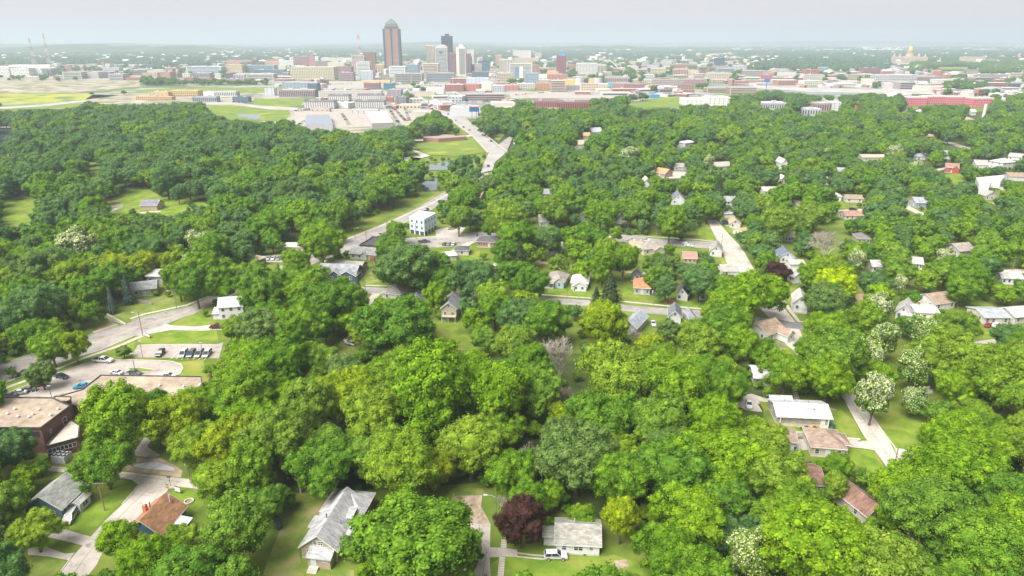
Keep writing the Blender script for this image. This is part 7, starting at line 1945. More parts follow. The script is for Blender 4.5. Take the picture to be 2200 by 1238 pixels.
def capitol():
 a, b = P(1928, 138), P(1987, 138)
 w = (b - a).length
 root = empty('capitol_building', a, R(-4)); tag(root, 'stone capitol with golden central dome and corner towers on the wooded hill', 'capitol')
 h = height_for(1957, 138, 120); top = height_for(1957, 138, 93)
 st = paint((.44, .36, .28)); rf = paint((.34, .31, .33)); gold = M['gold'] = glassy('gold', (.55, .42, .12), .4)
 gold.node_tree.nodes['Principled BSDF'].inputs['Metallic'].default_value = .45
 dp = w * .55
 MB().box(0, w, 0, dp, 0, h * .8).box(w * .36, w * .64, -w * .06, dp * 1.05, 0, h * .9).box(-w * .02, w * .14, -w * .03, dp, 0, h * .86).box(w * .86, w * 1.02, -w * .03, dp, 0, h * .86).build('wall', st, root)
 MB().box(w * .02, w * .98, dp * .05, dp * .95, h * .8, h * .84).build('roof', rf, root)
 m = MB()
 for s, e in ((.16, .34), (.66, .84), (.40, .60)):
  for j in range(7):
   x_ = w * (s + (e - s) * j / 6)
   yy = -w * .075 if s == .40 else -w * .02
   m.tube((x_, yy, h * .25), (x_, yy, h * .74), w * .007, w * .006, 6)
 m.build('column', paint((.52, .44, .35)), root)
 m = MB()
 for i in range(2):
  for j in range(22):
   m.box(w * (j + .3) / 22, w * (j + .6) / 22, -.3, .05, h * (.12 + .36 * i), h * (.30 + .36 * i))
 m.build('window_grid', M['glass_far'], root, 'stuff')
 cx_, cy_ = w / 2, dp / 2
 dr = w * .095
 R_ = top - h
 MB().tube((cx_, cy_, h * .8), (cx_, cy_, h + R_ * .12), dr * 1.5, dr * 1.45, 12).tube((cx_, cy_, h + R_ * .12), (cx_, cy_, h + R_ * .38), dr * 1.05, dr * 1.0, 14).build('drum', st, root)
 m = MB()
 for i in range(16):
  t = i / 16 * 6.283
  m.tube((cx_ + math.cos(t) * dr * 1.2, cy_ + math.sin(t) * dr * 1.2, h + R_ * .12), (cx_ + math.cos(t) * dr * 1.2, cy_ + math.sin(t) * dr * 1.2, h + R_ * .36), dr * .06, dr * .06, 5)
 m.build('column', paint((.52, .44, .35)), root)
 MB().tube((cx_, cy_, h + R_ * .36), (cx_, cy_, h + R_ * .41), dr * 1.3, dr * 1.25, 14).dome((cx_, cy_, h + R_ * .41), dr * 1.12, R_ * .36, 16, 5).build('dome', gold, root)
 MB().tube((cx_, cy_, h + R_ * .75), (cx_, cy_, h + R_ * .9), dr * .24, dr * .2, 8).tube((cx_, cy_, h + R_ * .9), (cx_, cy_, top), dr * .18, .1, 6).build('lantern', gold, root)
 for sx in (.06, .94):
  for sy in (0.08, .92):
   c = (w * sx, dp * sy, h * .8)
   MB().tube(c, (c[0], c[1], h * 1.02), w * .045, w * .04, 8).build('corner_tower', st, root)
   MB().dome((c[0], c[1], h * 1.02), w * .04, h * .22, 8, 3).tube((c[0], c[1], h * 1.2), (c[0], c[1], h * 1.36), .6, .1, 5).build('small_dome', rf, root)
 MB().box(w * .12, w * .35, -w * .12, -w * .03, 0, h * .18).box(w * .68, w * .85, -w * .12, -w * .03, 0, h * .18).build('terrace', paint((.58, .52, .44)), root)
 mark([(1924, 118), (1990, 118), (1990, 134), (1924, 134)], True); mark([(1948, 92), (1970, 92), (1970, 120), (1948, 120)], True)
capitol()
p = P(2017, 142); hM = height_for(2017, 142, 123)
mo = empty('monument', p); tag(mo, 'white stone monument column on a stepped base on the capitol lawn', 'monument')
MB().box(-9, 9, -9, 9, 0, 3).box(-6, 6, -6, 6, 3, 6).box(-3.4, 3.4, -3.4, 3.4, 6, 10).build('base', paint((.55, .52, .48)), mo)
MB().tube((0, 0, 10), (0, 0, hM - 3), 2.0, 1.5, 10).build('column', paint((.58, .56, .52)), mo)
MB().dome((0, 0, hM - 3), 2.2, 4, 8, 3).build('statue', paint((.3, .3, .28)), mo)
p = P(2110, 262); hS = height_for(2110, 262, 224)
o = MB().tube((0, 0, 0), (0, 0, hS), 1.9, 1.6, 12).build('smokestack', paint((.62, .62, .62))); o.location = p; tag(o, 'plain white smokestack in front of the separate crimson block', 'smokestack')
mark([(2104, 262), (2112, 258), (2124, 222), (2114, 222)], True)
p = P(1019, 258); hB = height_for(1019, 258, 232)
bb = empty('billboard', p, R(10)); tag(bb, 'blue billboard on two posts beside the white metal warehouse', 'billboard')
MB().box(-6.5, 6.5, -.4, .4, hB - 5, hB).build('panel', paint((.02, .14, .34)), bb)
MB().box(-6.2, 6.2, 1.6, 2.0, hB - 2.4, hB + 1.8).build('back_panel', paint((.40, .06, .06)), bb)
for s in (-3, 3):
 MB().tube((s, 0, 0), (s, 0, hB - 5), .3, .3, 6).build('post', M['dark_metal'], bb)
mark([(1008, 230), (1034, 228), (1034, 258), (1008, 258)], True)
ar = MB(); a_, b_ = P(1288, 140), P(1330, 150)
pts = []
for i in range(15):
 t = i / 14
 q = a_.lerp(b_, t); pts.append((q.x - a_.x, q.y - a_.y, 26 * math.sin(math.pi * t)))
ar.path(pts, [1.3] * 15, 6)
o = ar.build('footbridge_arch', paint((.60, .60, .58))); o.location = a_; tag(o, 'white arch of the footbridge behind the government building', 'bridge')
for (u, vb, r_, vt, col, lab) in ((1244, 184, 9, 168, (.50, .49, .48), 'pale round drum beside the yellow theatre'), (1285, 185, 9, 168, (.46, .46, .48), 'pale round drum right of the theatre wing')):
 p = P(u, vb); o = MB().tube((0, 0, 0), (0, 0, height_for(u, vb, vt)), r_, r_, 20).build('drum_building', paint(col)); o.location = p; tag(o, lab, 'building')
p = P(1646, 190)
o = MB().tube((0, 0, 0), (0, 0, 14), .8, .8, 6).obox((0, 0, 17), (6, 0, 0), (0, .5, 0), (0, 0, 4)).build('scoreboard', paint((.05, .12, .42))); o.location = p; tag(o, 'blue scoreboard at the right end of the ballpark', 'scoreboard')
for i, (u, vt) in enumerate(((588, 176), (884, 160), (973, 164), (1057, 165), (1738, 148))):
 vb = 196 if u < 600 else 180
 p = P(u, vb); o = MB().tube((0, 0, 0), (0, 0, height_for(u, vb, vt)), .55, .3, 6).build('lighting_mast', paint((.6, .6, .6))); o.location = p
 tag(o, 'tall white lighting mast ' + ['by the slate-roofed apartments', 'before the wide grey parking deck', 'before the wide red brick office', 'before the courthouse', 'before the orange-red storehouse'][i], 'mast')
poly_building('distribution hall with long white roof and dark joint lines', [(785, 240), (829, 239), (845, 263), (799, 265)], 7, paint((.40, .38, .38)), paint((.62, .57, .52)), name='warehouse', parapet=0)
poly_building('low building with blue-grey roof in the wide car park', [(658, 247), (708, 247), (715, 267), (656, 266)], 6, paint((.35, .35, .38)), paint((.22, .245, .29)), name='warehouse', parapet=0)
FILL = [(.50, .48, .46), (.33, .18, .15), (.55, .52, .46), (.28, .24, .25), (.42, .36, .30), (.36, .14, .13), (.40, .42, .46), (.56, .46, .34)]
FROOF = [RW, RT_, (.55, .52, .48), RD, (.60, .58, .56)]
NAMES = {0: 'white', 1: 'brick', 2: 'cream', 3: 'mauve-brown', 4: 'tan', 5: 'dark red', 6: 'grey-blue', 7: 'sandy'}
def near_land(u, v, n=1):
 return sorted(CLM, key=lambda q: (q[0] - u) ** 2 + 9 * (q[1] - v) ** 2)[0]
CLM = [(110, 158, 'the white office row'), (230, 160, 'the pale parking deck'), (330, 150, 'the dark glass cubes'), (440, 150, 'the curved terraced office'), (500, 150, 'the cream office block'), (560, 165, 'the banded parking deck'),
    (670, 158, 'the wide beige slab'), (745, 160, 'the maroon brick block'), (800, 165, 'the grey glass office'), (845, 120, 'the tallest tower'), (945, 165, 'the brown-grey parking deck'), (990, 190, 'the curved red warehouse'),
    (1040, 140, 'the dark blue glass cube'), (1085, 165, 'the courthouse'), (1125, 130, 'the white hotel slab'), (1205, 140, 'the lone maroon tower'), (1260, 148, 'the white government building'), (1230, 178, 'the yellow theatre'),
    (1320, 150, 'the footbridge arch'), (1360, 185, 'the plum brick warehouse'), (1436, 178, 'the river apartments'), (1415, 152, 'the cream museum hall'), (1546, 132, 'the dark blue cube tower'), (1546, 165, 'the cream city hall'),
    (1590, 195, 'the ballpark'), (1645, 166, 'the white-corniced warehouse'), (1744, 155, 'the orange-red storehouse'), (1788, 135, 'the white portal museum'), (1870, 153, 'the dark red archive'), (1925, 168, 'the white stepped flats'),
    (2030, 175, 'the white-roofed warehouse'), (1957, 128, 'the capitol'), (2092, 130, 'the large tan state office'), (2060, 215, 'the crimson apartments'), (870, 215, 'the dark apartment block with the beige gable'),
    (1050, 208, 'the pink-grey office'), (1200, 225, 'the red pier apartments'), (1780, 230, 'the condominiums'), (1700, 185, 'the riverside park'), (470, 202, 'the townhouses'), (1400, 206, 'the small blue works')]
usedl = {}
def place_label(base, u, v, table=None, cands=None):
 """make a phrase that singles out one of several look-alikes by the landmark it stands by"""
 c = cands if cands is not None else CLM
 near = sorted(c, key=lambda q: (q[0] - u) ** 2 + 4 * (q[1] - v) ** 2)[:3]
 best = None
 for q in near:
  dx, dy = u - q[0], v - q[1]
  rel = ('right of' if dx > 0 else 'left of') if abs(dx) > 1.4 * abs(dy) else ('in front of' if dy > 0 else 'behind')
  k = (base, rel, q[2]); n = usedl.get(k, 0)
  if best is None or n < best[0]:
   best = (n, k)
  if n == 0:
   break
 n, k = best
 usedl[k] = n + 1
 o = ['', 'second ', 'third ', 'fourth ', 'fifth ', 'sixth ', 'seventh ', 'eighth ', 'ninth ', 'tenth '][min(n, 9)]
 return '%s%s %s %s' % (o, k[0], k[1], k[2])
cands = []
rf_ = random.Random(21)
tries = 0
cnt = 0
ZONES = [(0, 300, 160, 178, 16), (120, 640, 142, 178, 62), (600, 1110, 134, 186, 60), (1110, 1480, 128, 200, 90), (1480, 1900, 134, 186, 84), (1000, 1330, 196, 212, 18), (1880, 2200, 160, 200, 16), (560, 1100, 122, 134, 26), (840, 1000, 205, 236, 10)]
slabs = []
for (xa, xb, ya, yb_, num) in ZONES:
 k = 0; tries = 0
 while k < num and tries < num * 30:
  tries += 1
  u, v = rf_.uniform(xa, xb), rf_.uniform(ya, yb_)
  t = depth_at(v); w = rf_.uniform(18, 60); hh = rf_.choice((5, 6, 8, 9, 12, 15)); d = rf_.uniform(14, 34)
  wpx = w * F / t; hpx = hh * F / t
  poly = [(u, v - hpx), (u + wpx, v - hpx), (u + wpx, v), (u, v)]
  iu0, iu1 = int(u / 2), int((u + wpx) / 2) + 1; iv0, iv1 = int((v - hpx - 1) / 2), int(v / 2) + 1
  if iu0 < 0 or iu1 >= MW:
   continue
  r0 = VIS[iv0:iv1, iu0:iu1]
  if r0.size == 0 or r0.mean() > .12:
   continue
  ci = rf_.randrange(8)
  st = rf_.choice(('few', 'bands', 'none', 'few', 'grid'))
  lab = place_label('low %s building' % NAMES[ci] if hh < 9 else '%s city block' % NAMES[ci], u + wpx / 2, v - hpx / 2)
  col = tuple(c * rf_.uniform(.85, 1.15) for c in FILL[ci])
  a = P(u, v);
  root = empty('city_building', a, R(rf_.choice((-12, -8, 0, 0, 5, 14)))); tag(root, lab, 'building', 'low buildings between the downtown blocks')
  MB().box(0, w, 0, d, 0, hh).build('wall', paint(FILL[ci], .8), root)
  m = MB().box(-.1, w + .1, -.1, d + .1, hh, hh + .4)
  if rf_.random() < .6:
   m.box(w * .3, w * .3 + 4, d * .4, d * .4 + 4, hh + .4, hh + 2.2)
  m.build('roof', paint(rf_.choice(FROOF), .9), root)
  if st != 'none':
   m = MB(); nf = max(1, int(hh / 3.8)); nb = int(w / 5)
   for i in range(nf):
    if st == 'bands':
     m.box(w * .05, w * .95, -.1, .02, hh / nf * (i + .35), hh / nf * (i + .75))
    else:
     for j in range(nb):
      m.box(w * (j + .3) / nb, w * (j + .7) / nb, -.1, .02, hh / nf * (i + .35), hh / nf * (i + .75))
   m.build('window_grid', M['glass_far'], root, 'stuff')
  mark(poly, True, True)
  k += 1; cnt += 1
tiny = {}
def tiny_car(col):
 if col not in tiny:
  m = MB().box(-2.3, 2.3, -.9, .9, .35, .95)
  m.add([(-1.8, -.85, .95), (1.2, -.85, .95), (1.2, .85, .95), (-1.8, .85, .95), (-1.3, -.7, 1.45), (.6, -.7, 1.45), (.6, .7, 1.45), (-1.3, .7, 1.45)], [(4, 5, 6, 7), (0, 1, 5, 4), (1, 2, 6, 5), (2, 3, 7, 6), (3, 0, 4, 7)], 1)
  m.box(-1.8, -1.2, -.92, .92, 0, .6, 1).box(1.2, 1.8, -.92, .92, 0, .6, 1)
  tiny[col] = m.mesh('car', [carpaint(col), M['car_glass']])
 return tiny[col]
rowsL = [((632, 240), (700, 236), 12, 'the charcoal gabled apartments'), ((640, 272), (654, 262), 4, 'the blue-grey roof'), ((735, 246), (750, 270), 9, 'the distribution hall'), ((838, 238), (860, 272), 14, 'the distribution hall'),
   ((848, 236), (872, 262), 14, 'the dark apartment block'), ((820, 215), (850, 240), 12, 'the dark apartment block'), ((870, 232), (880, 262), 9, 'the row of tall trees'), ((700, 182), (758, 181), 10, 'the brown and white apartment bar'),
   ((840, 184), (900, 181), 10, 'the wide grey parking deck'), ((905, 184), (950, 186), 8, 'the curved red warehouse'), ((930, 222), (960, 232), 8, 'the white metal warehouse'), ((1000, 218), (1075, 219), 12, 'the pink-grey office'),
   ((1105, 206), (1170, 200), 10, 'the tan parking tower'), ((1485, 204), (1512, 207), 8, 'the ballpark'), ((1440, 176), (1560, 177), 12, 'the cream city hall'), ((1700, 178), (1740, 179), 7, 'the riverside park'), ((500, 221), (530, 223), 5, 'the slate-blue townhouses')]
cols_ = ['white', 'silver', 'black', 'dark grey', 'red', 'dark blue', 'grey', 'white', 'silver']
seen = {}
for (a, b, n, lm) in rowsL:
 pa, pb = P(*a), P(*b)
 for i in range(n):
  c_ = rng.choice(cols_)
  q = pa.lerp(pb, (i + .5 + rng.uniform(-.15, .15)) / n)
  k = (c_, lm); seen[k] = seen.get(k, 0) + 1
  o = bpy.data.objects.new('parked_car', tiny_car(c_)); C.objects.link(o)
  o.location = (q.x, q.y, .85); d_ = pb - pa; o.rotation_euler = (0, 0, math.atan2(d_.y, d_.x) + math.pi / 2 + rng.uniform(-.1, .1))
  o.scale = (1.15,) * 3
  tag(o, '%s%s car parked in the city lot by %s' % (['', 'second ', 'third ', 'fourth ', 'fifth ', 'sixth ', 'seventh ', 'eighth ', 'ninth ', 'tenth ', 'eleventh ', 'twelfth '][min(11, seen[k] - 1)], c_, lm), 'car', 'cars parked in the city lots')
# ================================================================== TREES
LF = {
 'bright': foliage('leaves_bright', [(.165, .30, .016), (.20, .335, .018), (.155, .275, .022), (.225, .335, .030), (.18, .285, .036)]),
 'green': foliage('leaves_green', [(.125, .25, .018), (.15, .28, .022), (.11, .23, .026), (.175, .29, .034)]),
 'dark': foliage('leaves_dark', [(.10, .195, .060), (.12, .225, .065), (.10, .205, .052), (.145, .24, .065)]),
 'grey': foliage('leaves_grey_green', [(.12, .20, .05), (.15, .24, .06), (.10, .18, .045)]),
 'yellow': foliage('leaves_yellow', [(.27, .36, .015), (.23, .33, .018), (.30, .36, .02)]),
 'far': foliage('leaves_far_haze_toned', [(.085, .16, .10), (.11, .19, .11), (.075, .145, .095)]),  # far leaves, pale blue-grey of distance haze mixed into their colour
 'neon': foliage('leaves_vivid', [(.34, .47, .008), (.36, .48, .01)]),
 'purple': foliage('leaves_purple', [(.060, .030, .024), (.050, .028, .026)], trans=.15),
 'blossom': foliage('blossom', [(.42, .48, .24), (.50, .53, .32)], island=.35, trans=.2),
 'spruce': foliage('needles_blue', [(.075, .115, .095), (.09, .13, .105)], trans=.08),
 'pine': foliage('needles_green', [(.040, .070, .028), (.055, .085, .030)], trans=.08),
}
ICO_V = np.array([(0, 0, 1), (.894, 0, .447), (.276, .851, .447), (-.724, .526, .447), (-.724, -.526, .447), (.276, -.851, .447), (.724, .526, -.447), (-.276, .851, -.447), (-.894, 0, -.447), (-.276, -.851, -.447), (.724, -.526, -.447), (0, 0, -1)])
ICO_F = [(0, 1, 2), (0, 2, 3), (0, 3, 4), (0, 4, 5), (0, 5, 1), (1, 6, 2), (2, 7, 3), (3, 8, 4), (4, 9, 5), (5, 10, 1), (2, 6, 7), (3, 7, 8), (4, 8, 9), (5, 9, 10), (1, 10, 6), (6, 11, 7), (7, 11, 8), (8, 11, 9), (9, 11, 10), (10, 11, 6)]
def quads_mesh(name, cen, nor, size, mat, rs, cores=None, asp=.75):
 n = len(cen)
 ref = rs.normal(size=(n, 3))
 t = np.cross(nor, ref); t /= np.linalg.norm(t, axis=1)[:, None] + 1e-9
 b = np.cross(nor, t)
 s = size[:, None] * .5
 bend = nor * s * .35
 v = np.stack([cen - t * s - bend, cen + b * s * asp, cen + t * s - bend, cen - b * s * asp], 1).reshape(-1, 3)
 f = np.arange(n * 4).reshape(-1, 4)
 tri = np.concatenate([f[:, [0, 1, 3]], f[:, [1, 2, 3]]], 1).reshape(-1, 3)
 verts = [v]; tris = [tri]; off = len(v)
 if cores:
  for c, r in cores:
   verts.append(ICO_V * r + np.array(c)); tris.append(np.array(ICO_F) + off); off += 12
 v = np.concatenate(verts); tr = np.concatenate(tris)
 me = bpy.data.meshes.new(name)
 me.vertices.add(len(v)); me.vertices.foreach_set('co', v.astype(np.float32).ravel())
 me.loops.add(len(tr) * 3); me.loops.foreach_set('vertex_index', tr.astype(np.int32).ravel())
 me.polygons.add(len(tr)); me.polygons.foreach_set('loop_start', np.arange(0, len(tr) * 3, 3, dtype=np.int32))
 me.update(calc_edges=True)
 if mat:
  me.materials.append(mat)
 return me
def crown_lobes(seed, nl, R_=6.5, H=15.0, base=3.0, sub=3, kind='round'):
 """limbs carry big lobes, lobes carry tufts"""
 rs = np.random.RandomState(seed)
 c = np.array([0, 0, base + (H - base) * .50]); rz = (H - base) / 2
 big = []
 g = (1 + 5 ** .5) / 2
 for i in range(nl):
  z = 1 - 1.75 * (i + .5) / nl
  a = 2 * math.pi * i / g + rs.uniform(-.5, .5)
  q = math.sqrt(max(0, 1 - z * z))
  d = np.array([math.cos(a) * q, math.sin(a) * q, z])
  k = rs.uniform(.50, .78)
  if kind == 'oval':
   sh = np.array([R_ * .72, R_ * .72, rz])
  elif kind == 'flat':
   sh = np.array([R_ * 1.05, R_ * 1.05, rz * .8])
  elif kind == 'vase':
   w = .55 + .5 * (d[2] * .5 + .5)
   sh = np.array([R_ * w * 1.1, R_ * w * 1.1, rz])
  else:
   sh = np.array([R_, R_, rz * .95])
  sh = sh * rs.uniform(.72, 1.22)
  p = c + d * sh * k
  big.append((p, R_ * rs.choice((.18, .24, .30, .38)) * rs.uniform(.85, 1.15), d))
 tufts = []
 for p, r, d in big:
  for _ in range(sub):
   e = rs.normal(size=3) + d * .9; e /= np.linalg.norm(e)
   tufts.append((p + e * r * rs.uniform(.75, 1.2), R_ * rs.uniform(.09, .17), e))
 return big, tufts, c
def crown_mesh(name, seed, nl=22, sub=5, leaves=9000, size=.5, kind='round', R_=6.5, H=15.0, base=3.0, core=.78, droop=0.0, tight=1.0):
 big, tufts, c = crown_lobes(seed, nl, R_, H, base, sub, kind)
 rs = np.random.RandomState(seed + 99)
 allb = big + tufts
 P0 = np.array([b[0] for b in allb]); R0 = np.array([b[1] for b in allb])
 w = R0 ** 2; w /= w.sum()
 idx = rs.choice(len(allb), size=int(leaves * 1.7), p=w)
 d = rs.normal(size=(len(idx), 3)); d /= np.linalg.norm(d, axis=1)[:, None]
 cen = P0[idx] + d * R0[idx][:, None] * np.where(rs.rand(len(idx), 1) < .16, rs.uniform(1.0, 1.4, (len(idx), 1)), rs.uniform(.80, 1.08, (len(idx), 1)))
 c32 = cen.astype(np.float32); p32 = P0.astype(np.float32)
 dist = np.sqrt(np.maximum(0, (c32 ** 2).sum(1)[:, None] + (p32 ** 2).sum(1)[None] - 2 * c32 @ p32.T)) / R0[None]
 dist[np.arange(len(idx)), idx] = 9
 keep = dist.min(1) > .80
 cen = cen[keep][:leaves]; d = d[keep][:leaves]
 out = cen - c; out /= np.linalg.norm(out, axis=1)[:, None] + 1e-9
 nor = d * 1.0 + out * .25 + rs.normal(size=d.shape) * .30 + np.array([0, 0, .15])
 nor /= np.linalg.norm(nor, axis=1)[:, None]
 if droop:
  cen[:, 2] -= droop * rs.rand(len(cen)) ** 2
 sz = size * rs.uniform(.6, 1.35, len(cen))
 me = quads_mesh(name, cen, nor, sz, None, rs, [(b[0], b[1] * core) for b in big] + [(t[0], t[1] * .74) for t in tufts])
 return me, cen, nor, out
def trunk_mesh(name, seed, H=15.0, r=.34, base=3.0, spread=4.5, limbs=6):
 rs = random.Random(seed)
 m = MB()
 lean = (rs.uniform(-.5, .5), rs.uniform(-.5, .5))
 top = (lean[0], lean[1], H * .62)
 m.path([(0, 0, -.3), (lean[0] * .2, lean[1] * .2, base * .7), (lean[0] * .6, lean[1] * .6, H * .38), top], [r * 1.35, r, r * .75, r * .35], 8)
 for i in range(limbs):
  a = i / limbs * 6.283 + rs.uniform(-.4, .4); z0 = base * .75 + (H * .28) * rs.random()
  L = spread * rs.uniform(.6, 1.0)
  p1 = (math.cos(a) * L * .45, math.sin(a) * L * .45, z0 + H * .17); p2 = (math.cos(a) * L, math.sin(a) * L, z0 + H * .32)
  m.path([(lean[0] * .4, lean[1] * .4, z0), p1, p2], [r * .5, r * .32, r * .12], 5)
 return m.mesh(name, M['bark'])
SH = {}
for i, (k, kw) in enumerate((('round', {'nl': 30, 'sub': 7}), ('vase', {'nl': 34, 'sub': 7}), ('oval', {'nl': 26, 'sub': 8}), ('flat', {'nl': 34, 'sub': 6}), ('vase', {'nl': 26, 'sub': 8}), ('round', {'nl': 22, 'sub': 9}), ('flat', {'nl': 28, 'sub': 8}), ('oval', {'nl': 32, 'sub': 6}))):
 SH[('n', i)] = crown_mesh('crown', 100 + i, kind=k, leaves=17000, size=.37, **kw)[0]
for i, k in enumerate(('round', 'oval', 'flat', 'vase', 'round', 'flat')):
 SH[('f', i)] = crown_mesh('crown', 200 + i, kind=k, leaves=4200, size=.70, nl=26, sub=5)[0]
TR = [trunk_mesh('trunk', 40 + i) for i in range(3)]
_c0, _cen, _nor, _out = crown_mesh('crown', 333, kind='oval', leaves=8500, size=.52, nl=26, sub=6)
SH[('c', 0)] = _c0
def blossom_mesh(cen, nor, out, seed, frac, size):
 rs = np.random.RandomState(seed)
 pr = np.clip(out[:, 2] * .5 + .62, .05, 1) * frac
 ph = np.sin(cen[:, 0] * 1.7) * np.sin(cen[:, 1] * 1.9 + 1) * np.sin(cen[:, 2] * 1.6 + 2)
 k = rs.rand(len(cen)) < pr * (1 + .9 * ph)
 c = cen[k] + nor[k] * .22
 return quads_mesh('blossom', c, nor[k], size * rs.uniform(.6, 1.2, k.sum()), LF['blossom'], rs, None, 1.0)
BL = [blossom_mesh(_cen, _nor, _out, 1, .95, .50), blossom_mesh(_cen, _nor, _out, 2, .45, .46)]
def spruce_mesh(name, seed, H=14.0, R_=3.4, n=4200, size=.55):
 rs = np.random.RandomState(seed)
 t = rs.rand(n) ** .75
 lay = np.floor(t * 15) / 15 + rs.rand(n) * .035
 a = rs.rand(n) * 6.283
 arm = np.round(a / .55 + rs.rand(n) * .5) * .55
 a = a * .35 + arm * .65
 rr = R_ * (1 - lay) ** .85 * (.72 + .28 * np.sin(arm * 5 + lay * 40)) * rs.uniform(.25, 1.0, n) ** .6
 z = 1.0 + lay * (H - 1.0) - rr * .22
 cen = np.stack([np.cos(a) * rr, np.sin(a) * rr, z], 1)
 nor = np.stack([np.cos(a) * .5, np.sin(a) * .5, np.full(n, .9)], 1) + rs.normal(size=(n, 3)) * .35
 nor /= np.linalg.norm(nor, axis=1)[:, None]
 cores = [((0, 0, 1.5 + H * .8 * k / 9), R_ * .62 * (1 - k / 9.5) + .2) for k in range(9)]
 return quads_mesh(name, cen, nor, size * (1.25 - lay * .5) * rs.uniform(.7, 1.3, n), None, rs, cores, .5)
SH[('s', 0)] = spruce_mesh('crown', 5); SH[('s', 1)] = spruce_mesh('crown', 6, 15, 4.2, 4600, .6)
def dead_mesh(name, seed, H=14.0, depth=6):
 rs = random.Random(seed); m = MB()
 def br(p, d, L, r, k):
  q = p + d * L
  mid = p + d * L * .5 + Vector((rs.uniform(-1, 1), rs.uniform(-1, 1), rs.uniform(-.3, .6))) * L * .07
  n = 6 if k > 4 else 4 if k > 2 else 3
  m.tube(p, mid, r, r * .85, n, cap=False); m.tube(mid, q, r * .85, r * .68, n, cap=False)
  if k == 0:
   return
  for i in range(3 if k > 1 else 4):
   e = Vector((rs.gauss(0, 1), rs.gauss(0, 1), rs.gauss(0, .7) + .25)).normalized()
   nd = (d * 1.0 + e * .85 + Vector((0, 0, .12))).normalized()
   br(p + (q - p) * rs.uniform(.65, 1.0), nd, L * rs.uniform(.66, .88), r * .62, k - 1)
 br(Vector((0, 0, -.2)), Vector((rs.uniform(-.1, .1), rs.uniform(-.1, .1), 1)).normalized(), H * .25, .42, depth)
 return m.mesh(name, M['dead_bark'])
DEAD = [dead_mesh('branches', 3), dead_mesh('branches', 8)]
TONE = {'bright': 'bright green', 'green': 'mid green', 'dark': 'dark green', 'grey': 'grey-green', 'yellow': 'yellow-green', 'purple': 'purple-brown', 'neon': 'vivid yellow-green'}
PLACED = []          # (x, y, r)
COV = np.zeros((MH, MW), bool)
def cover(cu, cv, rx, ry):
 x0 = max(0, int((cu - rx) / 2)); x1 = min(MW, int((cu + rx) / 2) + 1); y0 = max(0, int((cv - ry) / 2)); y1 = min(MH, int((cv + ry) / 2) + 1)
 if x1 > x0 and y1 > y0:
  X = (_xx[y0:y1, x0:x1] * 2 + 1 - cu) / max(1, rx); Y = (_yy[y0:y1, x0:x1] * 2 + 1 - cv) / max(1, ry)
  COV[y0:y1, x0:x1] |= (X * X + Y * Y) < .85
def ellipse(x, y, Rr, H):
 zc = H * .58
 u, v, t = proj((x, y, zc))
 s = F / t
 fi = math.atan2(CAM_H - zc, math.hypot(x, y))
 ry = math.sqrt((H * .42 * math.cos(fi)) ** 2 + (Rr * math.sin(fi)) ** 2) * s
 return u, v, Rr * s, ry
_A = [(math.cos(a) * k, math.sin(a) * k) for k, n in ((.45, 5), (.9, 12)) for a in [6.283 * i / n for i in range(n)]] + [(0, 0)]
_AX = np.array([a[0] for a in _A]); _AY = np.array([a[1] for a in _A])
def hit(mask, u, v, rx, ry):
 X = ((u + _AX * rx) / 2).astype(int); Y = ((v + _AY * ry) / 2).astype(int)
 ok = (X >= 0) & (X < MW) & (Y >= 0) & (Y < MH)
 if not ok.any():
  return 0.0, 0
 return mask[Y[ok], X[ok]].mean(), ok.sum()
def tree_label(u, v, tone, what='tree'):
 return place_label('%s %s' % (tone, what), u, v, None, LAND)
def make_tree(x, y, Rr, H, sp, cu, cv, label=None, lod='n', group=None, nm='tree'):
 rnd = rng.random()
 root = empty(nm, (x, y, 0), rng.uniform(0, 6.28))
 k = Rr / 6.5; kz = H / 15.0
 root.scale = (k, k * rng.uniform(.9, 1.1), kz)
 def part(n_, me, mat=None):
  o = bpy.data.objects.new(n_, me); C.objects.link(o); o.parent = root
  if mat is not None:
   if not me.materials:
    me.materials.append(mat)
   o.material_slots[0].link = 'OBJECT'; o.material_slots[0].material = mat
  return o
 if sp in ('spruce', 'pine'):
  part('crown', SH[('s', 0 if sp == 'spruce' else 1)], LF[sp]);
  o = part('trunk', TR[0])
  root.scale = (Rr / 3.6, Rr / 3.6, H / 14.5)
 elif sp == 'dead':
  part('branches', DEAD[rng.randrange(2)])
  s = H / 14.0; root.scale = (Rr / 5.5, Rr / 5.5, s)
 elif sp in ('catalpa', 'catalpa_thin'):
  part('crown', SH[('c', 0)], LF['green']); part('blossom', BL[0 if sp == 'catalpa' else 1]); part('trunk', TR[rng.randrange(3)])
 else:
  n = 8 if lod == 'n' else 6
  part('crown', SH[(lod, rng.randrange(n) if sp != 'purple' else 0)], LF[sp]); part('trunk', TR[rng.randrange(3)])
 if label is None:
  what = {'catalpa': 'flowering tree', 'catalpa_thin': 'sparsely flowering tree', 'spruce': 'spruce', 'pine': 'pine', 'dead': 'bare dead tree'}.get(sp, 'tree')
  tone = {'catalpa': 'white', 'catalpa_thin': 'white-flecked', 'spruce': 'blue-grey', 'pine': 'dark', 'dead': 'grey'}.get(sp) or TONE[sp]
  big = 'tall ' if H > 16.5 else ('small ' if H < 9 else '')
  label = place_label(big + tone + ' ' + what, cu, cv, None, LAND)
 cat = {'spruce': 'conifer', 'pine': 'conifer', 'dead': 'dead tree', 'catalpa': 'flowering tree', 'catalpa_thin': 'flowering tree'}.get(sp, 'tree')
 tag(root, label, cat, group or ('trees of the neighbourhood' if cat == 'tree' else cat + 's of the neighbourhood'))
 return root
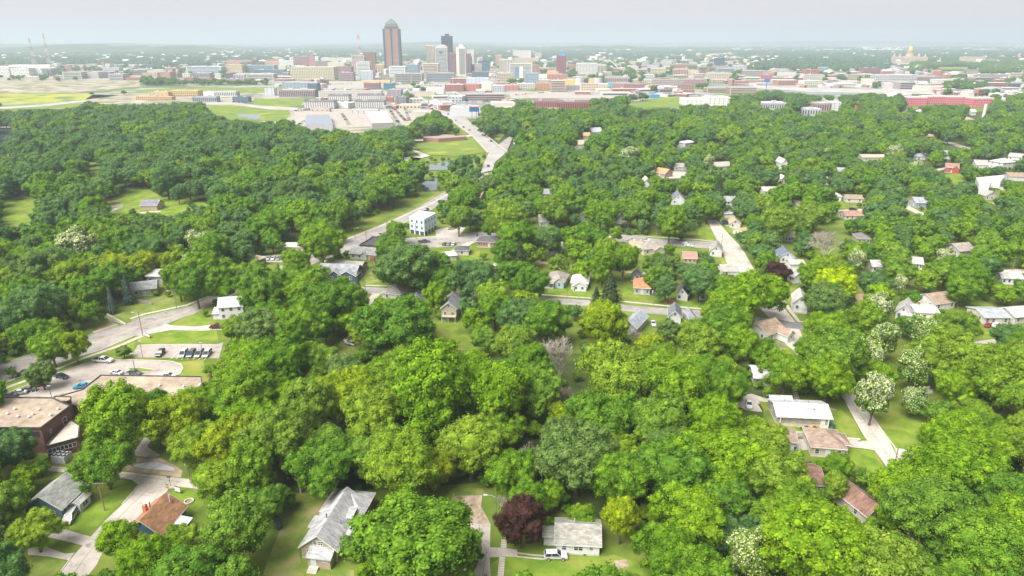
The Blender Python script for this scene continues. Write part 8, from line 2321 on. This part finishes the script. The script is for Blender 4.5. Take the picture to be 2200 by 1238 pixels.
def tree_at(u, v, rpx, sp, ratio=2.1, label=None):
 z = 8.0
 for _ in range(3):
  t = depth_at(v, z); Rr = rpx * t / F; H = Rr * ratio; z = H * .58
 p = P(u, v, z)
 e = ellipse(p.x, p.y, Rr, H)
 if sp != 'dead':
  for _ in range(6):
   if hit(VIS, *e)[0] <= (.30 if sp == 'catalpa' else .12):
    break
   Rr *= .9; H *= .9; e = ellipse(p.x, p.y, Rr, H)
 PLACED.append((p.x, p.y, Rr))
 if sp == 'dead':
  mark([(e[0] - e[2] * .8, e[1] - e[3] * .9), (e[0] + e[2] * .8, e[1] - e[3] * .9), (e[0] + e[2] * .5, e[1] + e[3] * .25), (e[0] - e[2] * .5, e[1] + e[3] * .25)], True)
 cover(*e)
 HAND.append((p.x, p.y, Rr, H, sp, e, label))
HAND = []
for a in (
 (62, 1095, 88, 'bright', 2.2), (25, 965, 55, 'dark', 2.0), (222, 985, 64, 'green', 2.1), (250, 888, 96, 'bright', 2.0), (382, 895, 60, 'yellow', 2.3), (252, 1152, 66, 'bright', 2.0),
 (512, 1140, 86, 'green', 2.0), (398, 1240, 84, 'green', 1.8), (895, 1165, 128, 'green', 1.7), (1120, 1113, 54, 'purple', 2.5), (1334, 1112, 48, 'yellow', 2.5), (865, 1000, 80, 'bright', 2.2),
 (925, 1005, 42, 'yellow', 2.6), (600, 945, 78, 'bright', 2.2), (757, 1163, 33, 'grey', 1.9), (1605, 1190, 55, 'catalpa_thin', 2.4), (540, 1010, 70, 'bright', 2.1), (700, 1000, 66, 'green', 2.3),
 (1540, 985, 90, 'bright', 2.0), (1440, 1010, 80, 'green', 2.1), (1240, 985, 80, 'grey', 2.1), (1010, 960, 70, 'bright', 2.1), (1100, 1010, 55, 'green', 2.1), (1490, 1110, 75, 'bright', 2.0), (1440, 1190, 70, 'green', 2.0),
 (1740, 1170, 110, 'bright', 2.0), (1900, 1230, 110, 'bright', 1.9), (2010, 1110, 95, 'green', 2.1), (2120, 1180, 95, 'green', 2.1), (1960, 1060, 70, 'bright', 2.1), (1650, 1010, 75, 'bright', 2.1), (1800, 1010, 62, 'bright', 2.4),
 (2060, 1000, 85, 'bright', 2.0), (2160, 1060, 70, 'green', 2.0), (1330, 1030, 65, 'green', 2.2), (1250, 1080, 52, 'bright', 2.3), (1700, 1080, 62, 'bright', 2.2), (1560, 1060, 60, 'green', 2.1),
 (935, 835, 105, 'bright', 2.2), (1060, 850, 80, 'bright', 2.3), (1010, 790, 70, 'bright', 2.2), (1440, 830, 75, 'bright', 2.3), (1330, 815, 85, 'bright', 2.2), (1290, 900, 70, 'green', 2.2), (1150, 845, 65, 'green', 2.2),
 (845, 700, 82, 'green', 1.9), (1040, 698, 60, 'green', 2.0), (935, 635, 30, 'bright', 2.9), (905, 640, 25, 'green', 2.2), (745, 850, 70, 'yellow', 2.2), (660, 880, 75, 'bright', 2.1), (530, 850, 72, 'bright', 2.1), (600, 780, 70, 'green', 2.1),
 (560, 710, 60, 'grey', 2.0), (640, 700, 60, 'green', 2.1), (700, 650, 60, 'green', 2.0), (1295, 690, 50, 'yellow', 2.5), (1180, 690, 55, 'green', 2.0), (1120, 680, 50, 'dark', 2.0), (1555, 700, 48, 'green', 2.2), (1590, 740, 45, 'bright', 2.2), (1560, 830, 48, 'green', 2.6), (1530, 900, 60, 'bright', 2.2),
 (880, 575, 66, 'dark', 1.9), (1025, 598, 56, 'dark', 1.9), (1140, 605, 36, 'green', 2.4), (690, 520, 46, 'bright', 2.4), (841, 535, 36, 'green', 2.0), (640, 572, 40, 'bright', 2.2), (1505, 590, 52, 'dark', 2.1), (1625, 628, 55, 'bright', 2.2), (1432, 606, 38, 'dark', 2.2), (1340, 560, 36, 'bright', 2.3),
 (1802, 612, 46, 'neon', 2.0), (1778, 655, 54, 'grey', 1.9), (1673, 575, 29, 'purple', 2.1), (1690, 800, 50, 'bright', 2.2), (1780, 810, 52, 'bright', 2.3), (1740, 740, 48, 'green', 2.2), (1860, 690, 52, 'bright', 1.9), (1960, 620, 40, 'green', 2.1), (2080, 595, 42, 'green', 2.1), (2060, 700, 42, 'green', 2.2), (2170, 710, 45, 'dark', 2.1),
 (1780, 520, 42, 'dead', 2.4), (1205, 757, 46, 'dead', 3.1), (1217, 850, 26, 'dead', 3.4), (1120, 965, 28, 'dead', 3.0), (1162, 715, 26, 'dead', 2.4), (1370, 715, 22, 'dead', 2.6), (2000, 840, 24, 'dead', 2.6), (1260, 470, 14, 'dead', 3.2), (640, 1010, 34, 'dead', 3.0), (1960, 1150, 26, 'dead', 3.0), (1075, 1075, 18, 'dead', 2.6), (740, 905, 16, 'dead', 3), (1680, 740, 14, 'dead', 3),
 (1880, 850, 42, 'catalpa', 3.0), (1855, 770, 42, 'catalpa', 2.6), (1985, 700, 46, 'catalpa_thin', 2.2), (2015, 740, 40, 'catalpa_thin', 2.4), (1888, 660, 30, 'catalpa', 2.2), (1842, 560, 20, 'catalpa', 3.0), (1935, 610, 16, 'catalpa', 3.0), (2030, 552, 20, 'catalpa', 2.2), (1960, 790, 38, 'catalpa_thin', 2.6), (1900, 730, 40, 'catalpa_thin', 2.4), (1960, 860, 30, 'catalpa_thin', 2.4),
 (165, 530, 44, 'catalpa', 2.0), (432, 526, 31, 'catalpa', 2.4), (403, 567, 22, 'catalpa', 2.4), (1352, 335, 24, 'catalpa', 1.9), (1145, 272, 10, 'catalpa', 2.4), (1165, 275, 10, 'catalpa', 2.4), (1523, 350, 14, 'catalpa', 2.8), (1921, 328, 18, 'catalpa', 2.2), (1966, 362, 16, 'catalpa', 2.4), (1300, 262, 10, 'catalpa', 2.2), (1660, 275, 10, 'catalpa', 2.2), (1780, 330, 14, 'catalpa_thin', 2.2), (530, 430, 14, 'catalpa', 2.2), (1965, 265, 16, 'grey', 2.0),
 (80, 775, 58, 'grey', 2.1), (158, 740, 32, 'yellow', 2.6), (262, 742, 34, 'grey', 1.6), (20, 785, 22, 'grey', 2.4), (420, 615, 40, 'green', 2.3), (530, 590, 34, 'bright', 2.2), (250, 570, 34, 'yellow', 2.1), (310, 565, 34, 'yellow', 2.1), (370, 565, 30, 'yellow', 2.1), (150, 590, 42, 'bright', 2.1),
 (236, 640, 15, 'spruce', 4.2), (270, 615, 18, 'spruce', 4.0), (768, 607, 15, 'spruce', 3.6), (598, 578, 14, 'spruce', 3.6), (1312, 612, 27, 'pine', 2.4), (1118, 548, 22, 'pine', 3.8), (1282, 620, 22, 'pine', 2.8), (1545, 400, 18, 'pine', 3.8), (1572, 420, 12, 'pine', 3.6), (2138, 402, 12, 'spruce', 3.2), (596, 1112, 14, 'spruce', 3.4), (1120, 478, 14, 'dark', 2.0), (740, 915, 20, 'spruce', 3.2), (1290, 385, 16, 'pine', 3.2), (1025, 498, 5, 'spruce', 3.2), (1150, 400, 14, 'pine', 3),
 (382, 415, 16, 'dark', 2.6), (283, 447, 18, 'dark', 2.0), (1000, 430, 38, 'green', 2.0), (985, 470, 34, 'green', 2.0), (1090, 470, 46, 'bright', 2.0), (1105, 510, 40, 'green', 2.2), (1190, 450, 36, 'green', 2.0), (1290, 460, 36, 'green', 2.0), (1370, 455, 34, 'green', 2.0), (1440, 480, 36, 'bright', 2.2), (1520, 450, 28, 'green', 2.0), (1750, 455, 44, 'bright', 1.9), (1680, 480, 40, 'bright', 2.0),
 (1200, 540, 42, 'bright', 2.3), (1250, 555, 44, 'bright', 2.2), (1305, 540, 34, 'bright', 2.2)):
 tree_at(*a)
FOREST = [(-600, 236), (60, 240), (140, 246), (180, 234), (240, 228), (290, 222), (455, 226), (475, 252), (520, 264), (620, 268), (680, 280), (740, 292), (800, 288), (850, 278), (900, 268), (960, 268), (1020, 262), (1036, 244), (1110, 240), (1240, 240), (1480, 234), (1640, 240), (1700, 246), (1800, 240), (1880, 236), (1960, 228), (2800, 220), (4000, 1500), (-2000, 1500)]
def inside(poly, x, y):
 c = False; j = len(poly) - 1
 for i in range(len(poly)):
  xi, yi = poly[i]; xj, yj = poly[j]
  if (yi > y) != (yj > y) and x < (xj - xi) * (y - yi) / (yj - yi) + xi:
   c = not c
  j = i
 return c
def species(u, v, r_):
 t = r_.random()
 if v > 760:
  tb = [('bright', .56), ('green', .28), ('grey', .08), ('dark', .03), ('yellow', .05)]
 elif v > 560:
  tb = [('bright', .34), ('green', .40), ('grey', .08), ('dark', .14), ('yellow', .04)]
 elif u < 880:
  tb = [('dark', .62), ('green', .26), ('bright', .06), ('grey', .06)] if v < 500 else [('dark', .35), ('green', .35), ('bright', .22), ('yellow', .04), ('grey', .04)]
  if u > 500 and v > 400:
   tb = [('dark', .30), ('green', .50), ('bright', .18), ('grey', .02)]
 else:
  tb = [('dark', .40), ('green', .40), ('bright', .14), ('grey', .06)] if v < 420 else [('dark', .25), ('green', .45), ('bright', .25), ('grey', .05)]
 for k, p_ in tb:
  t -= p_
  if t <= 0:
   return k
 return 'green'
cell = {}
def key(x, y): return (int(x // 12), int(y // 12))
def add_cell(x, y, r): cell.setdefault(key(x, y), []).append((x, y, r))
for (x, y, r) in PLACED:
 add_cell(x, y, r)
def free(x, y, r, k):
 a, b = key(x, y)
 rr = 1 if r * 2 * k < 12 else 2
 for i in range(a - rr, a + rr + 1):
  for j in range(b - rr, b + rr + 1):
   for (px, py, pr) in cell.get((i, j), ()):
    if (px - x) ** 2 + (py - y) ** 2 < ((r + pr) * k) ** 2:
     return False
 return True
AUTO = []
TOWN = [(860, 470), (1060, 420), (1380, 330), (2260, 300), (2300, 760), (1780, 800), (1640, 700), (1100, 700), (700, 650), (500, 640), (500, 545), (740, 540)]
rt = random.Random(99)
def try_tree(x, y, Rr, H, k, lim=.06, need=None, region=FOREST, minv=0):
 u0, v0, t0 = proj((x, y, 0))
 if t0 < 20 or u0 < -260 or u0 > 2460 or v0 > 1560 or v0 < minv:
  return False
 if region is not None and not inside(region, u0, v0):
  return False
 iu, iv = int(u0 / 2), int(v0 / 2)
 if 0 <= iu < MW and 0 <= iv < MH and NOT[iv, iu]:
  return False
 if not free(x, y, Rr, k):
  return False
 e = ellipse(x, y, Rr, H)
 h_, n_ = hit(VIS, *e)
 if h_ > lim:
  return False
 if need is not None:
  c_, n_ = hit(COV, *e)
  if n_ == 0 or c_ > need:
   return False
 add_cell(x, y, Rr); cover(*e)
 AUTO.append((x, y, Rr, H, species(u0, v0, rt), e))
 return True
y = 62.0
while y < 1190:
 half = y * .80 + 60
 step = 9.2 + y * .0012
 x = -half + rt.uniform(0, step)
 while x < half:
  xx, yy_ = x + rt.uniform(-2, 2), y + rt.uniform(-2, 2)
  pu, pv_, _t = proj((xx, yy_, 0))
  town = inside(TOWN, pu, pv_)
  Rr = rt.uniform(4.4, 7.6) if town else rt.uniform(6.2, 10.5) if y > 420 else rt.choice((rt.uniform(4.6, 6.5), rt.uniform(6, 9.4))); H = Rr * rt.uniform(1.7, 2.4)
  try_tree(xx, yy_, Rr, H, .74 if town else .66 if y > 420 else .58)
  x += step * .62
 y += step * .62
n1 = len(AUTO)
y = 70.0
while y < 1150:
 half = y * .80 + 50; step = 5.0 + y * .016
 x = -half
 while x < half:
  Rr = rt.uniform(3.0, 4.6); H = Rr * rt.uniform(1.9, 2.5)
  try_tree(x + rt.uniform(-2, 2), y + rt.uniform(-2, 2), Rr, H, .50, .06, .45)
  x += step
 y += step
n2 = len(AUTO)
y = 80.0
while y < 620:
 half = y * .80 + 20; step = 3.2 + y * .008
 x = -half
 while x < half:
  Rr = rt.uniform(1.3, 2.3); H = Rr * rt.uniform(1.6, 2.3)
  try_tree(x + rt.uniform(-1.5, 1.5), y + rt.uniform(-1.5, 1.5), Rr, H, .45, .04, .30)
  x += step
 y += step
y = 80.0
while y < 420:
 half = y * .80 + 20; step = 2.9 + y * .006
 x = -half
 while x < half:
  Rr = rt.uniform(1.5, 2.7); H = Rr * rt.uniform(1.5, 2.4)
  xx, yy_ = x + rt.uniform(-1.5, 1.5), y + rt.uniform(-1.5, 1.5)
  pu, pv_, _t = proj((xx, yy_, 0))
  if any(inside(q, pu, pv_) for q in sheet_later):
   try_tree(xx, yy_, Rr, H, .20, .04, .62)
  x += step
 y += step
n3 = len(AUTO)
WOODS = [([(-200, 152), (330, 146), (600, 144), (600, 150), (330, 154), (-200, 156)], 30, 7), ([(245, 174), (620, 174), (620, 184), (245, 186)], 15, 8), ([(0, 160), (250, 160), (250, 176), (0, 174)], 18, 7), ([(250, 150), (620, 145), (620, 176), (250, 176)], 20, 7),
   ([(555, 162), (615, 162), (615, 186), (588, 190), (548, 176)], 16, 8), ([(535, 214), (580, 206), (598, 226), (560, 232), (535, 226)], 11, 8), ([(840, 215), (930, 205), (960, 215), (940, 226), (900, 232), (850, 228)], 15, 7),
   ([(870, 240), (960, 246), (1015, 262), (1000, 274), (900, 280), (840, 282)], 11, 8), ([(1030, 234), (1110, 226), (1130, 246), (1040, 260)], 11, 8), ([(1090, 168), (1160, 172), (1150, 200), (1090, 206)], 18, 8),
   ([(1110, 205), (1180, 205), (1180, 216), (1110, 218)], 14, 7), ([(1180, 196), (1480, 198), (1480, 212), (1330, 224), (1270, 222), (1180, 206)], 24, 8), ([(1270, 208), (1330, 206), (1345, 232), (1270, 236)], 12, 9),
   ([(1500, 208), (1570, 210), (1580, 234), (1510, 236)], 12, 9), ([(1560, 206), (1900, 198), (1960, 214), (1960, 236), (1800, 244), (1640, 240), (1570, 234)], 13, 9),
   ([(1230, 176), (1300, 176), (1300, 186), (1230, 186)], 20, 8), ([(1470, 180), (1520, 182), (1530, 194), (1470, 192)], 14, 8), ([(1640, 128), (1860, 130), (1860, 158), (1640, 152)], 20, 9), ([(1660, 160), (1860, 160), (1900, 180), (1660, 176)], 28, 7),
   ([(1820, 176), (1900, 176), (1900, 192), (1820, 192)], 14, 9), ([(1880, 140), (2400, 136), (2400, 166), (1880, 160)], 15, 9), ([(1960, 176), (2400, 160), (2400, 250), (2140, 250), (2085, 208), (1960, 200)], 14, 9), ([(1930, 222), (2400, 222), (2400, 260), (1930, 250)], 12, 9),
   ([(600, 136), (1100, 128), (1100, 150), (600, 160)], 60, 7), ([(1110, 130), (1640, 128), (1640, 176), (1110, 190)], 20, 7), ([(-200, 168), (240, 168), (240, 200), (-200, 200)], 34, 6), ([(-200, 200), (420, 200), (420, 236), (-200, 232)], 50, 5),
   ([(640, 236), (760, 236), (760, 290), (640, 290)], 40, 5), ([(760, 240), (900, 240), (900, 285), (760, 285)], 26, 6), ([(700, 178), (1000, 178), (1000, 196), (700, 200)], 22, 7)]
FARM = []
for poly, sp_, r0 in WOODS:
 xs = [p[0] for p in poly]; ys = [p[1] for p in poly]
 Y0, Y1 = depth_at(max(ys)) * .93, depth_at(max(min(ys), 100)) * 1.02
 y = Y0
 while y < Y1:
  x = (min(xs) - CX) / F * y * 1.05; xe = (max(xs) - CX) / F * y * 1.05
  while x < xe:
   qx, qy = x + rt.uniform(-.5, .5) * sp_, y + rt.uniform(-.5, .5) * sp_
   u0, v0, t0 = proj((qx, qy, 0))
   if inside(poly, u0, v0):
    Rr = r0 * rt.uniform(.7, 1.15); H = Rr * rt.uniform(1.6, 2.0)
    iu, iv = int(u0 / 2), int(v0 / 2)
    e = ellipse(qx, qy, Rr, H)
    h_, n_ = hit(VIS, *e)
    if h_ < (.12 if v0 > 200 else .50) and not (0 <= iu < MW and 0 <= iv < MH and NOT[iv, iu] and sp_ < 24):
     FARM.append((qx, qy, Rr, H, rt.choice(('dark', 'green', 'dark', 'dark'))))
   x += sp_
  y += sp_
def show(e, t):
 u, v, rx, ry = e
 if u < -rx * .5 or u > 2200 + rx * .5 or v - ry > 1238 or v + ry < 0:
  return 0
 return rx * ry
quota = 292 - len([h for h in HAND if h[4] in TONE])
order = sorted(range(len(AUTO)), key=lambda i: -show(AUTO[i][5], 0))
chosen = set(order[:quota])
for (x, y, Rr, H, sp, e, lab) in HAND:
 make_tree(x, y, Rr, H, sp, e[0], e[1], lab, 'n' if e[2] > 26 else 'f')
for i in sorted(chosen):
 x, y, Rr, H, sp, e = AUTO[i]
 make_tree(x, y, Rr, H, sp, e[0], e[1], None, 'n')
REST = [(a[0], a[1], a[2], a[3], a[4], a[5][2]) for i, a in enumerate(AUTO) if i not in chosen] + [(a[0], a[1], a[2], a[3], a[4], 1) for a in FARM]
def joined(lod, i, sp):
 """crown and trunk in one mesh, for the points of the wood"""
 a = SH[(lod, i)]; b = TR[i % 3]
 n = len(a.vertices); co = np.empty(n * 3, np.float32); a.vertices.foreach_get('co', co)
 ta = np.empty(len(a.loops), np.int32); a.loops.foreach_get('vertex_index', ta)
 m = len(b.vertices); cb = np.empty(m * 3, np.float32); b.vertices.foreach_get('co', cb)
 b.calc_loop_triangles(); tb = np.empty(len(b.loop_triangles) * 3, np.int32); b.loop_triangles.foreach_get('vertices', tb)
 v = np.concatenate([co, cb]); t = np.concatenate([ta, tb + n])
 me = bpy.data.meshes.new('wood_tree'); k = len(t) // 3
 me.vertices.add(n + m); me.vertices.foreach_set('co', v)
 me.loops.add(len(t)); me.loops.foreach_set('vertex_index', t)
 me.polygons.add(k); me.polygons.foreach_set('loop_start', np.arange(0, k * 3, 3, dtype=np.int32))
 me.materials.append(LF[sp]); me.materials.append(M['bark'])
 mi = np.zeros(k, np.int32); mi[len(ta) // 3:] = 1
 me.polygons.foreach_set('material_index', mi)
 me.update(calc_edges=True)
 return me
SPL = ['bright', 'green', 'dark', 'grey', 'yellow']
protos = []
pcol = bpy.data.collections.new('wood_trees')
for s in SPL:
 for i in ((0, 1, 2, 3, 4, 5) if s in ('dark', 'green') else (0, 1, 3, 5)):
  o = bpy.data.objects.new('wood_tree_%02d' % len(protos), joined('f', i, s)); pcol.objects.link(o); protos.append((s, o))
idxs = {s: [k for k, (q, _) in enumerate(protos) if q == s] for s in SPL}
def gn_wood(name, pts, col, label, scale_xy=6.5, scale_z=15.0):
 me = bpy.data.meshes.new(name)
 me.vertices.add(len(pts)); me.vertices.foreach_set('co', np.array([(p[0], p[1], 0) for p in pts], np.float32).ravel())
 a1 = me.attributes.new('tree_index', 'INT', 'POINT'); a1.data.foreach_set('value', np.array([p[4] for p in pts], np.int32))
 a2 = me.attributes.new('tree_scale', 'FLOAT_VECTOR', 'POINT'); a2.data.foreach_set('vector', np.array([(p[2] / scale_xy, p[2] / scale_xy, p[3] / scale_z) for p in pts], np.float32).ravel())
 a3 = me.attributes.new('tree_turn', 'FLOAT', 'POINT'); a3.data.foreach_set('value', nr.rand(len(pts)).astype(np.float32) * 6.283)
 o = bpy.data.objects.new(name, me); C.objects.link(o); o['kind'] = 'stuff'; o['label'] = label
 ng = bpy.data.node_groups.new(name, 'GeometryNodeTree')
 ng.interface.new_socket('Geometry', in_out='INPUT', socket_type='NodeSocketGeometry')
 ng.interface.new_socket('Geometry', in_out='OUTPUT', socket_type='NodeSocketGeometry')
 N = ng.nodes; Lk = ng.links
 gi = N.new('NodeGroupInput'); go = N.new('NodeGroupOutput')
 ip = N.new('GeometryNodeInstanceOnPoints'); ci = N.new('GeometryNodeCollectionInfo')
 ci.inputs['Collection'].default_value = col; ci.inputs['Separate Children'].default_value = True; ci.inputs['Reset Children'].default_value = True
 ip.inputs['Pick Instance'].default_value = True
 def attr(nm, ty):
  n = N.new('GeometryNodeInputNamedAttribute'); n.data_type = ty; n.inputs['Name'].default_value = nm
  return n.outputs['Attribute']
 cx_ = N.new('ShaderNodeCombineXYZ')
 Lk.new(attr('tree_turn', 'FLOAT'), cx_.inputs['Z'])
 Lk.new(gi.outputs[0], ip.inputs['Points']); Lk.new(ci.outputs[0], ip.inputs['Instance'])
 Lk.new(attr('tree_index', 'INT'), ip.inputs['Instance Index']); Lk.new(cx_.outputs[0], ip.inputs['Rotation']); Lk.new(attr('tree_scale', 'FLOAT_VECTOR'), ip.inputs['Scale'])
 Lk.new(ip.outputs[0], go.inputs[0])
 md = o.modifiers.new('trees', 'NODES'); md.node_group = ng
 return o
gn_wood('wood', [(p[0], p[1], p[2], p[3], rt.choice(idxs[p[4]])) for p in REST], pcol, 'continuous canopy of mixed green trees running back to the city')
ccol = bpy.data.collections.new('far_clumps')
for i in range(6):
 rs = np.random.RandomState(500 + i)
 n = 26; cores = []
 for k in range(n):
  a = rs.rand() * 6.283; q = math.sqrt(rs.rand()) * 42
  cores.append(((math.cos(a) * q, math.sin(a) * q * .8, rs.uniform(5, 8)), rs.uniform(6, 9.5)))
 m_ = 1500
 ci_ = rs.randint(0, n, m_); d = rs.normal(size=(m_, 3)); d[:, 2] = np.abs(d[:, 2]); d /= np.linalg.norm(d, axis=1)[:, None]
 cen = np.array([cores[j][0] for j in ci_]) + d * np.array([cores[j][1] for j in ci_])[:, None]
 nor = d + rs.normal(size=d.shape) * .5; nor /= np.linalg.norm(nor, axis=1)[:, None]
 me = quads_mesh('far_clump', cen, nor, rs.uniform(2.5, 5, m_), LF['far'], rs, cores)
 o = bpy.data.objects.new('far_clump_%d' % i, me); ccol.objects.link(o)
pts = []
def far_ok(x, y):
 u, v, t = proj((x, y, 0))
 if u < -120 or u > 2320:
  return False
 if v > 165: return False
 if 560 < u < 1110: return v < 131
 if 1110 <= u < 1640: return v < 128
 if 1640 <= u < 1900: return v < 150
 if u <= 560: return v < 141
 return v < 136
for _ in range(60000):
 t = rt.random()
 yy = 1900 + 9500 * t ** 1.3
 xx = rt.uniform(-.85, .85) * yy
 if not far_ok(xx, yy):
  continue
 g_ = math.sin(xx * .0031 + 1.3) * math.sin(yy * .0023 + .4) + .5 * math.sin(xx * .0083) * math.sin(yy * .0071)
 if g_ > .55 and yy > 3800:
  continue
 s = rt.uniform(.7, 1.3)
 pts.append((xx, yy, s, s * rt.uniform(.8, 1.25), rt.randrange(6)))
 if len(pts) > 16000:
  break
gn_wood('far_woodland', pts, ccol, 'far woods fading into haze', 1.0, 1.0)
hb = bpy.data.collections.new('far_buildings')
for i, c_ in enumerate(((.62, .60, .58), (.55, .50, .45), (.60, .60, .62), (.45, .34, .30), (.66, .66, .66))):
 m = MB().box(-.5, .5, -.5, .5, 0, 1).add([(-.52, -.52, 1), (.52, -.52, 1), (.52, .52, 1), (-.52, .52, 1), (-.52, 0, 1.25), (.52, 0, 1.25)], [(0, 1, 5, 4), (2, 3, 4, 5), (1, 2, 5), (3, 0, 4)])
 o = bpy.data.objects.new('far_building_%d' % i, m.mesh('far_building', paint(c_, .8))); hb.objects.link(o)
pts = []
for _ in range(1000):
 band = rt.random()
 if band < .45:
  u, v = rt.uniform(1100, 2300), rt.uniform(94, 112)
 elif band < .6:
  u, v = rt.uniform(1850, 1960), rt.uniform(100, 112)
 elif band < .85:
  u, v = rt.uniform(0, 700), rt.uniform(104, 140)
 else:
  u, v = rt.uniform(700, 2200), rt.uniform(112, 140)
 p = P(u, v)
 s = rt.uniform(16, 50) if v < 113 and u > 1100 else rt.uniform(12, 26)
 hh = rt.uniform(14, 20)
 pts.append((p.x, p.y, s, hh, rt.randrange(5)))
gn_wood('far_buildings', pts, hb, 'scattered pale roofs in the far woods', 1.0, 1.0)
rb = bpy.data.collections.new('small_buildings')
for i, (c_, r_) in enumerate((((.50, .47, .44), (.62, .60, .57)), ((.33, .17, .14), (.55, .52, .5)), ((.56, .52, .46), (.66, .64, .61)), ((.28, .24, .25), (.3, .3, .32)), ((.60, .60, .58), (.7, .7, .68)), ((.36, .13, .12), (.45, .4, .38)), ((.38, .40, .44), (.5, .52, .55)))):
 m = MB().box(-.5, .5, -.5, .5, 0, 1).box(-.51, .51, -.51, .51, 1, 1.06, 1).box(-.44, .44, -.505, -.49, .25, .40, 2).box(-.44, .44, -.505, -.49, .6, .78, 2).box(-.2, .05, -.1, .2, 1.06, 1.2)
 rb.objects.link(bpy.data.objects.new('small_building_%d' % i, m.mesh('small_building', [paint(c_, .8), paint(r_, .9), M['glass_far']])))
pts = []
Z2 = [(60, 640, 138, 178), (600, 1110, 124, 192), (1110, 1480, 122, 208), (1480, 1900, 126, 188), (1700, 2250, 150, 200), (1880, 2250, 160, 225), (640, 1100, 180, 240)]
for _ in range(16000):
 z = rt.choice(Z2 + [Z2[2], Z2[3]])
 u, v = rt.uniform(z[0], z[1]), rt.uniform(z[2], z[3])
 p = P(u, v); w = rt.uniform(9, 26) * (1.5 if rt.random() < .15 else 1); hh = rt.choice((4, 5, 6, 8, 11, 15)); s = F / depth_at(v)
 if hit(VIS, u, v - hh * s * .5, w * s * .5, hh * s * .5 + 1)[0] > .12 or hit(VIS, u, v, 1, 1)[0] > 0:
  continue
 pts.append((p.x, p.y, w, hh, rt.randrange(7)))
gn_wood('small_city_buildings', pts, rb, 'closely packed small flat-roofed buildings around downtown', 1.0, 1.0)
print('small', len(pts))
# ================================================================== HAZE
hz = bpy.data.materials.new('haze')
hz.use_nodes = True
hn = hz.node_tree.nodes; hl = hz.node_tree.links
hn.clear()
pv = hn.new('ShaderNodeVolumePrincipled')
pv.inputs['Color'].default_value = (.60, .70, .79, 1)
pv.inputs['Density'].default_value = .00015
pv.inputs['Anisotropy'].default_value = .1
ho = hn.new('ShaderNodeOutputMaterial')
hl.new(pv.outputs[0], ho.inputs['Volume'])
top = 238.0
m = MB().box(-50000, 50000, -400, 50000, -1.5, top)
m.build('haze', hz, kind='stuff')
print('TREES', len(HAND), len(AUTO), n1, n2, n3, 'farm', len(FARM), 'things', len(chosen), 'objects', len(bpy.data.objects), 'land', len(LAND))
